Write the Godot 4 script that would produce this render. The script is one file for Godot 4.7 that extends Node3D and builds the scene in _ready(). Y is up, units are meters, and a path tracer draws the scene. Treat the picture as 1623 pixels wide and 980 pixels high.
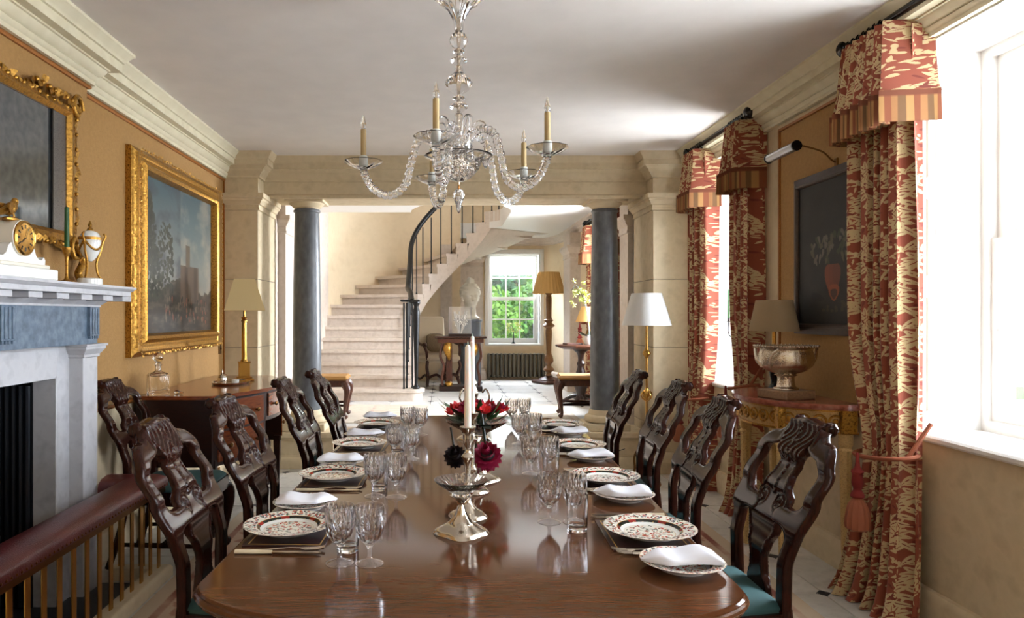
extends Node3D
# A dining hall seen along its table: y up, metres, the eye at (0, 1.42, 0) looking along -z.

const EYE := 1.42          # height of the eye above the dining floor
const F := 1130.0          # focal length in pixels of the 1623 x 980 frame
const VX := 703.0          # where straight ahead falls in the frame
const VY := 500.0
const TH := 0.76           # table top
const HF := 0.335          # floor of the hall beyond the screen
const WL := -1.98          # left wall
const WR := 2.23           # right wall
const CEIL := 2.87
const HC := 2.72           # ceiling of the hall
const HL := -1.66          # left wall of the hall
const HR := 1.95           # right wall of the hall
const HB := -12.1          # far wall of the hall

var M := {}
var names := {}
var rng := RandomNumberGenerator.new()


func _ready() -> void:
	set_camera()
	set_light()
	set_materials()
	build_shell()
	build_screen()
	build_hall()
	build_staircase()
	build_fireplace()
	build_windows()
	build_rugs()
	build_table()
	build_chairs()
	build_place_settings()
	build_centrepieces()
	build_chandelier()
	build_left_side()
	build_right_side()
	build_hall_things()
	build_garden()


func set_camera() -> void:
	var cam := Camera3D.new()
	cam.name = "camera"
	cam.projection = Camera3D.PROJECTION_FRUSTUM
	cam.near = 0.05
	cam.far = 200.0
	cam.size = 980.0 / F * cam.near
	cam.frustum_offset = Vector2((811.5 - VX) / F, (VY - 490.0) / F) * cam.near
	cam.position = Vector3(0, EYE, 0)
	add_child(cam)
	cam.current = true


func set_light() -> void:
	var we := WorldEnvironment.new()
	we.name = "environment"
	var e := Environment.new()
	e.background_mode = Environment.BG_SKY
	var sm := ProceduralSkyMaterial.new()
	sm.sky_top_color = Color(0.80, 0.88, 0.98)
	sm.sky_horizon_color = Color(0.95, 0.97, 1.0)
	sm.ground_horizon_color = Color(0.55, 0.58, 0.5)
	sm.ground_bottom_color = Color(0.3, 0.32, 0.25)
	var sky := Sky.new()
	sky.sky_material = sm
	e.sky = sky
	e.background_energy_multiplier = 8.0
	e.tonemap_mode = Environment.TONE_MAPPER_LINEAR
	e.tonemap_exposure = 1.17
	e.sdfgi_enabled = true
	e.ssao_enabled = true
	e.ssil_enabled = true
	we.environment = e
	add_child(we)
	# daylight: soft sources outside the windows; the end and landing ones are added fill
	daylight("window_daylight_near", Vector3(3.35, 1.85, -2.75), Vector2(1.9, 2.3), 90.0, 35.0)
	daylight("fill_daylight_end", Vector3(3.35, 1.85, 0.25), Vector2(1.9, 2.3), 90.0, 35.0)  # added fill from the eye's side, through an unseen window
	daylight("window_daylight_far", Vector3(3.35, 1.85, -5.62), Vector2(1.7, 2.3), 90.0, 35.0)
	daylight("window_daylight_hall_side", Vector3(3.10, 2.2, -8.3), Vector2(1.7, 2.0), 90.0, 130.0)
	daylight("fill_daylight_landing", Vector3(3.10, 4.1, -9.3), Vector2(2.2, 1.9), 90.0, 38.0)  # added to brighten the stair and curved wall from above
	daylight("window_daylight_hall_far", Vector3(1.20, 2.28, -12.45), Vector2(0.75, 0.3), 180.0, 40.0)


func daylight(called: String, at: Vector3, size: Vector2, turn: float, energy: float) -> void:
	if energy <= 0.0:
		return
	var l := AreaLight3D.new()
	l.name = called
	l.area_size = size
	l.light_color = Color(0.93, 0.96, 1.0)
	l.light_energy = energy
	l.area_normalize_energy = true
	l.shadow_enabled = true
	l.area_range = 40.0
	l.position = at
	l.rotation_degrees.y = turn
	add_child(l)


# ---------------------------------------------------------------- pixels to places
func at_depth(px: float, py: float, d: float) -> Vector3:
	return Vector3((px - VX) / F * d, EYE - (py - VY) / F * d, -d)


func at_height(px: float, py: float, h: float) -> Vector3:
	return at_depth(px, py, (EYE - h) * F / (py - VY))


# ---------------------------------------------------------------- mesh builder
class PM:
	var v := PackedVector3Array()
	var t := PackedInt32Array()
	var uv := PackedVector2Array()

	func vert(p: Vector3, w := Vector2.ZERO) -> int:
		v.append(p)
		uv.append(w)
		return v.size() - 1

	func tri(a: int, b: int, c: int) -> void:
		t.append(a); t.append(b); t.append(c)

	func quad(a: int, b: int, c: int, d: int) -> void:
		t.append(a); t.append(b); t.append(c)
		t.append(a); t.append(c); t.append(d)

	# turns a closed piece, its triangles from index s on, so that its outside is the front
	func fix(s: int) -> void:
		var o := Vector3.ZERO
		for i in range(s, t.size()):
			o += v[t[i]]
		o /= maxf(1.0, t.size() - s)
		var vol := 0.0
		for i in range(s, t.size(), 3):
			vol += (v[t[i]] - o).dot((v[t[i + 1]] - o).cross(v[t[i + 2]] - o))
		if vol > 0.0:
			flip(s)

	func flip(s: int) -> void:
		for i in range(s, t.size(), 3):
			var k := t[i + 1]
			t[i + 1] = t[i + 2]
			t[i + 2] = k

	func fix_convex(s: int, o: Vector3) -> void:
		for i in range(s, t.size(), 3):
			var a := v[t[i]]
			var n := (v[t[i + 1]] - a).cross(v[t[i + 2]] - a)
			if n.dot(a - o) > 0.0:
				var k := t[i + 1]
				t[i + 1] = t[i + 2]
				t[i + 2] = k

	func box(c: Vector3, s: Vector3, bev := 0.0, b := Basis.IDENTITY) -> PM:
		var h := s * 0.5
		var st := t.size()
		var base := v.size()
		if bev <= 0.0:
			for k in 8:
				vert(c + b * Vector3(h.x * (1 if k & 1 else -1), h.y * (1 if k & 2 else -1), h.z * (1 if k & 4 else -1)))
			for q in [[0, 1, 3, 2], [4, 5, 7, 6], [0, 1, 5, 4], [2, 3, 7, 6], [0, 2, 6, 4], [1, 3, 7, 5]]:
				quad(base + q[0], base + q[1], base + q[2], base + q[3])
		else:
			bev = minf(bev, 0.49 * minf(s.x, minf(s.y, s.z)))
			for k in 8:
				var g := Vector3(1 if k & 1 else -1, 1 if k & 2 else -1, 1 if k & 4 else -1)
				for ax in 3:
					var p := h - Vector3.ONE * bev
					p[ax] = h[ax]
					vert(c + b * (p * g))
			for ax in 3:
				var o1 := 1 << ((ax + 1) % 3)
				var o2 := 1 << ((ax + 2) % 3)
				for sd in 2:
					var k0: int = (1 << ax) * sd
					quad(base + k0 * 3 + ax, base + (k0 | o1) * 3 + ax, base + (k0 | o1 | o2) * 3 + ax, base + (k0 | o2) * 3 + ax)
				# the four edges along this axis
				var a1 := (ax + 1) % 3
				var a2 := (ax + 2) % 3
				for m in 4:
					var k1 := (o1 if m & 1 else 0) | (o2 if m & 2 else 0)
					var k2 := k1 | (1 << ax)
					quad(base + k1 * 3 + a1, base + k2 * 3 + a1, base + k2 * 3 + a2, base + k1 * 3 + a2)
			for k in 8:
				tri(base + k * 3, base + k * 3 + 1, base + k * 3 + 2)
		fix_convex(st, c)
		return self

	# a box given by its two corners
	func bx(x0: float, x1: float, y0: float, y1: float, z0: float, z1: float, bev := 0.0) -> PM:
		return box(Vector3(x0 + x1, y0 + y1, z0 + z1) * 0.5, Vector3(absf(x1 - x0), absf(y1 - y0), absf(z1 - z0)), bev)

	# rows of points; wrap joins the last column to the first
	func grid(rows: Array, wrap := false, close := false, uvs := []) -> PM:
		var st := t.size()
		var base := v.size()
		var n: int = rows[0].size()
		for i in rows.size():
			for j in n:
				vert(rows[i][j], uvs[i][j] if uvs.size() else Vector2.ZERO)
		for i in rows.size() - 1:
			for j in (n if wrap else n - 1):
				var j2 := (j + 1) % n
				quad(base + i * n + j, base + i * n + j2, base + (i + 1) * n + j2, base + (i + 1) * n + j)
		if close:
			for e in [0, rows.size() - 1]:
				var mid := Vector3.ZERO
				for j in n:
					mid += rows[e][j]
				var m := vert(mid / n)
				for j in n:
					if e == 0:
						tri(m, base + (j + 1) % n, base + j)
					else:
						tri(m, base + e * n + j, base + e * n + (j + 1) % n)
			fix(st)
		return self

	# profile of (radius, height) turned round y; flute(theta, k) scales the radius
	func lathe(prof: Array, seg := 24, at := Vector3.ZERO, b := Basis.IDENTITY, flute = null) -> PM:
		var rows := []
		for k in prof.size():
			var row := PackedVector3Array()
			for j in seg:
				var a := TAU * j / seg
				var r: float = prof[k].x
				if flute != null:
					r *= flute.call(a, k)
				row.append(at + b * Vector3(r * cos(a), prof[k].y, r * sin(a)))
			rows.append(row)
		return grid(rows, true, true)

	func tube(pts: Array, rad, seg := 8, close := true, flat := 1.0) -> PM:
		var rows := []
		var n := pts.size()
		var tan0: Vector3 = (pts[1] - pts[0]).normalized()
		var side := tan0.cross(Vector3.UP)
		if side.length() < 0.1:
			side = tan0.cross(Vector3.RIGHT)
		side = side.normalized()
		for i in n:
			var d: Vector3 = pts[mini(i + 1, n - 1)] - pts[maxi(i - 1, 0)]
			d = d.normalized()
			side = (side - d * side.dot(d)).normalized()
			var up := side.cross(d)
			var r: float = rad[i] if rad is Array or rad is PackedFloat32Array else rad
			var row := PackedVector3Array()
			for j in seg:
				var a := TAU * j / seg
				row.append(pts[i] + side * (cos(a) * r) + up * (sin(a) * r * flat))
			rows.append(row)
		return grid(rows, true, close)

	# a flat outline in x and y, pushed along z by depth, then placed by tf
	func prism(poly: PackedVector2Array, depth: float, tf := Transform3D.IDENTITY) -> PM:
		var st := t.size()
		var base := v.size()
		var n := poly.size()
		for k in 2:
			for p in poly:
				vert(tf * Vector3(p.x, p.y, depth * k), p)
		var ix := Geometry2D.triangulate_polygon(poly)
		var back := v.size()
		for k in 2:
			for p in poly:
				vert(tf * Vector3(p.x, p.y, depth * k), p)
		var ccw := not Geometry2D.is_polygon_clockwise(poly)
		for i in n:
			var j := (i + 1) % n
			if ccw:
				quad(base + i, base + j, base + n + j, base + n + i)
			else:
				quad(base + i, base + n + i, base + n + j, base + j)
		for i in range(0, ix.size(), 3):
			var a := poly[ix[i]]
			var up := (poly[ix[i + 1]] - a).cross(poly[ix[i + 2]] - a) > 0.0
			var p := ix[i]
			var q := ix[i + 1] if up else ix[i + 2]
			var r := ix[i + 2] if up else ix[i + 1]
			tri(back + p, back + r, back + q)
			tri(back + n + p, back + n + q, back + n + r)
		fix(st)
		return self

	# a closed outline (x = sideways, y = along up) carried along a path with mitred corners
	func sweep(path: Array, prof: Array, up := Vector3.UP, closed := false) -> PM:
		var rows := []
		var n := path.size()
		for i in (n + 1 if closed else n):
			var k := i % n
			var p: Vector3 = path[k]
			var a: Vector3 = path[(k - 1 + n) % n] if closed or k > 0 else p
			var b: Vector3 = path[(k + 1) % n] if closed or k < n - 1 else p
			var s1 := (p - a).cross(up).normalized() if a != p else Vector3.ZERO
			var s2 := (b - p).cross(up).normalized() if b != p else Vector3.ZERO
			var s := s1 + s2
			if s1 != Vector3.ZERO and s2 != Vector3.ZERO:
				s = s.normalized() / maxf(0.2, s.normalized().dot(s1))
			var row := PackedVector3Array()
			for q in prof:
				row.append(p + s * q.x + up * q.y)
			rows.append(row)
		var st := t.size()
		grid(rows, true, false)
		if not closed:
			var m: int = prof.size()
			var pl := PackedVector2Array()
			for q in prof:
				pl.append(q)
			var ix := Geometry2D.triangulate_polygon(pl)
			var ccw := not Geometry2D.is_polygon_clockwise(pl)
			for e in [0, n - 1]:
				var base := v.size()
				for j in m:
					vert(rows[e][j])
				for i in range(0, ix.size(), 3):
					var up2 := (pl[ix[i + 1]] - pl[ix[i]]).cross(pl[ix[i + 2]] - pl[ix[i]]) > 0.0
					var want: bool = (up2 == ccw) == (e == 0)
					# the grid's quads run j -> j+1 -> next row; caps keep the same sense
					if want:
						tri(base + ix[i], base + ix[i + 2], base + ix[i + 1])
					else:
						tri(base + ix[i], base + ix[i + 1], base + ix[i + 2])
		fix(st)
		return self

	func ball(c: Vector3, r: Vector3, seg := 12, b := Basis.IDENTITY) -> PM:
		var rows := []
		var m := maxi(4, seg / 2)
		for i in range(0, m + 1):
			var f := PI * clampf(float(i) / m, 0.02, 0.98)
			var row := PackedVector3Array()
			for j in seg:
				var a := TAU * j / seg
				row.append(c + b * Vector3(r.x * sin(f) * cos(a), r.y * cos(f), r.z * sin(f) * sin(a)))
			rows.append(row)
		return grid(rows, true, true)

	func warp(s: int, f: Callable) -> PM:
		for i in range(s, v.size()):
			v[i] = f.call(v[i])
		return self

	func mesh(crease := 38.0) -> ArrayMesh:
		var nt := t.size() / 3
		var fn := PackedVector3Array()
		fn.resize(nt)
		var un := PackedVector3Array()
		un.resize(nt)
		var cnt := PackedInt32Array()
		cnt.resize(v.size() + 1)
		for i in nt:
			var a := v[t[i * 3]]
			var n := (v[t[i * 3 + 2]] - a).cross(v[t[i * 3 + 1]] - a)
			fn[i] = n
			un[i] = n.normalized()
			for k in 3:
				cnt[t[i * 3 + k] + 1] += 1
		for i in v.size():
			cnt[i + 1] += cnt[i]
		var fill := cnt.duplicate()
		var adj := PackedInt32Array()
		adj.resize(nt * 3)
		for i in nt * 3:
			var w := t[i]
			adj[fill[w]] = i / 3
			fill[w] += 1
		var cc := cos(deg_to_rad(crease))
		var ov := PackedVector3Array()
		var on := PackedVector3Array()
		var ou := PackedVector2Array()
		for i in nt:
			var u := un[i]
			if u == Vector3.ZERO:
				continue
			for k in 3:
				var w := t[i * 3 + k]
				var s := Vector3.ZERO
				for q in range(cnt[w], cnt[w + 1]):
					var g := adj[q]
					if un[g].dot(u) > cc:
						s += fn[g]
				ov.append(v[w])
				on.append(s.normalized())
				ou.append(uv[w])
		var arr := []
		arr.resize(Mesh.ARRAY_MAX)
		arr[Mesh.ARRAY_VERTEX] = ov
		arr[Mesh.ARRAY_NORMAL] = on
		arr[Mesh.ARRAY_TEX_UV] = ou
		var am := ArrayMesh.new()
		am.add_surface_from_arrays(Mesh.PRIMITIVE_TRIANGLES, arr)
		return am

	# surface nets of a field given on a grid (negative inside)
	func nets(field: PackedFloat32Array, nx: int, ny: int, nz: int, lo: Vector3, cell: float) -> PM:
		var st := t.size()
		var idx := PackedInt32Array()
		idx.resize(nx * ny * nz)
		idx.fill(-1)
		var sx := 1
		var sy := nx
		var sz := nx * ny
		var off := [0, sx, sy, sx + sy, sz, sx + sz, sy + sz, sx + sy + sz]
		var edges := [[0, 1], [2, 3], [4, 5], [6, 7], [0, 2], [1, 3], [4, 6], [5, 7], [0, 4], [1, 5], [2, 6], [3, 7]]
		for z in nz - 1:
			for y in ny - 1:
				for x in nx - 1:
					var b := x + y * sy + z * sz
					var inn := 0
					for k in 8:
						if field[b + off[k]] < 0.0:
							inn += 1
					if inn == 0 or inn == 8:
						continue
					var s := Vector3.ZERO
					var c := 0
					for e in edges:
						var fa := field[b + off[e[0]]]
						var fb := field[b + off[e[1]]]
						if (fa < 0.0) != (fb < 0.0):
							var f := fa / (fa - fb)
							var pa := Vector3(e[0] & 1, (e[0] >> 1) & 1, (e[0] >> 2) & 1)
							var pb := Vector3(e[1] & 1, (e[1] >> 1) & 1, (e[1] >> 2) & 1)
							s += pa.lerp(pb, f)
							c += 1
					idx[b] = vert(lo + (Vector3(x, y, z) + s / c) * cell)
		for z in range(1, nz - 1):
			for y in range(1, ny - 1):
				for x in range(1, nx - 1):
					var b := x + y * sy + z * sz
					var f0 := field[b] < 0.0
					for ax in 3:
						var d: int = [sx, sy, sz][ax]
						if f0 == (field[b + d] < 0.0):
							continue
						var u: int = [sy, sz, sx][ax]
						var w: int = [sz, sx, sy][ax]
						var q := [idx[b - u - w], idx[b - w], idx[b], idx[b - u]]
						if q.has(-1):
							continue
						if f0:
							quad(q[0], q[3], q[2], q[1])
						else:
							quad(q[0], q[1], q[2], q[3])
		fix(st)
		return self


func field_of(f: Callable, lo: Vector3, hi: Vector3, cell: float) -> PM:
	var nx := int((hi.x - lo.x) / cell) + 2
	var ny := int((hi.y - lo.y) / cell) + 2
	var nz := int((hi.z - lo.z) / cell) + 2
	var a := PackedFloat32Array()
	a.resize(nx * ny * nz)
	var i := 0
	for z in nz:
		for y in ny:
			for x in nx:
				a[i] = f.call(lo + Vector3(x, y, z) * cell)
				i += 1
	return PM.new().nets(a, nx, ny, nz, lo, cell)


# a board with an outline: d2(x, y) is the distance to the outline, half(x, y) half its thickness
func field_board(d2: Callable, half: Callable, lo: Vector3, hi: Vector3, cell: float, round_k: float) -> PM:
	var nx := int((hi.x - lo.x) / cell) + 2
	var ny := int((hi.y - lo.y) / cell) + 2
	var nz := int((hi.z - lo.z) / cell) + 2
	var a := PackedFloat32Array()
	a.resize(nx * ny * nz)
	for y in ny:
		for x in nx:
			var px := lo.x + x * cell
			var py := lo.y + y * cell
			var d: float = d2.call(px, py)
			var th: float = half.call(px, py)
			for z in nz:
				var e := absf(lo.z + z * cell) - th
				var h := maxf(round_k - absf(d - e), 0.0) / round_k
				a[x + y * nx + z * nx * ny] = maxf(d, e) + h * h * round_k * 0.25
	return PM.new().nets(a, nx, ny, nz, lo, cell)


static func seg2(p: Vector2, a: Vector2, b: Vector2, ra: float, rb: float) -> float:
	var ab := b - a
	var f := clampf((p - a).dot(ab) / ab.length_squared(), 0.0, 1.0)
	return (p - a - ab * f).length() - lerpf(ra, rb, f)


static func seg3(p: Vector3, a: Vector3, b: Vector3, ra: float, rb: float) -> float:
	var ab := b - a
	var f := clampf((p - a).dot(ab) / ab.length_squared(), 0.0, 1.0)
	return (p - a - ab * f).length() - lerpf(ra, rb, f)


static func smin(a: float, b: float, k: float) -> float:
	var h := maxf(k - absf(a - b), 0.0) / k
	return minf(a, b) - h * h * k * 0.25


# a value between the knots of [[x, y], ...], smoothly
static func knots(list: Array, x: float) -> float:
	if x <= list[0][0]:
		return list[0][1]
	for i in list.size() - 1:
		if x <= list[i + 1][0]:
			var f: float = (x - list[i][0]) / (list[i + 1][0] - list[i][0])
			return lerpf(list[i][1], list[i + 1][1], f * f * (3.0 - 2.0 * f))
	return list[-1][1]


# points along a smooth curve through the given ones
static func smooth(pts: Array, per := 6) -> Array:
	var out := []
	var n := pts.size()
	for i in n - 1:
		for k in per:
			out.append(pts[i].cubic_interpolate(pts[i + 1], pts[maxi(i - 1, 0)], pts[mini(i + 2, n - 1)], float(k) / per))
	out.append(pts[n - 1])
	return out


func spin(list: Array) -> Array:
	var out := []
	for i in range(0, list.size(), 2):
		out.append(Vector2(list[i], list[i + 1]))
	return out


func soft_profile(list: Array, per := 4) -> Array:
	return smooth(spin(list), per)


# ---------------------------------------------------------------- nodes
func numbered(called: String) -> String:
	var n: int = names.get(called, 0)
	names[called] = n + 1
	return called if n == 0 else "%s_%03d" % [called, n]


func tag(o: Node3D, label: String, category: String, group := "", kind := "") -> Node3D:
	o.set_meta("label", label)
	if category != "":
		o.set_meta("category", category)
	if group != "":
		o.set_meta("group", group)
	if kind != "":
		o.set_meta("kind", kind)
	return o


func thing(called: String, label: String, category: String, at := Vector3.ZERO, turn := 0.0, group := "") -> Node3D:
	var o := Node3D.new()
	o.name = numbered(called)
	add_child(o)
	o.position = at
	o.rotation.y = turn
	return tag(o, label, category, group)


func part(parent: Node3D, called: String, shape, m: Material, label := "", at := Vector3.ZERO) -> MeshInstance3D:
	var o := MeshInstance3D.new()
	o.name = called
	o.mesh = shape.mesh() if shape is PM else shape
	o.material_override = m
	o.position = at
	if label != "":
		o.set_meta("label", label)
	parent.add_child(o, true)
	return o


func single(called: String, label: String, category: String, shape, m: Material, group := "", at := Vector3.ZERO, turn := 0.0) -> MeshInstance3D:
	var o := MeshInstance3D.new()
	o.name = numbered(called)
	o.mesh = shape.mesh() if shape is PM else shape
	o.material_override = m
	add_child(o)
	o.position = at
	o.rotation.y = turn
	tag(o, label, category, group)
	return o


func struct(called: String, label: String, category: String, shape, m: Material) -> MeshInstance3D:
	var o := MeshInstance3D.new()
	o.name = numbered(called)
	o.mesh = shape.mesh() if shape is PM else shape
	o.material_override = m
	add_child(o)
	tag(o, label, category, "", "structure")
	return o


func copy_of(o: Node3D, at: Vector3, turn: float, label := "") -> Node3D:
	var c := o.duplicate()
	var plain := str(o.name)
	if plain.length() > 4 and plain[-4] == "_" and plain.right(3).is_valid_int():
		plain = plain.left(-4)
	c.name = numbered(plain)
	add_child(c)
	c.position = at
	c.rotation.y = turn
	if label != "":
		c.set_meta("label", label)
	return c


# ---------------------------------------------------------------- materials
func noise(seed_: int, freq: float, colors: Array, oct := 4, size := 512, kind := FastNoiseLite.TYPE_SIMPLEX_SMOOTH) -> NoiseTexture2D:
	var n := FastNoiseLite.new()
	n.seed = seed_
	n.noise_type = kind
	n.frequency = freq
	n.fractal_octaves = oct
	var g := Gradient.new()
	var offs := PackedFloat32Array()
	var cols := PackedColorArray()
	for i in colors.size():
		offs.append(float(i) / (colors.size() - 1))
		cols.append(colors[i])
	g.offsets = offs
	g.colors = cols
	var x := NoiseTexture2D.new()
	x.width = size
	x.height = size
	x.seamless = true
	x.noise = n
	x.color_ramp = g
	return x


func mat(called: String, c: Color, rough := 0.6, metal := 0.0) -> StandardMaterial3D:
	var m := StandardMaterial3D.new()
	m.resource_name = called
	m.albedo_color = c
	m.roughness = rough
	m.metallic = metal
	M[called] = m
	return m


func grained(called: String, tex: Texture2D, scale: Vector3, rough := 0.6, metal := 0.0, world := true) -> StandardMaterial3D:
	var m := mat(called, Color.WHITE, rough, metal)
	m.albedo_texture = tex
	m.uv1_triplanar = true
	m.uv1_world_triplanar = world
	m.uv1_scale = scale
	return m


func relief(m: StandardMaterial3D, tex: Texture2D, cm: float) -> void:
	m.heightmap_enabled = true
	m.heightmap_texture = tex
	m.heightmap_scale = cm


func set_materials() -> void:
	var grey := noise(5, 0.02, [Color.BLACK, Color.WHITE], 5)
	# paint and plaster
	grained("ceiling", noise(1, 0.012, [Color(0.87, 0.845, 0.815), Color(0.90, 0.875, 0.845)]), Vector3.ONE * 0.5, 0.9)
	grained("cornice", noise(2, 0.02, [Color(0.80, 0.76, 0.64), Color(0.86, 0.83, 0.72)]), Vector3.ONE * 0.8, 0.75)
	grained("stone", noise(3, 0.015, [Color(0.73, 0.66, 0.53), Color(0.80, 0.73, 0.60), Color(0.765, 0.695, 0.565)]), Vector3.ONE * 0.8, 0.75)
	grained("hall_plaster", noise(4, 0.012, [Color(0.83, 0.745, 0.61), Color(0.87, 0.79, 0.66), Color(0.85, 0.765, 0.63)]), Vector3.ONE * 0.6, 0.85)
	grained("stair_stone", noise(7, 0.016, [Color(0.74, 0.68, 0.62), Color(0.81, 0.755, 0.70), Color(0.77, 0.71, 0.65)]), Vector3.ONE * 0.9, 0.7)
	mat("white_paint", Color(0.88, 0.87, 0.85), 0.45)
	grained("marble_white", noise(8, 0.012, [Color(0.66, 0.66, 0.675), Color(0.745, 0.745, 0.755), Color(0.72, 0.72, 0.735)], 5), Vector3.ONE * 1.4, 0.45)
	grained("marble_blue", noise(9, 0.014, [Color(0.27, 0.33, 0.40), Color(0.36, 0.43, 0.50), Color(0.45, 0.52, 0.58)], 5), Vector3.ONE * 2.2, 0.4)
	var yl := grained("yellow_cloth", noise(10, 0.03, [Color(0.59, 0.445, 0.25), Color(0.64, 0.485, 0.28)], 3), Vector3.ONE * 2.0, 0.85)
	relief(yl, noise(11, 0.2, [Color.BLACK, Color.WHITE], 1, 256), 0.1)
	grained("gilt_bead", noise(12, 0.06, [Color(0.45, 0.25, 0.07), Color(0.72, 0.46, 0.16)], 3), Vector3.ONE * 4.0, 0.45, 0.3)
	var gi := grained("gilt", noise(13, 0.035, [Color(0.30, 0.19, 0.06), Color(0.74, 0.55, 0.24), Color(0.60, 0.43, 0.17)], 4), Vector3.ONE * 3.0, 0.36, 0.85, false)
	relief(gi, grey, 0.2)
	grained("gilt_old", noise(14, 0.03, [Color(0.58, 0.44, 0.24), Color(0.82, 0.70, 0.47), Color(0.74, 0.58, 0.33)], 4), Vector3.ONE * 4.0, 0.5, 0.15, false)
	# stone floor
	for k in 3:
		var d: float = [0.0, 0.035, -0.03][k]
		grained("slab%d" % k, noise(20 + k, 0.012, [Color(0.68 + d, 0.66 + d, 0.62 + d), Color(0.77 + d, 0.75 + d, 0.71 + d), Color(0.73 + d, 0.71 + d, 0.66 + d)], 5), Vector3.ONE * 1.1, 0.42)
		grained("hall_slab%d" % k, noise(24 + k, 0.012, [Color(0.78 + d, 0.77 + d, 0.75 + d), Color(0.86 + d, 0.85 + d, 0.83 + d), Color(0.83 + d, 0.82 + d, 0.79 + d)], 5), Vector3.ONE * 1.1, 0.3)
	mat("mortar", Color(0.52, 0.49, 0.44), 0.9)
	mat("slate", Color(0.12, 0.13, 0.15), 0.4)
	grained("column_grey", noise(30, 0.02, [Color(0.29, 0.30, 0.31), Color(0.36, 0.37, 0.38), Color(0.43, 0.44, 0.45)], 5), Vector3(1.6, 0.7, 1.6), 0.36)
	# wood
	var tw := grained("table_wood", noise(31, 0.02, [Color(0.26, 0.15, 0.085), Color(0.36, 0.22, 0.13), Color(0.30, 0.175, 0.10), Color(0.41, 0.255, 0.155)], 5), Vector3(0.35, 2.0, 4.5), 0.09)
	tw.metallic_specular = 0.36
	var cw := grained("chair_wood", noise(32, 0.02, [Color(0.075, 0.036, 0.028), Color(0.19, 0.085, 0.056), Color(0.125, 0.056, 0.039)], 4), Vector3(7.0, 0.9, 7.0), 0.13, 0.0, false)
	cw.metallic_specular = 0.33
	var mh := grained("mahogany", noise(33, 0.02, [Color(0.30, 0.125, 0.05), Color(0.52, 0.25, 0.11), Color(0.42, 0.18, 0.075)], 5), Vector3(1.0, 5.0, 1.0), 0.25)
	mh.clearcoat_enabled = true
	mh.clearcoat = 0.5
	mh.clearcoat_roughness = 0.1
	grained("mahogany_dark", noise(34, 0.02, [Color(0.10, 0.038, 0.02), Color(0.19, 0.075, 0.038)], 4), Vector3(2.0, 5.0, 2.0), 0.28)
	grained("walnut", noise(35, 0.03, [Color(0.20, 0.09, 0.045), Color(0.36, 0.18, 0.09)], 4), Vector3(4, 1, 4), 0.4)
	grained("oak_frame", noise(36, 0.03, [Color(0.15, 0.10, 0.065), Color(0.27, 0.19, 0.125)], 4), Vector3(2, 2, 2), 0.5)
	# metal
	mat("silver", Color(0.80, 0.76, 0.70), 0.16, 1.0)
	mat("silver_worn", Color(0.82, 0.77, 0.70), 0.20, 1.0)
	var sv: StandardMaterial3D = M["silver_worn"]
	sv.uv1_triplanar = true
	sv.uv1_scale = Vector3.ONE * 7.0
	relief(sv, noise(6, 0.03, [Color.BLACK, Color.WHITE], 3), 0.2)
	mat("brass", Color(0.76, 0.58, 0.29), 0.24, 1.0)
	mat("brass_dark", Color(0.45, 0.31, 0.15), 0.35, 1.0)
	mat("iron", Color(0.035, 0.033, 0.035), 0.42, 0.3)
	mat("black_iron", Color(0.02, 0.023, 0.028), 0.38, 0.5)
	mat("iron_blue", Color(0.10, 0.12, 0.15), 0.4, 0.3)
	mat("steel", Color(0.66, 0.66, 0.67), 0.3, 0.9)
	mat("radiator", Color(0.36, 0.34, 0.29), 0.45, 0.2)
	# cloth and leather
	var lt := grained("leather", noise(40, 0.05, [Color(0.30, 0.12, 0.12), Color(0.38, 0.16, 0.15)], 3), Vector3.ONE * 3.0, 0.32)
	relief(lt, noise(41, 0.15, [Color.BLACK, Color.WHITE], 2, 256), 0.12)
	mat("napkin", Color(0.88, 0.88, 0.90), 0.85)
	mat("seat_teal", Color(0.15, 0.29, 0.29), 0.85)
	mat("seat_tan", Color(0.62, 0.45, 0.22), 0.8)
	mat("linen", Color(0.86, 0.79, 0.68), 0.9)
	grained("tapestry", noise(42, 0.05, [Color(0.20, 0.19, 0.15), Color(0.62, 0.50, 0.38), Color(0.36, 0.34, 0.26), Color(0.60, 0.36, 0.28)], 3), Vector3.ONE * 3.0, 0.9)
	shade("shade_cream", Color(0.80, 0.70, 0.50))
	shade("shade_white", Color(0.88, 0.88, 0.87))
	shade("shade_drab", Color(0.62, 0.53, 0.40))
	shade("shade_gold", Color(0.86, 0.69, 0.42))
	mat("candle_ivory", Color(0.93, 0.92, 0.88), 0.4)
	M["candle_ivory"].subsurf_scatter_enabled = true
	M["candle_ivory"].subsurf_scatter_strength = 0.5
	mat("candle_sleeve", Color(0.72, 0.62, 0.43), 0.55)
	mat("candle_green", Color(0.13, 0.30, 0.10), 0.5)
	mat("socket_white", Color(0.82, 0.83, 0.80), 0.4)
	mat("black_lacquer", Color(0.015, 0.015, 0.015), 0.25)
	mat("mat_maroon", Color(0.16, 0.05, 0.06), 0.3)
	mat("mat_line", Color(0.75, 0.62, 0.35), 0.4, 0.4)
	mat("bone", Color(0.82, 0.76, 0.64), 0.35)
	mat("plaster_white", Color(0.86, 0.84, 0.78), 0.75)
	mat("porcelain", Color(0.90, 0.90, 0.88), 0.15)
	mat("dial", Color(0.72, 0.62, 0.42), 0.35, 0.5)
	grained("marble_pink", noise(43, 0.02, [Color(0.42, 0.20, 0.15), Color(0.60, 0.34, 0.27), Color(0.70, 0.48, 0.40)], 5), Vector3.ONE * 2.5, 0.18)
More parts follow.
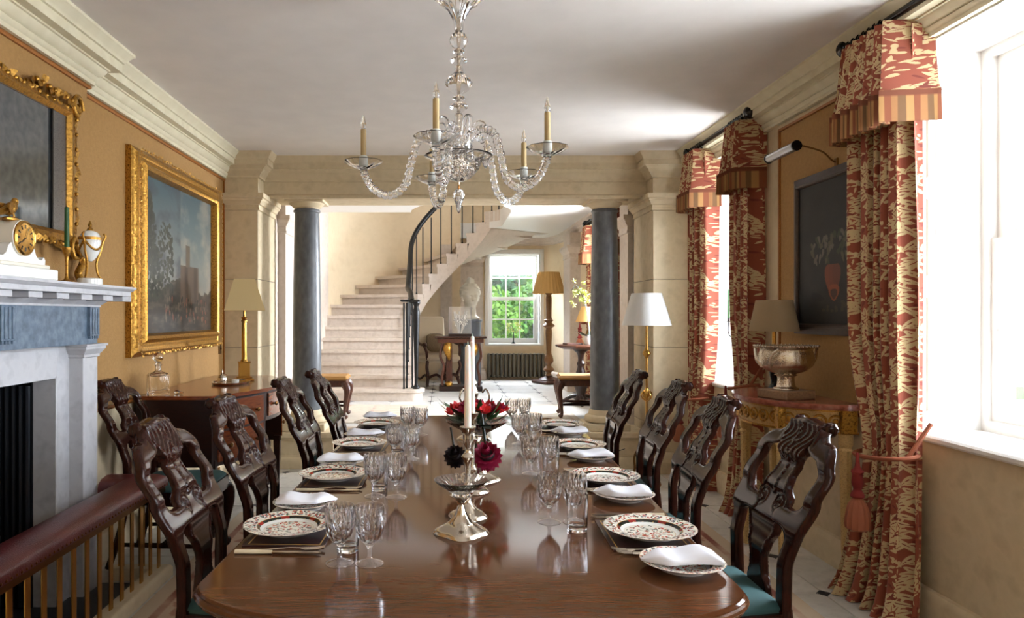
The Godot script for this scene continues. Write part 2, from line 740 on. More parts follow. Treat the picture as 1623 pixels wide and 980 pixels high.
	grained("marble_brown", noise(44, 0.03, [Color(0.14, 0.08, 0.06), Color(0.33, 0.2, 0.15)], 4), Vector3.ONE * 3.0, 0.2)
	grained("plinth_stone", noise(45, 0.03, [Color(0.46, 0.35, 0.25), Color(0.62, 0.50, 0.38)], 4), Vector3.ONE * 3.0, 0.5)
	mat("drum_grey", Color(0.36, 0.39, 0.43), 0.5)
	mat("coral", Color(0.80, 0.78, 0.74), 0.7)
	# plants
	mat("leaf", Color(0.10, 0.24, 0.07), 0.4)
	mat("leaf_dark", Color(0.045, 0.12, 0.05), 0.4)
	mat("petal_red", Color(0.76, 0.06, 0.11), 0.5)
	mat("petal_deep", Color(0.52, 0.03, 0.20), 0.55)
	mat("petal_dark", Color(0.10, 0.012, 0.03), 0.6)
	mat("petal_lime", Color(0.82, 0.85, 0.52), 0.5)
	mat("stamen", Color(0.80, 0.62, 0.22), 0.6)
	for k in 4:
		var lf := mat("garden_leaf%d" % k, [Color(0.30, 0.50, 0.14), Color(0.20, 0.40, 0.17), Color(0.42, 0.58, 0.16), Color(0.24, 0.40, 0.24)][k], 0.6)
		lf.backlight_enabled = true
		lf.backlight = Color(0.25, 0.4, 0.1)
	mat("bark", Color(0.12, 0.09, 0.06), 0.9)
	mat("lawn", Color(0.30, 0.42, 0.16), 0.95)
	# glass
	var g := mat("glass", Color(1.0, 1.0, 1.0, 0.0), 0.015)
	g.refraction_enabled = true
	g.refraction_scale = 0.05
	var gc := mat("glass_clear", Color(0.95, 0.97, 1, 0.06), 0.03)
	gc.transparency = BaseMaterial3D.TRANSPARENCY_ALPHA
	gc.metallic_specular = 0.7
	grained("bronze_gilt", noise(48, 0.03, [Color(0.24, 0.15, 0.09), Color(0.52, 0.36, 0.19), Color(0.36, 0.24, 0.14)], 4), Vector3.ONE * 3.0, 0.4, 0.2, false)
	var p := mat("pane", Color(1, 1, 1, 0.04), 0.02)
	p.transparency = BaseMaterial3D.TRANSPARENCY_ALPHA
	var mi := grained("mirror", noise(46, 0.02, [Color(0.45, 0.48, 0.50), Color(0.60, 0.62, 0.63)], 4), Vector3.ONE * 1.5, 0.12, 0.9)
	mi.roughness = 0.14
	grained("mirror_old", noise(47, 0.05, [Color(0.25, 0.25, 0.26), Color(0.50, 0.49, 0.48), Color(0.36, 0.36, 0.36)], 5), Vector3.ONE * 4.0, 0.3, 0.7)
	var bl := mat("blind", Color(0.92, 0.92, 0.90), 0.9)
	bl.backlight_enabled = true
	bl.backlight = Color(0.9, 0.9, 0.88)
	# cloth with a figure
	var cu := mat("curtain", Color.WHITE, 0.88)
	cu.albedo_texture = damask(false)
	cu.rim_enabled = true
	cu.rim = 0.25
	var fr := mat("fringe", Color.WHITE, 0.9)
	fr.albedo_texture = stripes()
	mat("rope_red", Color(0.45, 0.10, 0.07), 0.85)
	mat("rope_gold", Color(0.72, 0.50, 0.28), 0.8)
	mat("tassel", Color(0.56, 0.31, 0.20), 0.85)
	var pl := mat("plate_figure", Color.WHITE, 0.16)
	pl.albedo_texture = plate_figure()
	var rg := mat("rug", Color.WHITE, 0.95)
	rg.albedo_texture = rug_figure(51, Color(0.66, 0.42, 0.34), Color(0.74, 0.66, 0.56), Color(0.50, 0.28, 0.22))
	var rh := mat("rug_pale", Color.WHITE, 0.95)
	rh.albedo_texture = rug_figure(52, Color(0.76, 0.68, 0.60), Color(0.80, 0.76, 0.69), Color(0.70, 0.58, 0.52))
	var a := mat("landscape", Color.WHITE, 0.35)
	a.albedo_texture = landscape()
	var b := mat("still_life", Color.WHITE, 0.65)
	b.albedo_texture = still_life()


func shade(called: String, c: Color) -> void:
	var m := mat(called, c, 0.9)
	m.backlight_enabled = true
	m.backlight = Color(0.5, 0.47, 0.42)


# stamps a turned ellipse that tapers to a point at one end
func leaf_at(im: Image, x: float, y: float, a: float, ln: float, w: float, c: Color) -> void:
	var n := im.get_width()
	var h := im.get_height()
	var r := int(ceil(ln))
	var ca := cos(a)
	var sa := sin(a)
	for j in range(-r, r + 1):
		for i in range(-r, r + 1):
			var u := (i * ca + j * sa) / ln
			var q := (-i * sa + j * ca) / w
			if absf(u) > 1.0:
				continue
			var lim := sqrt(1.0 - u * u) * (1.0 - 0.45 * u)
			if absf(q) < lim:
				im.set_pixel(posmod(int(x) + i, n), posmod(int(y) + j, h), c)


func damask(_x: bool) -> ImageTexture:
	var n := 256
	var im := Image.create(n, n, false, Image.FORMAT_RGB8)
	var red := Color(0.53, 0.255, 0.17)
	var cream := Color(0.75, 0.655, 0.49)
	var deep := Color(0.44, 0.18, 0.12)
	im.fill(red)
	var r := RandomNumberGenerator.new()
	r.seed = 11
	# two stems that wander up the cloth, with leaves and a large flower on each
	for s in 2:
		for k in 64:
			var y := k * 4.0
			var x := 64.0 + 128.0 * s + 30.0 * sin(TAU * (k / 64.0) + s * PI)
			leaf_at(im, x, y, PI / 2, 4, 2.2, cream)
		for k in 12:
			var y2 := k * 21.3 + r.randf_range(-4, 4)
			var x2 := 64.0 + 128.0 * s + 30.0 * sin(TAU * (y2 / 256.0) + s * PI)
			for sg in [-1, 1]:
				var an: float = (0.0 if sg > 0 else PI) - sg * r.randf_range(0.3, 1.0)
				var ln := r.randf_range(14, 26)
				leaf_at(im, x2 + cos(an) * ln, y2 + sin(an) * ln, an, ln, r.randf_range(6, 10), cream)
				leaf_at(im, x2 + cos(an) * ln, y2 + sin(an) * ln, an, ln * 0.75, 1.2, deep)
		for f in 2:
			var fy := 40.0 + f * 128.0 + s * 64.0
			var fx := 64.0 + 128.0 * s + 30.0 * sin(TAU * (fy / 256.0) + s * PI)
			for k in 9:
				var an2 := TAU * k / 9.0
				leaf_at(im, fx + cos(an2) * 20, fy + sin(an2) * 20, an2, 17, 8.5, cream)
				leaf_at(im, fx + cos(an2) * 20, fy + sin(an2) * 20, an2, 12, 1.4, red)
			leaf_at(im, fx, fy, 0, 12, 12, red)
			leaf_at(im, fx, fy, 0, 7, 7, cream)
	for k in 210:
		leaf_at(im, r.randf() * n, r.randf() * n, r.randf() * TAU, r.randf_range(5, 13), r.randf_range(2, 5), cream if k % 5 else deep)
	return ImageTexture.create_from_image(im)


func stripes() -> ImageTexture:
	var im := Image.create(64, 16, false, Image.FORMAT_RGB8)
	var set_ := [Color(0.50, 0.28, 0.17), Color(0.63, 0.47, 0.28), Color(0.42, 0.30, 0.18), Color(0.58, 0.40, 0.24)]
	for i in 64:
		for j in 16:
			im.set_pixel(i, j, set_[(i / 8) % 4] if j > 2 else Color(0.42, 0.22, 0.13))
	return ImageTexture.create_from_image(im)


func plate_figure() -> ImageTexture:
	var n := 512
	var im := Image.create(n, n, false, Image.FORMAT_RGB8)
	var white := Color(0.88, 0.86, 0.80)
	im.fill(white)
	var r := RandomNumberGenerator.new()
	r.seed = 5
	var cols := [Color(0.62, 0.13, 0.08), Color(0.10, 0.13, 0.28), Color(0.13, 0.30, 0.18), Color(0.70, 0.30, 0.12), Color(0.10, 0.13, 0.28), Color(0.62, 0.13, 0.08)]
	var c := n * 0.5
	# rim sprays
	for k in 300:
		var a := r.randf() * TAU
		var q := r.randf_range(0.74, 0.965) * c
		leaf_at(im, c + cos(a) * q, c + sin(a) * q, r.randf() * TAU, r.randf_range(6, 14), r.randf_range(3, 6), cols[r.randi() % 6])
	# dark band with red panels round the well
	for y in n:
		for x in n:
			var d := Vector2(x - c, y - c).length() / c
			if d > 0.56 and d < 0.69:
				var a2 := fposmod(atan2(y - c, x - c) / TAU * 6.0, 1.0)
				im.set_pixel(x, y, Color(0.55, 0.10, 0.07) if a2 < 0.28 else Color(0.06, 0.08, 0.06))
			elif d > 0.985 or (d > 0.69 and d < 0.705) or (d > 0.545 and d < 0.56):
				im.set_pixel(x, y, Color(0.66, 0.47, 0.18))
	for k in 36:
		var a3 := TAU * k / 36.0
		leaf_at(im, c + cos(a3) * 0.625 * c, c + sin(a3) * 0.625 * c, a3 + 0.8, 8, 4, Color(0.72, 0.58, 0.30) if k % 2 else Color(0.24, 0.42, 0.22))
	for k in 120:
		var a4 := r.randf() * TAU
		var q2 := sqrt(r.randf()) * 0.5 * c
		leaf_at(im, c + cos(a4) * q2, c + sin(a4) * q2, r.randf() * TAU, r.randf_range(6, 15), r.randf_range(3, 6), cols[r.randi() % 6])
	return ImageTexture.create_from_image(im)


func rug_figure(seed_: int, field: Color, pale: Color, deep: Color) -> ImageTexture:
	var w := 320
	var h := 640
	var im := Image.create(w, h, false, Image.FORMAT_RGB8)
	var nz := FastNoiseLite.new()
	nz.seed = seed_
	nz.frequency = 0.02
	nz.fractal_octaves = 4
	for y in h:
		for x in w:
			var e := mini(mini(x, w - 1 - x), mini(y, h - 1 - y))
			var c := field
			if e < 8:
				c = pale
			elif e < 12:
				c = deep
			elif e < 46:
				c = pale.lerp(field, 0.25)
			elif e < 50:
				c = deep
			c = c.lerp(pale, clampf(0.45 + nz.get_noise_2d(x, y) * 1.1, 0.0, 0.85))
			im.set_pixel(x, y, c)
	var r := RandomNumberGenerator.new()
	r.seed = seed_
	for k in 1500:
		var x2 := r.randf_range(14, w - 14)
		var y2 := r.randf_range(14, h - 14)
		var base := im.get_pixel(int(x2), int(y2))
		var c2: Color = [deep, pale, field][r.randi() % 3]
		leaf_at(im, x2, y2, r.randf() * TAU, r.randf_range(3, 7), r.randf_range(1, 3), base.lerp(c2, 0.45))
	return ImageTexture.create_from_image(im)


# a sky over a river view with a tall tree on the left, a ruin and figures
func landscape() -> ImageTexture:
	var w := 300
	var h := 260
	var im := Image.create(w, h, false, Image.FORMAT_RGB8)
	var nz := FastNoiseLite.new()
	nz.seed = 8
	nz.frequency = 0.012
	nz.fractal_octaves = 5
	for y in h:
		for x in w:
			var v := float(y) / h
			var sky := Color(0.24, 0.33, 0.36).lerp(Color(0.50, 0.50, 0.46), clampf(v * 1.5, 0, 1))
			var cl := clampf(nz.get_noise_2d(x, y * 1.4) * 1.8 + 0.2, 0, 1)
			var c := sky.lerp(Color(0.62, 0.57, 0.50) if x > 150 else Color(0.22, 0.22, 0.25), cl * 0.6)
			var hill := 0.66 + 0.05 * sin(x * 0.03) + 0.04 * nz.get_noise_2d(x * 3, 7)
			if v > hill:
				c = Color(0.25, 0.22, 0.18).lerp(Color(0.16, 0.15, 0.14), clampf((v - hill) * 4, 0, 1)).lerp(Color(0.40, 0.36, 0.30), clampf(nz.get_noise_2d(x * 2, y * 5) + 0.1, 0, 0.8))
			if x > 150 and x < 232 and v > 0.52 and v < 0.78:
				c = Color(0.36, 0.30, 0.24) if (x / 14) % 3 else Color(0.28, 0.23, 0.19)
			if x > 172 and x < 192 and v > 0.38 and v <= 0.53:
				c = Color(0.38, 0.33, 0.27)
			im.set_pixel(x, y, c)
	var r := RandomNumberGenerator.new()
	r.seed = 3
	for k in 420:
		var t := r.randf()
		var x2 := 20.0 + r.randf_range(-16, 44) * (0.4 + t)
		var y2 := 30.0 + t * 170.0
		leaf_at(im, clampf(x2, 4, w - 4), y2, r.randf() * TAU, r.randf_range(3, 8), r.randf_range(2, 5), Color(0.12, 0.13, 0.10).lerp(Color(0.22, 0.23, 0.18), r.randf()))
	for k in 160:
		leaf_at(im, r.randf_range(62, 120), r.randf_range(70, 190), r.randf() * TAU, r.randf_range(2, 6), r.randf_range(2, 4), Color(0.16, 0.16, 0.12).lerp(Color(0.25, 0.24, 0.18), r.randf()))
	for k in 90:
		leaf_at(im, r.randf_range(90, 270), r.randf_range(196, 238), PI / 2, r.randf_range(3, 7), r.randf_range(1, 3), [Color(0.45, 0.26, 0.20), Color(0.42, 0.38, 0.30), Color(0.15, 0.13, 0.12)][k % 3])
	return ImageTexture.create_from_image(im)


# dim kitchen piece: pale leaves above, a cut pumpkin below
func still_life() -> ImageTexture:
	var w := 160
	var h := 220
	var im := Image.create(w, h, false, Image.FORMAT_RGB8)
	var nz := FastNoiseLite.new()
	nz.seed = 18
	nz.frequency = 0.02
	for y in h:
		for x in w:
			im.set_pixel(x, y, Color(0.075, 0.068, 0.062).lerp(Color(0.13, 0.115, 0.10), clampf(nz.get_noise_2d(x, y) + 0.5, 0, 1)))
	var r := RandomNumberGenerator.new()
	r.seed = 9
	for k in 46:
		leaf_at(im, r.randf_range(34, 122), r.randf_range(84, 124), r.randf_range(0.9, 2.2), r.randf_range(4, 10), r.randf_range(2, 4), [Color(0.30, 0.29, 0.21), Color(0.20, 0.22, 0.13), Color(0.36, 0.33, 0.28)][k % 3])
	for k in 3:
		leaf_at(im, 74 + k * 9, 148, PI / 2, 20, 9, Color(0.45, 0.20, 0.09).lerp(Color(0.34, 0.16, 0.09), k * 0.3))
	leaf_at(im, 86, 172, PI / 2, 13, 12, Color(0.50, 0.24, 0.10))
	leaf_at(im, 86, 174, PI / 2, 8, 7, Color(0.24, 0.12, 0.06))
	leaf_at(im, 48, 178, 0.2, 16, 6, Color(0.04, 0.035, 0.03))
	for k in 16:
		leaf_at(im, r.randf_range(60, 130), r.randf_range(186, 200), 0, r.randf_range(2, 5), r.randf_range(2, 4), Color(0.22, 0.19, 0.13))
	return ImageTexture.create_from_image(im)


# ---------------------------------------------------------------- the dining room
func floor_slabs(parent: Node3D, x0: float, x1: float, z0: float, z1: float, y: float, size: float, mats: String, dots: bool) -> void:
	var g := 0.005
	var shapes := {}
	var nx := int(ceil((x1 - x0) / size))
	var nz := int(ceil((z0 - z1) / size))
	rng.seed = 77
	var dot := PM.new().box(Vector3.ZERO, Vector3(0.055, 0.006, 0.055), 0.0, Basis(Vector3.UP, PI / 4)).mesh()
	for i in nx:
		for j in nz:
			var a := x0 + i * size
			var b := minf(a + size, x1)
			var c := z0 - j * size
			var d := maxf(c - size, z1)
			if b - a < 0.02 or c - d < 0.02:
				continue
			var key := "%.2f %.2f" % [b - a, c - d]
			if not shapes.has(key):
				shapes[key] = PM.new().box(Vector3.ZERO, Vector3(b - a - g, 0.03, c - d - g), 0.002).mesh()
			part(parent, "slab", shapes[key], M["%s%d" % [mats, rng.randi() % 3]], "", Vector3((a + b) / 2, y - 0.015 + rng.randf_range(-0.0008, 0.0008), (c + d) / 2))
			if dots and i > 0 and j > 0:
				part(parent, "inset", dot, M["slate"], "", Vector3(a, y - 0.001, c))


func cornice_profile(y0: float) -> Array:
	var h := CEIL - y0
	var out := []
	for q in [[0, 0], [0.030, 0], [0.030, 0.10], [0.040, 0.13], [0.046, 0.20], [0.040, 0.23], [0.055, 0.26], [0.070, 0.36], [0.075, 0.42], [0.085, 0.43], [0.085, 0.47], [0.130, 0.48], [0.130, 0.70], [0.142, 0.71], [0.142, 0.75], [0.150, 0.80], [0.172, 0.90], [0.180, 0.93], [0.180, 1.0], [0, 1.0]]:
		out.append(Vector2(q[0], y0 + q[1] * h))
	return out


func plan(list: Array, y := 0.0) -> Array:
	var out := []
	for p in list:
		out.append(Vector3(p[0], y, p[1]))
	return out


func build_shell() -> void:
	var fl := struct("floor", "dining hall floor of pale stone flags with small dark insets", "floor", PM.new().bx(WL - 0.25, WR + 0.5, -0.25, -0.01, 1.6, -6.6), M["mortar"])
	floor_slabs(fl, WL, WR, 1.4, -6.58, 0.0, 0.56, "slab", true)
	struct("ceiling", "plain pale plaster ceiling above the dining table", "ceiling", PM.new().bx(WL - 0.25, WR + 0.6, CEIL, CEIL + 0.2, 1.6, -7.1), M["ceiling"])
	struct("wall_front", "plain cream wall at the near end of the dining hall", "wall", PM.new().bx(WL - 0.25, WR + 0.6, -0.2, CEIL + 0.1, 1.4, 1.6), M["stone"])
	# left wall, with the hole of the hearth
	var w := PM.new()
	w.bx(WL - 0.2, WL, -0.1, CEIL + 0.05, 1.4, -2.40)
	w.bx(WL - 0.2, WL, 1.124, CEIL + 0.05, -2.40, -3.447)
	w.bx(WL - 0.2, WL, -0.1, CEIL + 0.05, -3.447, -7.0)
	w.bx(WL - 0.05, -1.90, 0.0, CEIL, -2.04, -2.40)
	w.bx(WL - 0.05, -1.90, 0.0, CEIL, -3.447, -3.80)
	w.bx(WL - 0.05, -1.90, 1.124, CEIL, -2.40, -3.447)
	var wl := struct("wall_left", "mustard yellow cloth wall with chimney breast behind the fireplace", "wall", w, M["yellow_cloth"])
	# dado below the chair rail
	var d := PM.new()
	d.bx(WL - 0.01, WL + 0.012, 0.0, 0.87, 1.4, -2.04)
	d.bx(WL - 0.01, WL + 0.012, 0.0, 0.87, -3.80, -6.42)
	part(wl, "dado", d, M["stone"])
	var sk := [Vector2(0, 0), Vector2(0.035, 0), Vector2(0.035, 0.13), Vector2(0.025, 0.15), Vector2(0.018, 0.165), Vector2(0, 0.17)]
	struct("baseboard_left", "cream moulded skirting along the yellow wall by the sideboard", "skirting", PM.new().sweep(plan([[WL + 0.012, -3.80], [WL + 0.012, -6.42]]), sk), M["stone"])
	var bead := [Vector2(0, -0.011), Vector2(0.012, -0.011), Vector2(0.018, 0), Vector2(0.012, 0.011), Vector2(0, 0.011)]
	var lp := [[WL, 1.4], [WL, -2.04], [-1.90, -2.04], [-1.90, -3.80], [WL, -3.80], [WL, -6.42]]
	part(wl, "gilt_bead", PM.new().sweep(plan(lp, 2.638), bead), M["gilt_bead"])
	part(wl, "gilt_bead", PM.new().sweep(plan([[WL + 0.012, -3.80], [WL + 0.012, -6.42]], 0.88), bead), M["gilt_bead"])
	part(wl, "gilt_bead", PM.new().bx(WL, WL + 0.012, 0.88, 2.64, -6.395, -6.42), M["gilt_bead"])
	struct("trim_1", "deep cream plaster cornice stepping round the chimney breast", "cornice", PM.new().sweep(plan(lp), cornice_profile(2.65)), M["cornice"])
	# right wall with two deep window openings
	var r := PM.new()
	var holes := [[0.90, -0.40], [-2.10, -3.40], [-5.10, -6.18]]  # the first opening is for the added fill window
	r.bx(WR, WR + 0.5, -0.1, 0.86, 1.4, -7.0)
	r.bx(WR, WR + 0.5, 2.70, CEIL + 0.05, 1.4, -7.0)
	var z := 1.4
	for h in holes:
		r.bx(WR, WR + 0.5, 0.86, 2.70, z, h[0])
		z = h[1]
	r.bx(WR, WR + 0.5, 0.86, 2.70, z, -7.0)
	var wr := struct("wall_right", "cream plaster window wall with a mustard yellow panel", "wall", r, M["stone"])
	part(wr, "panel", PM.new().bx(WR - 0.006, WR + 0.01, 0.885, 2.64, -3.62, -4.71), M["yellow_cloth"], "mustard yellow cloth panel between the windows")
	var fr := [Vector3(WR - 0.006, 0.885, -3.62), Vector3(WR - 0.006, 0.885, -4.71), Vector3(WR - 0.006, 2.64, -4.71), Vector3(WR - 0.006, 2.64, -3.62)]
	part(wr, "gilt_bead", PM.new().sweep(fr, [Vector2(-0.011, 0), Vector2(0.011, 0), Vector2(0.008, 0.012), Vector2(-0.008, 0.012)], Vector3.LEFT, true), M["gilt_bead"])
	struct("baseboard_right", "cream moulded skirting below the console on the window wall", "skirting", PM.new().sweep(plan([[WR, -6.42], [WR, 1.4]]), sk), M["stone"])
	struct("trim_2", "deep cream plaster cornice above the red curtains", "cornice", PM.new().sweep(plan([[WR, -6.42], [WR, 1.4]]), cornice_profile(2.68)), M["cornice"])


func ashlar(parent: Node3D, x0: float, x1: float, z0: float, z1: float, levels: Array) -> void:
	for i in levels.size() - 1:
		part(parent, "block", PM.new().bx(x0, x1, levels[i] + (0.0025 if i else 0.0), levels[i + 1] - 0.0025, z0, z1, 0.004), M["stone"])


func build_screen() -> void:
	var cap := [Vector2(0, 2.365), Vector2(0.014, 2.37), Vector2(0.014, 2.385), Vector2(0.008, 2.39), Vector2(0.008, 2.415), Vector2(0.022, 2.42), Vector2(0.035, 2.445), Vector2(0.048, 2.452), Vector2(0.048, 2.47), Vector2(0.062, 2.475), Vector2(0.062, 2.515), Vector2(0, 2.515)]
	var foot := [Vector2(0, 0), Vector2(0.06, 0), Vector2(0.06, 0.10), Vector2(0.05, 0.12), Vector2(0.055, 0.14), Vector2(0.045, 0.165), Vector2(0.02, 0.18), Vector2(0, 0.185)]
	var sides := [[WL - 0.05, -1.67, "pale stone pilaster beside the gilt framed landscape", "trim_3"], [1.886, WR + 0.05, "pale stone pilaster beside the far red curtain", "trim_4"]]
	for s in sides:
		var p := struct(s[3], s[2], "pilaster", PM.new().bx(s[0] + 0.006, s[1] - 0.006, 0, 2.87, -6.426, -7.1), M["mortar"])
		ashlar(p, s[0], s[1], -6.42, -7.06, [0.0, 0.42, 1.13, 1.744, 2.37])
		part(p, "frieze", PM.new().bx(s[0], s[1], 2.37, 2.87, -6.42, -7.06), M["stone"])
		var pa := [[WL - 0.04, -6.42], [-1.67, -6.42], [-1.67, -7.06]] if s[0] < 0 else [[1.886, -7.06], [1.886, -6.42], [WR + 0.04, -6.42]]
		part(p, "capital", PM.new().sweep(plan(pa), cap), M["stone"])
		part(p, "foot", PM.new().sweep(plan(pa), foot), M["stone"])
	# the beam over the columns
	var b := PM.new().bx(-1.67, 1.886, 2.515, CEIL, -6.62, -7.1)
	var wb := struct("wall_back", "cream stone beam carried over the hall opening by two columns", "beam", b, M["stone"])
	var ep := []
	for q in [[0, 2.655], [0.018, 2.66], [0.018, 2.675], [0.03, 2.69], [0.055, 2.715], [0.06, 2.73], [0.085, 2.745], [0.095, 2.755], [0.115, 2.757], [0.115, 2.805], [0.125, 2.81], [0.13, 2.825], [0.155, 2.855], [0.158, 2.87], [0, 2.87]]:
		ep.append(Vector2(q[0], q[1]))
	var pth := plan([[WL, -6.42], [-1.67, -6.42], [-1.67, -6.62], [1.886, -6.62], [1.886, -6.42], [WR, -6.42]])
	part(wb, "cornice", PM.new().sweep(pth, ep), M["stone"])
	part(wb, "architrave_bead", PM.new().sweep(plan([[-1.67, -6.62], [1.886, -6.62]]), [Vector2(0, 2.50), Vector2(0.02, 2.505), Vector2(0.02, 2.53), Vector2(0, 2.545)]), M["stone"])
	# wall above the beam and round the opening, closing the hall's upper storey
	struct("wall_hall_front", "plaster wall of the upper storey over the beam", "wall", PM.new().bx(HL - 0.3, HR + 0.4, 2.87, 5.3, -7.0, -7.1), M["hall_plaster"])
	# platforms that carry the columns
	var edge := [Vector2(0, 0), Vector2(0.05, 0), Vector2(0.05, 0.07), Vector2(0.035, 0.095), Vector2(0.02, 0.105), Vector2(0.02, 0.115), Vector2(0.006, 0.12), Vector2(0.006, 0.255), Vector2(0.02, 0.26), Vector2(0.03, 0.285), Vector2(0.045, 0.29), Vector2(0.045, 0.33), Vector2(0.04, 0.335), Vector2(0, 0.335)]
	for s in [-1, 1]:
		var x0 := WL if s < 0 else 1.28
		var x1 := -1.03 if s < 0 else WR
		var pl := struct("floor_platform", "moulded stone platform under the %s column" % ["left hand", "right hand"][int(s > 0)], "platform", PM.new().bx(x0, x1, 0, HF, -6.62, -7.1), M["stone"])
		var pp := [[x0, -6.62], [x1, -6.62], [x1, -7.05]] if s < 0 else [[x0, -7.05], [x0, -6.62], [x1, -6.62]]
		part(pl, "moulding", PM.new().sweep(plan(pp), edge), M["stone"])
	pl_label()
	# steps up to the hall
	var stp := thing("stone_steps", "two broad pale stone steps between the grey columns", "steps", Vector3(0.12, 0, -6.8))
	part(stp, "step", PM.new().bx(-1.1, 1.1, 0, 0.165, 0.26, -0.3, 0.012), M["stair_stone"])
	part(stp, "step", PM.new().bx(-1.1, 1.1, 0, 0.333, -0.12, -0.3, 0.012), M["stair_stone"])
	# columns
	var prof := soft_profile([0.138, 0.52, 0.136, 0.9, 0.132, 1.5, 0.122, 2.1, 0.116, 2.395], 5)
	prof.append_array(spin([0.116, 2.40, 0.126, 2.405, 0.128, 2.415, 0.126, 2.425, 0.116, 2.43, 0.116, 2.44]))
	for c in [[-1.31, "smooth dark grey column beside the staircase foot"], [1.545, "smooth dark grey column beside the standard lamp"]]:
		var o := thing("column", c[1], "column", Vector3(c[0], 0, -6.84))
		part(o, "shaft", PM.new().lathe(prof, 40), M["column_grey"])
		var cp := PM.new().lathe(spin([0.0, 2.435, 0.118, 2.435, 0.118, 2.445, 0.128, 2.45, 0.14, 2.46, 0.158, 2.475, 0.165, 2.485, 0.165, 2.49, 0.0, 2.49]), 40)
		cp.box(Vector3(0, 2.503, 0), Vector3(0.36, 0.028, 0.36), 0.004)
		part(o, "capital", cp, M["stone"])
		var bs := PM.new().lathe(spin([0.0, 0.40, 0.17, 0.40, 0.185, 0.41, 0.192, 0.435, 0.185, 0.46, 0.17, 0.47, 0.155, 0.475, 0.15, 0.50, 0.142, 0.522, 0.0, 0.522]), 40)
		bs.box(Vector3(0, 0.3675, 0), Vector3(0.40, 0.065, 0.40), 0.005)
		part(o, "base", bs, M["stone"])


func pl_label() -> void:
	get_node("floor_platform").set_meta("label", "moulded stone platform under the column by the staircase")
	get_node("floor_platform_001").set_meta("label", "moulded stone platform under the column by the standard lamp")


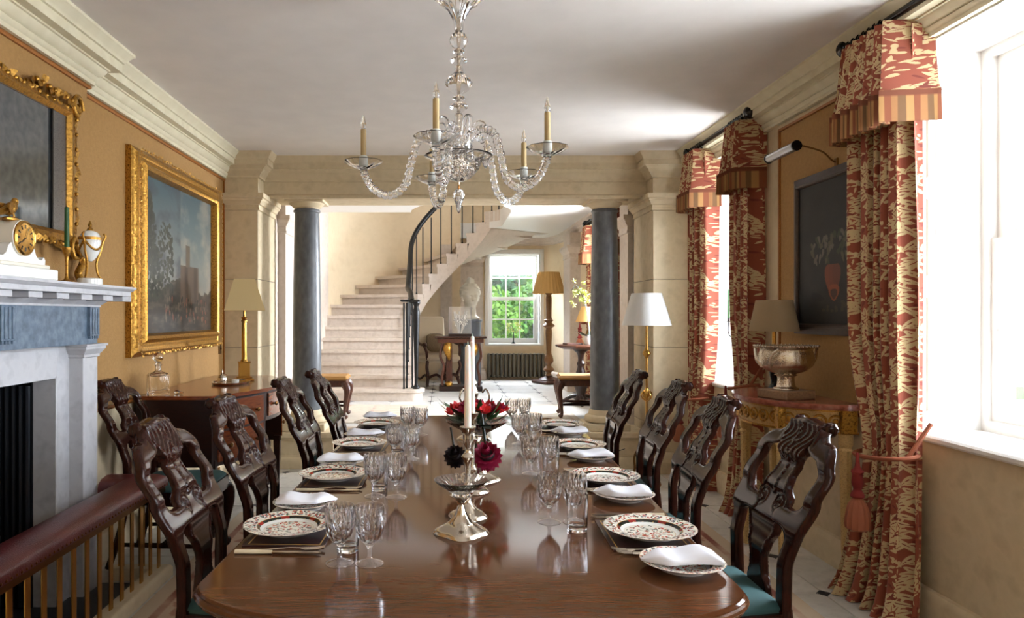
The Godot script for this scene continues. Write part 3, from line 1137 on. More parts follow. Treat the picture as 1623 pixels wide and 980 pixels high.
# ---------------------------------------------------------------- the hall
func build_hall() -> void:
	var fl := struct("floor_hall", "hall floor of polished white stone flags with dark insets", "floor", PM.new().bx(HL - 0.3, HR + 0.4, 0.0, HF - 0.01, -7.05, -12.5), M["mortar"])
	floor_slabs(fl, HL, HR, -6.98, -12.1, HF, 0.5, "hall_slab", true)
	var q := M["hall_plaster"] as Material
	var wl := struct("wall_hall_left", "pale plaster wall running up beside the stone staircase", "wall", PM.new().bx(HL - 0.2, HL, 0.0, 5.3, -7.05, -10.28), M["stair_stone"])
	var rows := [[], []]
	# curved wall round the stair
	var cw := PM.new()
	var rr := []
	for k in 41:
		var th := deg_to_rad(92.0 * k / 40.0)
		var a := stair_point(th, 1.88, 1.62)
		var b := stair_point(th, 2.05, 1.79)
		rr.append(PackedVector3Array([Vector3(a.x, 0, a.y), Vector3(a.x, 5.3, a.y), Vector3(b.x, 5.3, b.y), Vector3(b.x, 0, b.y)]))
	cw.grid(rr, true, true)
	struct("wall_hall_curved", "curved cream wall sweeping round behind the stair balusters", "wall", cw, q)
	# far wall with its window
	var bw := PM.new()
	bw.bx(-0.4, 0.76, 0.0, 5.3, HB, HB - 0.4)
	bw.bx(0.76, 1.64, 0.0, 0.93, HB, HB - 0.4)
	bw.bx(0.76, 1.64, 2.47, 5.3, HB, HB - 0.4)
	bw.bx(1.64, HR + 0.4, 0.0, 5.3, HB, HB - 0.4)
	struct("wall_hall_back", "cream plaster wall round the far sash window", "wall", bw, q)
	# rounded corner
	var cc := PM.new()
	var cr := []
	for k in 17:
		var th := PI / 2 * k / 16.0
		var x := HR - 0.30 * (1.0 - sin(th))
		var z := -11.1 - 1.0 * cos(th)
		cr.append(PackedVector3Array([Vector3(x, 0, z), Vector3(x, 2.75, z), Vector3(HR + 0.1, 2.75, z - 0.02), Vector3(HR + 0.1, 0, z - 0.02)]))
	cc.grid(cr, true, true)
	struct("wall_hall_corner", "rounded cream plaster corner behind the pleated floor lamp", "wall", cc, q)
	# right wall with its window
	var rw := PM.new()
	rw.bx(HR, HR + 0.4, 0.0, 5.3, -6.9, -7.75)
	rw.bx(HR, HR + 0.4, 0.0, 0.95, -7.75, -8.85)
	rw.bx(HR, HR + 0.4, 2.5, 3.4, -7.75, -8.85)
	rw.bx(HR, HR + 0.4, 0.0, 3.4, -8.85, -12.1)
	rw.bx(HR, HR + 0.4, 4.8, 5.3, -7.75, -12.1)
	rw.bx(HR, HR + 0.4, 3.4, 4.8, -7.75, -8.6)  # this gap upstairs is cut for the added landing window
	rw.bx(HR, HR + 0.4, 3.4, 4.8, -10.0, -12.1)
	struct("wall_hall_right", "cream plaster side wall of the hall behind the grey column", "wall", rw, q)
	struct("ceiling_hall_upper", "plain ceiling high above the staircase", "ceiling", PM.new().bx(HL - 0.3, HR + 0.4, 5.3, 5.5, -7.0, -12.5), M["ceiling"])
	# hall ceiling: a floor slab with the stairwell cut out
	var hole := PackedVector2Array()
	hole.append(Vector2(-2.5, -9.0))
	hole.append(Vector2(-2.5, -10.28))
	for k in 28:
		hole.append(stair_point(deg_to_rad(137.0 * k / 27.0), 1.97, 1.71))
	for k in 8:
		hole.append(stair_point(deg_to_rad(137.0 + 43.0 * k / 7.0), 0.63, 0.48))
	hole.append(Vector2(0.85, -9.2))
	for k in 15:
		var a2 := PI * k / 14.0
		hole.append(Vector2(0.22 + 0.63 * cos(a2), -9.0 + 0.84 * sin(a2)))
	var solid := PM.new()
	for half in [[HL - 0.25, 0.22], [0.22, HR + 0.35]]:
		var rect := PackedVector2Array([Vector2(half[0], -7.05), Vector2(half[1], -7.05), Vector2(half[1], -12.2), Vector2(half[0], -12.2)])
		for piece in Geometry2D.clip_polygons(rect, hole):
			solid.prism(piece, 0.25, Transform3D(Basis(Vector3.RIGHT, Vector3.FORWARD * -1.0, Vector3.UP), Vector3(0, HC, 0)))
	struct("ceiling_hall", "white hall ceiling cut by the oval stairwell", "ceiling", solid, M["white_paint"])
	# cornice round the far end
	var hp := [Vector2(0, 2.60), Vector2(0.015, 2.605), Vector2(0.02, 2.63), Vector2(0.05, 2.65), Vector2(0.055, 2.67), Vector2(0.09, 2.69), Vector2(0.10, 2.72), Vector2(0, 2.72)]
	var cp := [[0.95, HB]]
	for k in 13:
		var th := PI / 2 * k / 12.0
		cp.append([HR - 0.30 * (1.0 - sin(th)), -11.1 - 1.0 * cos(th)])
	cp.append([HR, -7.1])
	struct("trim_5", "cream cornice curving round the far end of the hall", "cornice", PM.new().sweep(plan(cp), hp), M["stair_stone"])
	# pilasters
	var cap := [Vector2(0, 2.24), Vector2(0.012, 2.245), Vector2(0.012, 2.265), Vector2(0.006, 2.27), Vector2(0.006, 2.31), Vector2(0.03, 2.34), Vector2(0.035, 2.36), Vector2(0.055, 2.38), Vector2(0.055, 2.42), Vector2(0, 2.42)]
	var bas := [Vector2(0, HF), Vector2(0.05, HF), Vector2(0.05, HF + 0.13), Vector2(0.03, HF + 0.15), Vector2(0.035, HF + 0.18), Vector2(0.01, HF + 0.20), Vector2(0, HF + 0.20)]
	var list := [
		[-0.05, 0.14, -11.86, HB, "z", "narrow pale pilaster behind the upholstered armchair"],
		[0.16, 0.66, -11.98, HB, "z", "broad pale pilaster behind the white marble head"],
		[1.80, HR + 0.02, -10.15, -10.7, "x", "pale pilaster beyond the orchid table"],
		[HL - 0.05, -1.585, -7.15, -7.5, "l", "pale pilaster behind the column by the staircase"],
		[HL - 0.05, -1.62, -8.0, -8.3, "l", "pale pilaster at the foot of the stair wall"],
		[1.84, HR + 0.02, -7.12, -7.45, "x", "pale pilaster behind the white shaded standard lamp"],
	]
	for k in list.size():
		var a: Array = list[k]
		var p := struct("trim_%d" % (6 + k), a[5], "pilaster", PM.new().bx(a[0], a[1], HF, 2.60, a[2], a[3]), M["stair_stone"])
		var pa := []
		match a[4]:
			"z": pa = [[a[0], a[3]], [a[0], a[2]], [a[1], a[2]], [a[1], a[3]]]
			"x": pa = [[a[1], a[3]], [a[0], a[3]], [a[0], a[2]], [a[1], a[2]]]
			"l": pa = [[a[0], a[2]], [a[1], a[2]], [a[1], a[3]], [a[0], a[3]]]
		part(p, "capital", PM.new().sweep(plan(pa), cap), M["stair_stone"])
		part(p, "base", PM.new().sweep(plan(pa), bas), M["stair_stone"])
	var sk := [Vector2(0, HF), Vector2(0.03, HF), Vector2(0.03, HF + 0.13), Vector2(0.015, HF + 0.15), Vector2(0, HF + 0.16)]
	struct("baseboard_hall", "pale moulded skirting along the far hall wall", "skirting", PM.new().sweep(plan([[1.7, HB + 0.0], [1.76, -11.9], [HR - 0.1, -11.5], [HR, -11.1], [HR, -7.1]]), sk), M["stair_stone"])


# a point of the stair's plan: angle 0 points left, 90 degrees away from the eye
func stair_point(th: float, rx: float, rz: float) -> Vector2:
	return Vector2(0.22 - rx * cos(th), -10.28 - rz * sin(th))


func stair_plan(s: float, inner: bool) -> Vector2:
	if s <= 7.5:
		return Vector2(-0.41 if inner else -1.66, -(9.05 + 0.189 * (s - 1.0)))
	var th := deg_to_rad((s - 7.5) * 13.7)
	return stair_point(th, 0.63, 0.48) if inner else stair_point(th, 1.88, 1.62)


func build_staircase() -> void:
	var r := 0.155
	var o := thing("staircase", "curving pale stone staircase with black iron balustrade", "staircase", Vector3(0, 0, 0))
	for i in range(1, 18):
		var poly := PackedVector2Array()
		var top := HF + r * i
		var back := 0.0 if i < 17 else 1.6
		for k in 5:
			poly.append(stair_plan(i - 0.17 + (1.17 + back) * k / 4.0, true) if k > 0 else stair_plan(i - 0.17, true))
		for k in 5:
			poly.append(stair_plan(i + 1.0 + back - (1.17 + back) * k / 4.0, false))
		if i == 1:
			# the lowest step runs out past the newel in a curve
			poly = PackedVector2Array([Vector2(-1.66, -9.24), Vector2(-1.66, -8.98)])
			for k in 9:
				var a := -PI / 2 + PI * k / 8.0
				poly.append(Vector2(-0.38 + 0.14 * cos(a), -9.10 - 0.14 * sin(a)))
		var bottom := HF if i <= 7 else top - 0.158
		var st := PM.new()
		var up := Basis(Vector3.RIGHT, Vector3.BACK, Vector3.UP)
		st.prism(poly, 0.045, Transform3D(up, Vector3(0, top - 0.045, 0)))
		# the riser stands a little behind the nosing
		var po := PackedVector2Array()
		for p in poly:
			po.append(p)
		if i > 1:
			po[0] = stair_plan(i, true)
			po[9] = stair_plan(i, false)
			po[0].x -= 0.012
		else:
			for k in po.size():
				po[k] = Vector2(po[k].x, po[k].y).lerp(Vector2(-0.9, -9.3), 0.045)
			po[0] = Vector2(-1.66, -9.24)
			po[1] = Vector2(-1.66, -9.02)
		st.prism(po, top - 0.045 - bottom, Transform3D(up, Vector3(0, bottom, 0)))
		part(o, "step", st, M["stair_stone"])
	# underside and string of the winding flight
	var so := PM.new()
	var rows := []
	for k in 49:
		var s := 7.62 + 10.1 * k / 48.0
		var a := stair_plan(s, true)
		var b := stair_plan(s, false)
		var y := minf(HF + r * s - 0.37, HC - 0.004)
		var yo := minf(y + 0.10 * smoothstep(11.0, 15.0, s), HC - 0.004)
		var row := PackedVector3Array()
		for q in 11:
			var f := q / 10.0
			var c := a.lerp(b, f)
			row.append(Vector3(c.x, lerpf(y, yo, f), c.y))
		var yt := maxf(y + 0.01, HF + r * minf(s, 17.2) - 0.30)
		row.append(Vector3(b.x, maxf(yt, yo + 0.01), b.y))
		row.append(Vector3(a.x, maxf(yt, HF + r * minf(floorf(s), 17) - 0.13), a.y))
		rows.append(row)
	so.grid(rows, true, true)
	part(o, "soffit", so.mesh(55), M["stair_stone"], "smooth curved underside of the stair")
	# balusters and handrail
	var bal := PM.new().lathe(spin([0, 0, 0.014, 0, 0.014, 0.02, 0.0085, 0.03, 0.0085, 0.85, 0, 0.85]), 8).mesh(60)
	for i in range(2, 20):
		var a := stair_plan(i + 0.45, true)
		var b := stair_plan(i + 0.45, false)
		var p := a.lerp(b, 0.05)
		part(o, "baluster", bal, M["iron"], "", Vector3(p.x, HF + r * mini(i, 17) - 0.002, p.y))
	for k in 5:
		var a2 := stair_plan(20.4 + k * 0.7, true)
		if a2.y < -9.3:
			var c := a2.lerp(Vector2(0.22, -10.28), -0.06)
			part(o, "baluster", bal, M["iron"], "", Vector3(c.x, HF + r * 17 - 0.002, c.y))
	var pts := [Vector3(-0.40, 1.60, -8.97), Vector3(-0.415, 1.66, -9.08), Vector3(-0.43, 1.72, -9.25)]
	for k in 30:
		var s := 3.2 + 17.0 * k / 29.0
		var a3 := stair_plan(s, true).lerp(stair_plan(s, false), 0.05)
		pts.append(Vector3(a3.x, HF + r * minf(s, 17.5) + 0.86 + 0.12 * clampf((6.0 - s) / 4.0, 0, 1), a3.y))
	part(o, "handrail", PM.new().tube(smooth(pts, 2), 0.036, 12, true, 0.9), M["iron"])
	var nw := PM.new().lathe(soft_profile([0.0, 0, 0.045, 0.0, 0.045, 0.03, 0.02, 0.06, 0.024, 0.2, 0.034, 0.55, 0.044, 0.90, 0.046, 0.98, 0.03, 1.03, 0.036, 1.06, 0.05, 1.08, 0.05, 1.10], 3), 16, Vector3(-0.345, HF + r, -9.02))
	part(o, "newel", nw, M["iron"])
	var cpm := PM.new()
	cpm.box(Vector3(-0.42, HF + r + 1.115, -9.05), Vector3(0.25, 0.028, 0.22), 0.012)
	part(o, "newel_cap", cpm, M["iron"])
	for q in [[-0.50, -9.0], [-0.47, -9.1], [-0.40, -9.14]]:
		part(o, "baluster", PM.new().lathe(spin([0, 0, 0.016, 0, 0.012, 0.03, 0.012, 1.09, 0, 1.09]), 8), M["iron"], "", Vector3(q[0], HF + r, q[1]))


# ---------------------------------------------------------------- fireplace and fender
func build_fireplace() -> void:
	var o := thing("fireplace", "white marble fireplace surround with blue grey frieze and mutule shelf", "fireplace", Vector3(-1.90, 0, -2.9235))
	var hw := 0.5235
	var jm := PM.new()
	for s in [-1, 1]:
		jm.bx(0, 0.03, 0, 1.27, s * hw, s * 0.64, 0.002)
	jm.bx(0, 0.0295, 1.124, 1.275, -hw, hw)
	part(o, "jamb", jm, M["marble_white"])
	var rv := PM.new()
	for s in [-1, 1]:
		rv.bx(-0.08, 0.028, 0, 1.124, s * (hw - 0.008), s * (hw + 0.02))
	rv.bx(-0.08, 0.028, 1.116, 1.14, -hw, hw)
	part(o, "reveal", rv, M["marble_white"])
	var capp := [Vector2(0, 1.205), Vector2(0.008, 1.21), Vector2(0.008, 1.222), Vector2(0.014, 1.228), Vector2(0.026, 1.245), Vector2(0.03, 1.25), Vector2(0.03, 1.262), Vector2(0.038, 1.264), Vector2(0.038, 1.275), Vector2(0, 1.275)]
	for s in [-1, 1]:
		var p := part(o, "pilaster", PM.new().bx(0, 0.10, 0, 1.275, s * 0.637, s * 0.785, 0.002), M["marble_white"])
		var za: float = maxf(s * 0.637, s * 0.785)
		var zb: float = minf(s * 0.637, s * 0.785)
		part(p, "capital", PM.new().sweep(plan([[0, za], [0.10, za], [0.10, zb], [0, zb]]), capp), M["marble_white"])
	part(o, "frieze", PM.new().bx(0, 0.10, 1.275, 1.463, -0.785, 0.785, 0.001), M["marble_blue"], "blue grey marble frieze")
	for z in [-0.725, 0.0, 0.725]:
		var t := PM.new().bx(0.09, 0.118, 1.315, 1.463, z - 0.048, z + 0.048, 0.002)
		for k in 3:
			t.bx(0.117, 0.124, 1.322, 1.455, z - 0.036 + k * 0.026, z - 0.02 + k * 0.026, 0.003)
		for k in 4:
			t.box(Vector3(0.106, 1.308, z - 0.036 + k * 0.024), Vector3(0.02, 0.014, 0.012), 0.002)
		part(o, "triglyph", t, M["marble_blue"])
	var bed := [Vector2(0, 1.463), Vector2(0.012, 1.463), Vector2(0.012, 1.472), Vector2(0.02, 1.478), Vector2(0.035, 1.49), Vector2(0.04, 1.497), Vector2(0.04, 1.521), Vector2(0, 1.521)]
	part(o, "bed_moulding", PM.new().sweep(plan([[0, 0.785], [0.10, 0.785], [0.10, -0.785], [0, -0.785]]), bed), M["marble_white"])
	var shelf := [Vector2(-0.1, 1.52), Vector2(0.0, 1.52), Vector2(0.0, 1.542), Vector2(0.008, 1.544), Vector2(0.016, 1.554), Vector2(0.02, 1.556), Vector2(0.02, 1.567), Vector2(-0.1, 1.567)]
	var sh := PM.new().sweep(plan([[0, 0.84], [0.25, 0.84], [0.25, -0.84], [0, -0.84]]), shelf)
	sh.bx(0, 0.2, 1.521, 1.5665, -0.8, 0.8)
	part(o, "shelf", sh, M["marble_white"], "white marble mantel shelf")
	var mt := PM.new().box(Vector3.ZERO, Vector3(0.09, 0.028, 0.10), 0.003).mesh()
	for k in 9:
		part(o, "mutule", mt, M["marble_white"], "", Vector3(0.185, 1.506, -0.84 + k * 0.21))
	for s in [-1, 1]:
		part(o, "mutule", mt, M["marble_white"], "", Vector3(0.06, 1.506, s * 0.80))
	# hearth box behind the opening
	var fb := PM.new()
	fb.bx(-0.50, -0.47, 0, 1.14, -hw - 0.02, hw + 0.02)
	fb.bx(-0.47, -0.08, 1.10, 1.13, -hw - 0.02, hw + 0.02)
	for s in [-1, 1]:
		fb.bx(-0.47, -0.08, 0, 1.124, s * (hw - 0.02), s * (hw + 0.02))
	part(o, "hearth_box", fb, M["black_iron"])
	var rib := PM.new()
	for s in [-1, 1]:
		rib = PM.new()
		for k in 11:
			rib.tube([Vector3(-0.10 - k * 0.033, 0.02, s * (hw - 0.02)), Vector3(-0.10 - k * 0.033, 1.08, s * (hw - 0.02))], 0.013, 8)
		part(o, "iron_reeding", rib, M["iron_blue"], "blue black reeded iron cheeks")
	var gr := PM.new()
	for k in 9:
		gr.tube([Vector3(-0.12, 0.30, -0.28 + k * 0.07), Vector3(-0.40, 0.30, -0.28 + k * 0.07)], 0.009, 6)
	for z in [-0.3, 0.3]:
		for x in [-0.12, -0.40]:
			gr.tube([Vector3(x, 0, z), Vector3(x, 0.42, z)], 0.014, 8)
	for y in [0.31, 0.37, 0.42]:
		gr.tube([Vector3(-0.12, y, -0.3), Vector3(-0.12, y, 0.3)], 0.008, 6)
	part(o, "grate", gr, M["black_iron"])
	part(o, "hearth", PM.new().bx(-0.47, 0.325, -0.01, 0.012, -0.83, 0.98), M["slate"])
	# club fender
	var f := thing("club_fender", "low club fender with studded oxblood leather seat and brass bars", "fender", Vector3(-1.60, 0, -2.83))
	var pad := []
	for q in [[-0.10, 0.497], [-0.102, 0.525], [-0.092, 0.547], [-0.06, 0.565], [0.0, 0.573], [0.06, 0.565], [0.092, 0.547], [0.102, 0.525], [0.10, 0.497]]:
		pad.append(Vector2(q[0], q[1]))
	var path := [[-0.185, 0.96], [0, 0.96], [0, -0.95], [-0.185, -0.95]]
	part(f, "leather_seat", PM.new().sweep(plan(path), pad), M["leather"])
	var rail := [Vector2(0.05, 0.465), Vector2(0.09, 0.465), Vector2(0.09, 0.497), Vector2(0.05, 0.497)]
	part(f, "rail", PM.new().sweep(plan(path), rail), M["brass_dark"])
	part(f, "kerb", PM.new().sweep(plan(path), [Vector2(0.03, 0), Vector2(0.12, 0), Vector2(0.12, 0.045), Vector2(0.11, 0.06), Vector2(0.10, 0.065), Vector2(0.03, 0.065)]), M["stone"], "pale stone kerb")
	var nails := PM.new()
	for k in 69:
		nails.ball(Vector3(0.101, 0.507, 1.02 - k * 0.0302), Vector3(0.004, 0.006, 0.006), 6)
	for k in 9:
		nails.ball(Vector3(-0.17 + k * 0.03, 0.507, -1.051), Vector3(0.006, 0.006, 0.004), 6)
	var nl := part(f, "nail_heads", nails, M["brass_dark"])
	nl.set_meta("kind", "stuff")
	var bar := PM.new().box(Vector3.ZERO, Vector3(0.008, 0.402, 0.034), 0.002).mesh()
	for k in 19:
		part(f, "bar", bar, M["brass"], "", Vector3(0.07, 0.265, 0.98 - k * 0.11))
	for s in [1.03, -1.02]:
		for k in 2:
			var b := part(f, "bar", bar, M["brass"], "", Vector3(-0.03 - k * 0.11, 0.265, s))
			b.rotation.y = PI / 2


# ---------------------------------------------------------------- windows and curtains
# x runs along the wall, +z looks into the room, y = 0 is the sill; d is the depth of the reveal
func sash_window(called: String, label: String, at: Vector3, turn: float, w: float, h: float, d: float, cols: int, rows: int, shutters: bool) -> Node3D:
	var o := Node3D.new()
	o.name = called
	add_child(o)
	o.position = at
	o.rotation.y = turn
	tag(o, label, "window", "", "structure")
	var wp: Material = M["white_paint"]
	var fw := 0.05
	var fr := PM.new()
	for s in [-1, 1]:
		fr.bx(s * w / 2, s * (w / 2 - fw), 0, h, -0.05, 0.05)
	fr.bx(-w / 2 + fw, w / 2 - fw, 0, fw, -0.05, 0.05)
	fr.bx(-w / 2 + fw, w / 2 - fw, h - fw, h, -0.05, 0.05)
	part(o, "window_frame", fr, wp)
	part(o, "window_sill", PM.new().bx(-w / 2 - (0.03 if shutters else 0.05), w / 2 + (0.03 if shutters else 0.05), -0.035, 0.0, -0.05, d + 0.03, 0.01), wp)
	var iw := w - 2 * fw
	var ih := h - 2 * fw
	var half := rows / 2
	for sash in 2:
		var y0 := fw + (ih / 2 if sash else 0.0)
		var y1 := y0 + ih / 2
		var z := -0.015 if sash else 0.015
		var sp := PM.new()
		for s in [-1, 1]:
			sp.bx(s * iw / 2, s * (iw / 2 - 0.035), y0, y1, z - 0.015, z + 0.015)
		sp.bx(-iw / 2 + 0.035, iw / 2 - 0.035, y0, y0 + 0.035, z - 0.015, z + 0.015)
		sp.bx(-iw / 2 + 0.035, iw / 2 - 0.035, y1 - 0.03, y1, z - 0.015, z + 0.015)
		var so := part(o, "sash", sp, wp)
		var pw := (iw - 0.07) / cols
		var ph := (ih / 2 - 0.065) / half
		var pm := PM.new().box(Vector3.ZERO, Vector3(pw - 0.018, ph - 0.018, 0.004)).mesh()
		for i in cols:
			for j in half:
				part(so, "pane", pm, M["pane"], "", Vector3(-iw / 2 + 0.035 + pw * (i + 0.5), y0 + 0.035 + ph * (j + 0.5), z))
		for i in range(1, cols):
			part(so, "glazing_bar", PM.new().bx(-0.011, 0.011, y0 + 0.035, y1 - 0.03, -0.014, 0.014, 0.004), wp, "", Vector3(-iw / 2 + 0.035 + pw * i, 0, z))
		for j in range(1, half):
			part(so, "glazing_bar", PM.new().bx(-iw / 2 + 0.035, iw / 2 - 0.035, -0.011, 0.011, -0.0135, 0.0135, 0.004), wp, "", Vector3(0, y0 + 0.035 + ph * j, z))
	# lining of the reveal
	for s in [-1, 1]:
		var ln := part(o, "reveal_lining", PM.new().bx(s * (w / 2 - 0.014), s * (w / 2 + 0.004), 0, h, 0.05, d), wp)
		if shutters:
			for lv in [[0.10, 0.62], [0.74, h * 0.60], [h * 0.60 + 0.12, h - 0.10]]:
				var x: float = s * (w / 2 - 0.014)
				var ring := [Vector3(x, lv[0], 0.12), Vector3(x, lv[0], d - 0.07), Vector3(x, lv[1], d - 0.07), Vector3(x, lv[1], 0.12)]
				part(ln, "panel_moulding", PM.new().sweep(ring, [Vector2(-0.012, 0), Vector2(0.012, 0), Vector2(0.006, 0.010), Vector2(-0.006, 0.010)], Vector3(-s, 0, 0), true), wp)
				part(ln, "panel", PM.new().box(Vector3(x - s * 0.003, (lv[0] + lv[1]) / 2, (0.12 + d - 0.07) / 2), Vector3(0.006, lv[1] - lv[0] - 0.07, d - 0.19 - 0.07), 0.003), wp)
	part(o, "reveal_lining", PM.new().bx(-w / 2, w / 2, h - 0.014, h + 0.004, 0.05, d), wp)
	return o


func build_windows() -> void:
	sash_window("window_1", "tall sash window behind the tied red curtain by the console", Vector3(2.60, 0.875, -2.75), -PI / 2, 1.29, 1.81, 0.37, 3, 4, true)
	sash_window("window_2", "tall sash window with white panelled shutters between red curtains", Vector3(2.60, 0.875, -5.64), -PI / 2, 1.07, 1.81, 0.37, 3, 4, true)
	sash_window("window_5", "added unseen sash window at the near end, for fill light", Vector3(2.60, 0.875, 0.25), -PI / 2, 1.29, 1.81, 0.37, 3, 4, true)  # unseen window, put in to let fill light in
	var w3 := sash_window("window_3", "white sash window onto the garden over the radiator", Vector3(1.20, 0.94, -12.36), 0.0, 0.88, 1.53, 0.26, 3, 4, false)
	part(w3, "blind", PM.new().bx(-0.39, 0.39, 1.17, 1.50, 0.06, 0.068), M["blind"], "white roller blind drawn part way down")
	var ar := PM.new()
	ar.bx(-0.50, -0.44, -0.03, 1.60, 0.25, 0.29, 0.006)
	ar.bx(0.44, 0.50, -0.03, 1.60, 0.25, 0.29, 0.006)
	ar.bx(-0.44, 0.44, 1.53, 1.60, 0.25, 0.288, 0.006)
	part(w3, "architrave", ar, M["white_paint"])
	sash_window("window_4", "hall side window hidden behind the grey column", Vector3(2.25, 0.95, -8.3), -PI / 2, 1.08, 1.53, 0.30, 3, 4, false)
	sash_window("window_6", "added unseen window high above the hall, to brighten the stair wall", Vector3(2.25, 3.4, -9.3), -PI / 2, 1.38, 1.39, 0.30, 3, 4, false)  # unseen window, put in to light the upper stair wall
	curtain("heavy red and cream damask curtain tied back beside the console", 2.10, -3.22, -3.67, 1, 0.76, 0.0)
	curtain("red damask curtain between the shuttered window and the console lamp", 2.11, -4.90, -5.17, 1, 0.92, 0.0)
	curtain("red damask curtain beside the stone pilaster, far side of shuttered window", 2.11, -5.74, -6.10, -1, 0.72, 0.0)
	curtain("dim red damask curtain in the hall close behind the grey column", 1.84, -7.47, -7.78, 1, 1.0, HF)
	curtain("red damask curtain at the far jamb of the hall side window", 1.87, -8.92, -9.22, -1, 1.0, HF)
	pole("dark wooden curtain pole over the shuttered window", 2.10, -4.88, -6.10, 2.812)
	pole("dark wooden curtain pole above the console end curtain", 2.10, -1.7, -3.72, 2.812)
	pole("dark wooden curtain pole in the hall behind the grey column", 1.84, -7.45, -9.22, 2.60)


func pole(label: String, x: float, z0: float, z1: float, y: float) -> void:
	var o := thing("curtain_pole", label, "curtain pole", Vector3(x, y, (z0 + z1) / 2))
	var h := (z0 - z1) / 2
	part(o, "rod", PM.new().tube([Vector3(0, 0, -h), Vector3(0, 0, h)], 0.02, 12), M["black_lacquer"])
	for s in [-1, 1]:
		var b := Basis(Vector3.RIGHT, s * PI / 2)
		part(o, "finial", PM.new().lathe(spin([0, 0, 0.026, 0, 0.042, 0.008, 0.047, 0.03, 0.042, 0.052, 0.026, 0.064, 0.0, 0.067]), 16, Vector3(0, 0, s * (h - 0.03)), b), M["black_lacquer"])
		part(o, "bracket", PM.new().box(Vector3(0.07, 0, s * (h - 0.10)), Vector3(0.15, 0.02, 0.02), 0.004), M["black_lacquer"])
	for k in 7:
		for s in [-1, 1]:
			var ring := []
			for j in 13:
				var a := TAU * j / 12.0
				ring.append(Vector3(cos(a) * 0.029, sin(a) * 0.029 - 0.006, 0))
			part(o, "ring", PM.new().tube(ring, 0.004, 6, false), M["black_lacquer"], "", Vector3(0, 0, s * (h - 0.05 - k * 0.045)))


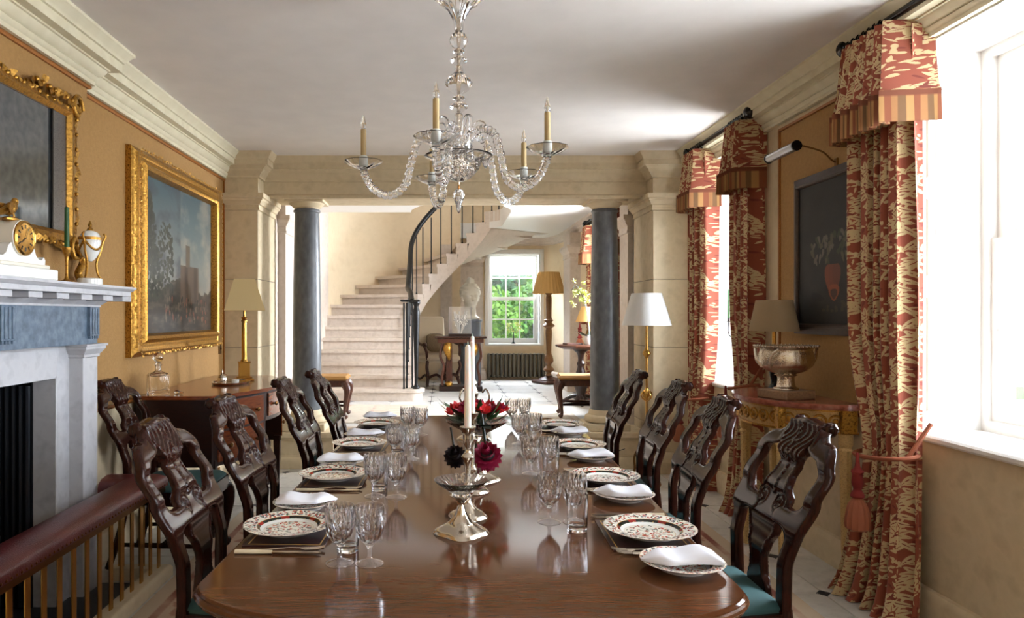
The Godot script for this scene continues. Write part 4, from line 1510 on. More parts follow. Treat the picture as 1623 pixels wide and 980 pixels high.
# a curtain hung along z at x: side +1 when it is tied towards its near end; y0 = floor
func curtain(label: String, x: float, za: float, zb: float, side: int, tie: float, y0: float) -> void:
	var top := 2.76 if y0 == 0.0 else 2.54
	var o := thing("curtain", label, "curtain", Vector3(x, y0, (za + zb) / 2), 0.0, "red damask curtains")
	var w := za - zb
	var nu := 96
	var folds := 6.0
	rng.seed = int(absf(za) * 1000)
	var ph := rng.randf() * TAU
	var rows := []
	var uvs := []
	var hgt := top - y0 - 0.02
	for i in 49:
		var v := i / 48.0
		var y := 0.006 + hgt * v
		var yy := y + y0
		# drawn in at the tie, spread on the floor
		var dt := (yy - y0 - tie) / 0.38
		var g := exp(-dt * dt)
		var spread := 1.0 - 0.34 * g + (0.22 * exp(-y / 0.16))
		var shift := side * w * 0.14 * g
		var row := PackedVector3Array()
		var ur := PackedVector2Array()
		for j in nu + 1:
			var u := j / float(nu)
			var amp := (0.045 + 0.02 * sin(u * 7.0 + ph)) * (1.0 - 0.25 * g) * (0.8 + 0.2 * (1 - v)) + 0.015 * exp(-y / 0.1)
			var a := TAU * folds * u + ph + 0.5 * sin(v * 3.0 + u * 9.0)
			var zz := (0.5 - u) * w * spread + shift + 0.010 * sin(2.0 * a) + side * 0.0
			var wr := maxf(0.0, absf(u - 0.5) - 0.43) / 0.07
			row.append(Vector3(wr * wr * 0.10 * (1.0 if u < 0.5 else 0.4) - amp * sin(a) - 0.012 * sin(a * 2.3) - 0.05 * exp(-y / 0.12), y, zz))
			ur.append(Vector2(u * w * 2.3 / 0.36, yy / 0.36))
		rows.append(row)
		uvs.append(ur)
	part(o, "drape", PM.new().grid(rows, false, false, uvs).mesh(80), M["curtain"])
	# gathered heading that hangs over the top, with a fringe
	var b0 := top - 0.335 - y0
	rows = []
	uvs = []
	for i in 13:
		var v := i / 12.0
		var y := lerpf(b0, top - y0 + 0.012, v)
		var row := PackedVector3Array()
		var ur := PackedVector2Array()
		for j in nu + 1:
			var u := j / float(nu)
			var wd := w * lerpf(1.18, 0.94, pow(v, 0.6))
			var amp := lerpf(0.034, 0.014, pow(v, 0.5))
			var a := TAU * (folds + 1.0) * u + ph * 2.0
			row.append(valance_point(u, wd, amp, a, y, v))
			ur.append(Vector2(u * w * 2.5 / 0.36 + 0.3, (y + 0.2) / 0.36))
		rows.append(row)
		uvs.append(ur)
	part(o, "valance", PM.new().grid(rows, false, false, uvs).mesh(80), M["curtain"])
	rows = []
	uvs = []
	var fu := 240
	for i in 4:
		var v := i / 3.0
		var row := PackedVector3Array()
		var ur := PackedVector2Array()
		for j in fu + 1:
			var u := j / float(fu)
			var a := TAU * (folds + 1.0) * u + ph * 2.0
			var p := valance_point(u, w * (1.185 + 0.02 * (1 - v)), 0.036, a, b0 - 0.145 * (1 - v) + 0.012, 0.0)
			p.x -= 0.006 + 0.004 * sin(u * TAU * 40.0) * (1.0 - v * 0.6)
			row.append(p)
			ur.append(Vector2(u * w * 34.0, 1.0 - v))
		rows.append(row)
		uvs.append(ur)
	part(o, "fringe", PM.new().grid(rows, false, false, uvs).mesh(80), M["fringe"])
	# rope round the waist, and its tassel
	var ty := tie
	var rope := []
	for k in 25:
		var a := TAU * k / 24.0
		rope.append(Vector3(-0.005 + cos(a) * 0.10, ty + 0.02 * sin(a + 0.6) - 0.0, side * w * 0.14 + sin(a) * w * 0.41))
	part(o, "tie_rope", PM.new().tube(rope, 0.011, 8, false), M["tassel"])
	var r2 := []
	for k in 8:
		r2.append(Vector3(0.0 + 0.012 * k, ty + 0.02 + 0.022 * k, side * (w * 0.5 + 0.004 * k)))
	part(o, "tie_rope", PM.new().tube(r2, 0.010, 8), M["tassel"])
	var ts := Vector3(-0.125, ty, side * w * 0.14 - 0.02)
	var tl := part(o, "tassel", PM.new().lathe(soft_profile([0.0, -0.36, 0.052, -0.355, 0.045, -0.26, 0.022, -0.215, 0.024, -0.20, 0.0, -0.195], 4), 40, ts, Basis.IDENTITY, func(a, _k): return 1.0 + 0.05 * sin(a * 13.0)), M["tassel"])
	part(tl, "tassel_head", PM.new().lathe(soft_profile([0.0, -0.21, 0.03, -0.208, 0.028, -0.19, 0.018, -0.17, 0.026, -0.14, 0.022, -0.10, 0.028, -0.085, 0.012, -0.06, 0.007, 0.0, 0.0, 0.0], 3), 16, ts), M["rope_red"])


func valance_point(u: float, wd: float, amp: float, a: float, y: float, v: float) -> Vector3:
	# the heading wraps round to the wall at both ends
	var z := (0.5 - u) * wd
	var wrap := maxf(0.0, absf(u - 0.5) - 0.42) / 0.08
	return Vector3(-0.072 - amp * sin(a) - 0.02 * (1.0 - v) + wrap * 0.19, y, z)


# ---------------------------------------------------------------- rugs
func flat_rug(x0: float, x1: float, z0: float, z1: float, y: float, t: float) -> PM:
	var p := PM.new().bx(x0, x1, y, y + t * 0.98, z0, z1, 0.002)
	var b := p.v.size()
	for q in [[0, 0], [1, 0], [1, 1], [0, 1]]:
		p.vert(Vector3(lerpf(x0, x1, q[0]), y + t, lerpf(z0, z1, q[1])), Vector2(q[0], q[1]))
	p.quad(b, b + 3, b + 2, b + 1)
	if (p.v[b + 2] - p.v[b]).cross(p.v[b + 3] - p.v[b]).y < 0:
		pass
	return p


func build_rugs() -> void:
	single("rug", "large faded red and cream patterned rug under the dining table", "rug", flat_rug(-1.46, 1.78, 1.0, -5.12, 0.0005, 0.006), M["rug"])
	single("hall_rug", "pale worn patterned rug on the hall floor beyond the table", "rug", flat_rug(-1.2, 1.42, -7.15, -8.6, HF + 0.0005, 0.007), M["rug_pale"])


# ---------------------------------------------------------------- dining table
const TABLE_AT := Vector3(0.107, 0, -3.10)
const TABLE_TURN := -0.036


# a place on the table top: x across, z along it, both from the table's middle
func on_table(x: float, z: float) -> Vector3:
	var p := TABLE_AT + Basis(Vector3.UP, TABLE_TURN) * Vector3(x, 0, z)
	return Vector3(p.x, TH, p.z)


func table_outline() -> Array:
	var out := []
	var hw := 0.672
	var hl := 1.61
	var e := 0.27
	var n := 2.2
	for q in 4:
		for k in 24:
			var a := PI / 2 * k / 24.0
			if q % 2:
				a = PI / 2 - a
			var x := hw * pow(cos(a), 2.0 / n)
			var z := hl - e + e * pow(sin(a), 2.0 / n)
			var sx := 1.0 if q == 0 or q == 3 else -1.0
			var sz := 1.0 if q < 2 else -1.0
			out.append(Vector2(sx * x, sz * z))
	return out


func build_table() -> void:
	var o := thing("dining_table", "long polished mahogany dining table with rounded ends", "table", TABLE_AT, TABLE_TURN)
	# the outline with extra points where leaves meet
	var line := table_outline()
	var seams := [-1.8, -0.42, 0.39, 1.8]
	var full := []
	for i in line.size():
		var a: Vector2 = line[i]
		var b: Vector2 = line[(i + 1) % line.size()]
		full.append(a)
		var cuts := []
		for s in [seams[1], seams[2]]:
			if (a.y - s) * (b.y - s) < 0:
				cuts.append(a.lerp(b, (s - a.y) / (b.y - a.y)))
		if cuts.size() == 2 and cuts[0].distance_to(a) > cuts[1].distance_to(a):
			cuts.reverse()
		full.append_array(cuts)
	var n := full.size()
	var nor := []
	for i in n:
		var d: Vector2 = (full[(i + 1) % n] - full[(i - 1 + n) % n]).normalized()
		var m := Vector2(d.y, -d.x)
		nor.append(m if m.dot(full[i]) > 0 else -m)
	var rings := [[0.06, 0.722], [0.012, 0.722], [0.006, 0.727], [0.006, 0.733], [0.0, 0.736], [-0.003, 0.742], [0.0, 0.748], [0.006, 0.7505], [0.006, 0.754], [0.010, 0.759], [0.015, TH]]
	for k in 3:
		var lo: float = seams[k]
		var hi: float = seams[k + 1]
		var g := 0.0008
		var rows := []
		for r in rings:
			var row := PackedVector3Array()
			for i in n:
				var p: Vector2 = full[i]
				if p.y < lo - 0.001 or p.y > hi + 0.001:
					continue
				p -= nor[i] * r[0]
				row.append(Vector3(p.x, r[1], clampf(p.y, lo + g, hi - g)))
			rows.append(row)
		part(o, "leaf", PM.new().grid(rows, true, true), M["table_wood"])
	var ap := []
	var inn := []
	for i in range(0, n, 2):
		var p: Vector2 = full[i] - nor[i] * 0.10
		inn.append(Vector3(p.x, 0, p.y))
	part(o, "apron", PM.new().sweep(inn, [Vector2(-0.012, 0.64), Vector2(0.012, 0.64), Vector2(0.012, 0.7225), Vector2(-0.012, 0.7225)], Vector3.UP, true), M["mahogany_dark"])
	for z in [-0.85, 0.85]:
		var pd := part(o, "pedestal", PM.new().lathe(soft_profile([0.0, 0.22, 0.075, 0.22, 0.08, 0.27, 0.05, 0.33, 0.085, 0.42, 0.075, 0.50, 0.045, 0.58, 0.06, 0.63, 0.12, 0.66, 0.12, 0.722, 0.0, 0.722], 4), 24, Vector3(0, 0, z)), M["mahogany_dark"])
		for k in 4:
			var a := PI / 4 + PI / 2 * k
			var d := Vector3(cos(a), 0, sin(a))
			var c := Vector3(0, 0, z)
			part(pd, "foot", PM.new().tube(smooth([c + d * 0.05 + Vector3.UP * 0.28, c + d * 0.18 + Vector3.UP * 0.26, c + d * 0.34 + Vector3.UP * 0.13, c + d * 0.46 + Vector3.UP * 0.046, c + d * 0.52 + Vector3.UP * 0.046], 4), 0.03, 8), M["mahogany_dark"])


# ---------------------------------------------------------------- chairs
const RAKE := [[0.0, -0.10], [0.25, -0.035], [0.45, 0.0], [0.60, 0.0], [0.72, -0.022], [0.84, -0.068], [0.95, -0.118], [1.10, -0.185]]
const STILE := [[0.190, 0.44, 0.031], [0.194, 0.56, 0.030], [0.205, 0.68, 0.031], [0.222, 0.755, 0.034], [0.238, 0.82, 0.033], [0.244, 0.89, 0.031], [0.232, 0.955, 0.030], [0.195, 1.002, 0.030], [0.148, 1.012, 0.029], [0.112, 1.03, 0.034], [0.075, 1.052, 0.042], [0.0, 1.062, 0.046]]
const SPLAT := [[0.44, 0.092], [0.48, 0.082], [0.53, 0.054], [0.58, 0.050], [0.64, 0.072], [0.70, 0.105], [0.755, 0.122], [0.81, 0.112], [0.86, 0.082], [0.90, 0.066], [0.95, 0.068], [0.99, 0.088], [1.05, 0.105]]


var stile := []


func d_frame(x: float, y: float) -> float:
	var p := Vector2(absf(x), y)
	var d := 9.0
	if stile.is_empty():
		var c := []
		for q in STILE:
			c.append(Vector3(q[0], q[1], q[2]))
		stile = smooth(c, 3)
	for i in stile.size() - 1:
		var a: Vector3 = stile[i]
		var b: Vector3 = stile[i + 1]
		if absf(p.y - a.y) > 0.12:
			continue
		d = minf(d, seg2(p, Vector2(a.x, a.y), Vector2(b.x, b.y), a.z, b.z))
	d = smin(d, seg2(p, Vector2(0.09, 0.765), Vector2(0.215, 0.762), 0.032, 0.032), 0.055)
	return d


func d_splat(x: float, y: float) -> float:
	var w := knots(SPLAT, y)
	return maxf(absf(x) - w, maxf(0.435 - y, y - 1.095))


func h_frame(x: float, y: float) -> float:
	var t := 0.0165
	if y > 0.99 and absf(x) < 0.12:
		t += 0.006 * smoothstep(0.99, 1.06, y)
	return t


func h_splat(x: float, y: float) -> float:
	var t := 0.0115
	if y > 0.93:
		# carved drapery falling from the crest
		var f := smoothstep(0.93, 1.0, y)
		t += f * (0.010 + 0.006 * absf(sin(x * 95.0 + 3.0 * sin(y * 40.0))))
	elif y < 0.86 and y > 0.74 and absf(x) > 0.02:
		# scrolls
		var c := Vector2(absf(x) - 0.062, y - 0.80)
		var a := atan2(c.y, c.x)
		var r := c.length()
		t += 0.007 * maxf(0.0, sin(r * 330.0 - a)) * (1.0 - smoothstep(0.028, 0.042, r))
	var e := knots(SPLAT, y) - absf(x)
	if y < 0.93 and y > 0.5 and e < 0.017:
		t += 0.005 * (0.6 + 0.4 * sin((y + absf(x) * 0.6) * 520.0))
	if absf(x) < 0.010 and y > 0.82:
		t += 0.006 * (0.5 + 0.5 * sin(y * 260.0))
	return t


func make_chair() -> Node3D:
	var o := thing("dining_chair", "carved", "chair", Vector3.ZERO, 0.0, "carved dining chairs")
	var wood: Material = M["chair_wood"]
	var bend := func(p: Vector3) -> Vector3: return Vector3(p.x * 0.95, p.y if p.y < 0.5 else 0.5 + (p.y - 0.5) * 0.91, p.z - 0.22 + knots(RAKE, p.y))
	var cell := 0.0058
	var fr := field_board(d_frame, h_frame, Vector3(-0.30, 0.425, -0.045), Vector3(0.30, 1.125, 0.045), cell, 0.011)
	fr.warp(0, bend)
	part(o, "back_frame", fr.mesh(50), wood)
	var sp := field_board(d_splat, h_splat, Vector3(-0.14, 0.425, -0.04), Vector3(0.14, 1.105, 0.04), 0.0048, 0.008)
	sp.warp(0, bend)
	part(o, "splat", sp.mesh(50), wood)
	var sc := PM.new().lathe(soft_profile([0.0, -0.115, 0.018, -0.113, 0.026, -0.10, 0.018, -0.085, 0.02, -0.04, 0.026, 0.0, 0.02, 0.04, 0.018, 0.085, 0.026, 0.10, 0.018, 0.113, 0.0, 0.115], 3), 14, Vector3(0, 1.026, -0.22 - 0.197), Basis(Vector3.BACK, PI / 2), func(a, k): return 1.0 + 0.10 * sin(a * 6.0 + k))
	part(o, "crest_scroll", sc, wood)
	# seat
	var seat := PackedVector2Array()
	var rim := []
	for q in [[-0.20, -0.235], [0.20, -0.235], [0.265, 0.10], [0.255, 0.19], [0.20, 0.225], [-0.20, 0.225], [-0.255, 0.19], [-0.265, 0.10]]:
		seat.append(Vector2(q[0], q[1]))
	var up := Basis(Vector3.RIGHT, Vector3.BACK, Vector3.UP)
	part(o, "seat_frame", PM.new().prism(seat, 0.075, Transform3D(up, Vector3(0, 0.375, 0))), wood)
	var rows := []
	for r in [[0.0, 0.449], [0.0, 0.462], [0.02, 0.474], [0.06, 0.484], [0.14, 0.49]]:
		var row := PackedVector3Array()
		for p in seat:
			var k: float = 1.0 - r[0] / 0.24
			row.append(Vector3(p.x * k * 0.95, r[1], p.y * k * 0.95))
		rows.append(row)
	part(o, "seat_cushion", PM.new().grid(rows, true, true).mesh(60), M["seat_teal"], "teal upholstered drop in seat")
	# cabriole front legs, raked back legs
	for s in [-1, 1]:
		part(o, "leg", PM.new().tube(smooth([Vector3(s * 0.225, 0.40, 0.185), Vector3(s * 0.25, 0.33, 0.21), Vector3(s * 0.245, 0.22, 0.205), Vector3(s * 0.228, 0.10, 0.19), Vector3(s * 0.235, 0.045, 0.20), Vector3(s * 0.245, 0.03, 0.212)], 4), [0.036, 0.038, 0.039, 0.040, 0.040, 0.038, 0.036, 0.033, 0.029, 0.026, 0.024, 0.022, 0.019, 0.018, 0.017, 0.017, 0.020, 0.025, 0.028, 0.028, 0.024], 10), wood)
		part(o, "leg", PM.new().tube(smooth([Vector3(s * 0.188, 0.46, -0.22), Vector3(s * 0.188, 0.25, -0.25), Vector3(s * 0.195, 0.02, -0.32)], 4), [0.024, 0.023, 0.022, 0.021, 0.020, 0.020, 0.019, 0.019, 0.020], 8), wood)
		part(o, "stretcher", PM.new().tube([Vector3(s * 0.226, 0.15, 0.19), Vector3(s * 0.21, 0.15, -0.02), Vector3(s * 0.19, 0.15, -0.275)], [0.011, 0.016, 0.011], 8), wood)
	part(o, "stretcher", PM.new().tube([Vector3(-0.21, 0.15, -0.02), Vector3(0, 0.15, -0.02), Vector3(0.21, 0.15, -0.02)], [0.011, 0.018, 0.011], 8), wood)
	return o


func build_chairs() -> void:
	var proto := make_chair()
	# crest places read off the picture: x, depth
	var list := [
		[-1.02, 2.50, 1, "carved mahogany chair by the club fender, at the rounded table end"],
		[-0.995, 3.22, 1, "carved mahogany chair before the bow front sideboard drawers"],
		[-0.935, 4.14, 1, "carved mahogany chair beside the sideboard's curved end"],
		[-0.865, 4.76, 1, "carved mahogany chair nearest the column by the staircase"],
		[1.285, 2.50, -1, "carved mahogany chair before the tied damask curtain and console"],
		[1.26, 3.20, -1, "carved mahogany chair second from the console end curtain"],
		[1.32, 3.98, -1, "carved mahogany chair before the standard lamp's scrolled foot"],
		[1.285, 4.70, -1, "carved mahogany chair nearest the column by the standard lamp"],
	]
	for k in list.size():
		var a: Array = list[k]
		var turn: float = a[2] * PI / 2 + TABLE_TURN + [0.02, -0.03, 0.0, 0.03, 0.04, -0.02, 0.0, -0.02][k]
		var back := Basis(Vector3.UP, turn) * Vector3(0, 0, -0.40)
		var at := Vector3(a[0], 0.007, -a[1]) - back
		if k == 0:
			proto.position = at
			proto.rotation.y = turn
			proto.set_meta("label", a[3])
		else:
			copy_of(proto, at, turn, a[3])
	# one more stands against the wall past the fireplace
	copy_of(proto, Vector3(-1.53, 0.0025, -4.13), PI / 2, "carved mahogany chair against the yellow wall behind the fender")
	get_node("dining_chair_008").set_meta("group", "chair by the wall")


# ---------------------------------------------------------------- place settings
func make_goblet() -> Node3D:
	var o := thing("goblet", "cut crystal goblet", "goblet", Vector3.ZERO, 0.0, "cut crystal goblets")
	var cut := func(a, k): return 1.0 + (0.07 * (absf(sin(a * 8.0)) - 0.5) + 0.02 * sin(a * 16.0) * sin(k * 2.1) if k >= 4 and k <= 14 else 0.0)
	# outside of foot, stem and bowl, then down the inside
	var pr := soft_profile([0.0, 0.0, 0.034, 0.0, 0.035, 0.003, 0.020, 0.008, 0.007, 0.016, 0.0055, 0.035, 0.008, 0.046, 0.016, 0.056, 0.031, 0.075, 0.0375, 0.10, 0.0385, 0.125, 0.0385, 0.155], 3)
	pr = pr.slice(17)
	pr[0] = Vector2(0.0, pr[0].y - 0.002)
	pr.append_array(soft_profile([0.0370, 0.155, 0.0365, 0.125, 0.0350, 0.10, 0.0285, 0.078, 0.014, 0.063, 0.0, 0.060], 3))
	part(o, "foot", PM.new().lathe(soft_profile([0.0, 0.0, 0.034, 0.0, 0.035, 0.003, 0.020, 0.008, 0.007, 0.016, 0.0055, 0.035, 0.008, 0.044, 0.0, 0.0445], 3), 32).mesh(40), M["glass_clear"])
	part(o, "bowl", PM.new().lathe(pr, 96, Vector3.ZERO, Basis.IDENTITY, cut).mesh(20), M["glass"])
	return o


func make_tumbler() -> Node3D:
	var o := thing("tumbler", "plain straight glass tumbler", "glass", Vector3.ZERO, 0.0, "plain glass tumblers")
	var pr := spin([0.0, 0.0, 0.028, 0.0, 0.030, 0.003, 0.032, 0.05, 0.034, 0.115, 0.0325, 0.116, 0.0305, 0.05, 0.0285, 0.020, 0.024, 0.016, 0.0, 0.015])
	part(o, "glass", PM.new().lathe(pr, 36).mesh(30), M["glass"])
	return o


func plate_shape(r: float, seg := 48) -> Array:
	# top with picture, then the underside
	var p := PM.new()
	var prof := [[0.0, 0.006], [0.56, 0.006], [0.60, 0.008], [0.68, 0.017], [0.72, 0.019], [0.97, 0.024], [1.0, 0.0235]]
	var rows := []
	var uvs := []
	for q in prof:
		var row := PackedVector3Array()
		var ur := PackedVector2Array()
		for j in seg:
			var a := TAU * j / seg
			row.append(Vector3(cos(a), 0, sin(a)) * maxf(q[0], 0.001) * r + Vector3.UP * q[1])
			ur.append(Vector2(0.5 + 0.5 * q[0] * cos(a), 0.5 + 0.5 * q[0] * sin(a)))
		rows.append(row)
		uvs.append(ur)
	p.grid(rows, true, false, uvs)
	if p.t.size():
		var n := (p.v[p.t[2]] - p.v[p.t[0]]).cross(p.v[p.t[1]] - p.v[p.t[0]])
		var k := seg * 3 * 6
		n = (p.v[p.t[k + 2]] - p.v[p.t[k]]).cross(p.v[p.t[k + 1]] - p.v[p.t[k]])
		if n.y < 0:
			p.flip(0)
	var u := PM.new().lathe(spin([0.0, 0.002, r * 0.5, 0.002, r * 0.52, 0.0, r * 0.57, 0.0, r * 0.585, 0.003, r * 0.70, 0.014, r * 0.97, 0.021, r * 1.0, 0.0235, r * 0.998, 0.0237, r * 0.95, 0.0228, r * 0.66, 0.0135, r * 0.54, 0.0052, 0.0, 0.0052]), seg)
	return [p.mesh(60), u.mesh(40)]


func build_place_settings() -> void:
	var big := plate_shape(0.136)
	var small := plate_shape(0.108)
	var pl := thing("dinner_plate", "plate", "plate", Vector3.ZERO, 0.0, "patterned dinner plates")
	part(pl, "decorated_face", big[0], M["plate_figure"])
	part(pl, "porcelain_body", big[1], M["porcelain"])
	var sp := thing("side_plate", "plate", "plate", Vector3.ZERO, 0.0, "patterned side plates")
	part(sp, "decorated_face", small[0], M["plate_figure"])
	part(sp, "porcelain_body", small[1], M["porcelain"])
	var pm := thing("place_mat", "mat", "place mat", Vector3.ZERO, 0.0, "maroon place mats")
	part(pm, "board", PM.new().box(Vector3(0, 0.002, 0), Vector3(0.30, 0.004, 0.235), 0.001), M["mat_maroon"])
	var ring := [Vector3(-0.135, 0.004, -0.103), Vector3(-0.135, 0.004, 0.103), Vector3(0.135, 0.004, 0.103), Vector3(0.135, 0.004, -0.103)]
	part(pm, "gilt_line", PM.new().sweep(ring, [Vector2(-0.0018, -0.0002), Vector2(0.0018, -0.0002), Vector2(0.0018, 0.0004), Vector2(-0.0018, 0.0004)], Vector3.UP, true), M["mat_line"])
	var gb := make_goblet()
	var tb := make_tumbler()
	var kn := thing("table_knife", "knife", "knife", Vector3.ZERO, 0.0, "bone handled knives")
	part(kn, "handle", PM.new().tube([Vector3(-0.118, 0.006, 0), Vector3(-0.07, 0.006, 0), Vector3(-0.015, 0.006, 0)], [0.009, 0.0095, 0.007], 8, true, 0.62), M["bone"])
	var bl := PackedVector2Array([Vector2(-0.015, -0.006), Vector2(0.07, -0.009), Vector2(0.105, -0.008), Vector2(0.122, 0.0), Vector2(0.112, 0.006), Vector2(0.07, 0.0075), Vector2(-0.015, 0.006)])
	part(kn, "blade", PM.new().prism(bl, 0.002, Transform3D(Basis(Vector3.RIGHT, Vector3.BACK, Vector3.UP), Vector3(0, 0.005, 0))), M["silver"])
	var fk := thing("table_fork", "fork", "fork", Vector3.ZERO, 0.0, "silver forks")
	part(fk, "handle", PM.new().tube([Vector3(-0.10, 0.004, 0), Vector3(-0.06, 0.006, 0), Vector3(0.0, 0.010, 0), Vector3(0.035, 0.008, 0)], [0.008, 0.005, 0.003, 0.004], 8, true, 0.45), M["silver"])
	part(fk, "tine_base", PM.new().tube([Vector3(0.033, 0.008, 0), Vector3(0.045, 0.006, 0), Vector3(0.056, 0.006, 0)], [0.005, 0.011, 0.011], 8, true, 0.3), M["silver"])
	for k in 4:
		part(fk, "tine", PM.new().tube([Vector3(0.052, 0.006, -0.0085 + k * 0.0057), Vector3(0.08, 0.006, -0.0085 + k * 0.0057), Vector3(0.10, 0.011, -0.0085 + k * 0.0057)], [0.0018, 0.0016, 0.001], 5), M["silver"])
	var nps := []
	for v in 2:
		nps.append(napkin_shape(v))
	var zs := [0.945, 0.245, -0.45, -1.12]
	var places := {
		-1: ["by the club fender chair", "before the sideboard drawers chair", "by the third chair along from the fender", "nearest the staircase column"],
		1: ["before the console end chair", "second along from the console", "third along from the console", "nearest the standard lamp column"],
	}
	var first := true
	for s in [-1, 1]:
		for k in 4:
			var z: float = zs[k]
			var turn: float = TABLE_TURN + (0.0 if s < 0 else PI)
			var where: String = places[s][k]
			var x: float = s * 0.545
			# for each sitter: knife and fork to the right, napkin plate to the left
			var rt: float = -s     # sitter's right along z
			put(pm, first, on_table(s * 0.525, z), turn + PI / 2, "maroon place mat with gilt line, setting " + where)
			put(pl, first, on_table(x, z) + Vector3.UP * 0.0045, turn, "red and blue patterned dinner plate, setting " + where)
			put(sp, first, on_table(s * 0.56, z - rt * 0.275), turn, "small patterned side plate under napkin, setting " + where)
			put(kn, first, on_table(s * 0.525, z + rt * 0.205), turn, "bone handled knife, setting " + where)
			put(fk, first, on_table(s * 0.50, z + rt * 0.178), turn + 0.12, "silver fork beside the knife, setting " + where)
			put(fk, false, on_table(s * 0.50, z - rt * 0.155), turn - 0.06, "silver fork next to the napkin, setting " + where)
			put(fk, false, on_table(s * 0.51, z - rt * 0.178), turn - 0.02, "second silver fork next to the napkin, setting " + where)
			single("napkin", "white folded linen napkin, setting " + where, "napkin", nps[k % 2], M["napkin"], "white folded napkins", on_table(s * 0.565, z - rt * 0.275) + Vector3.UP * 0.0245, turn + [0.05, -0.08, 0.1, 0.0][k])
			var gz: float = z + rt * 0.27 if s < 0 else z + rt * 0.13
			put(gb, first, on_table(s * 0.34, gz), 0.3, "outer cut crystal goblet, setting " + where)
			put(gb, false, on_table(s * 0.26, gz + 0.01 * k), 0.1, "inner cut crystal goblet, setting " + where)
			put(tb, first, on_table(s * 0.335, gz - 0.10 if s < 0 else gz + 0.09), 0.0, "plain glass tumbler, setting " + where)
			first = false


func put(proto: Node3D, own: bool, at: Vector3, turn: float, label: String) -> void:
	if own:
		proto.position = at
		proto.rotation.y = turn
		proto.set_meta("label", label)
	else:
		copy_of(proto, at, turn, label)


# a napkin folded to a band with one end turned to a point
func napkin_shape(v: int) -> ArrayMesh:
	var rows := []
	var nx := 16
	for i in nx + 1:
		var u := i / float(nx)
		var x := lerpf(-0.085, 0.115, u)
		var hw := 0.052 if u < 0.7 else lerpf(0.052, 0.006, (u - 0.7) / 0.3)
		var th := (0.019 + 0.005 * sin(u * 9.0 + v)) * (1.0 if u < 0.72 else lerpf(1.0, 0.18, (u - 0.72) / 0.28))
		if u < 0.12:
			th *= lerpf(0.65, 1.0, u / 0.12)
		var dz := (0.008 * sin(u * 5.0 + v * 2.0)) - (0.012 * u if v else 0.0)
		var row := PackedVector3Array()
		for q in [[-1.0, 0.0], [-1.02, 0.45], [-0.92, 0.85], [-0.6, 1.0], [-0.1, 0.94], [0.4, 1.03], [0.85, 0.9], [1.02, 0.5], [1.0, 0.0], [0.5, -0.02], [-0.5, -0.02]]:
			row.append(Vector3(x, q[1] * th, q[0] * hw + dz))
		rows.append(row)
	return PM.new().grid(rows, true, true).mesh(60)


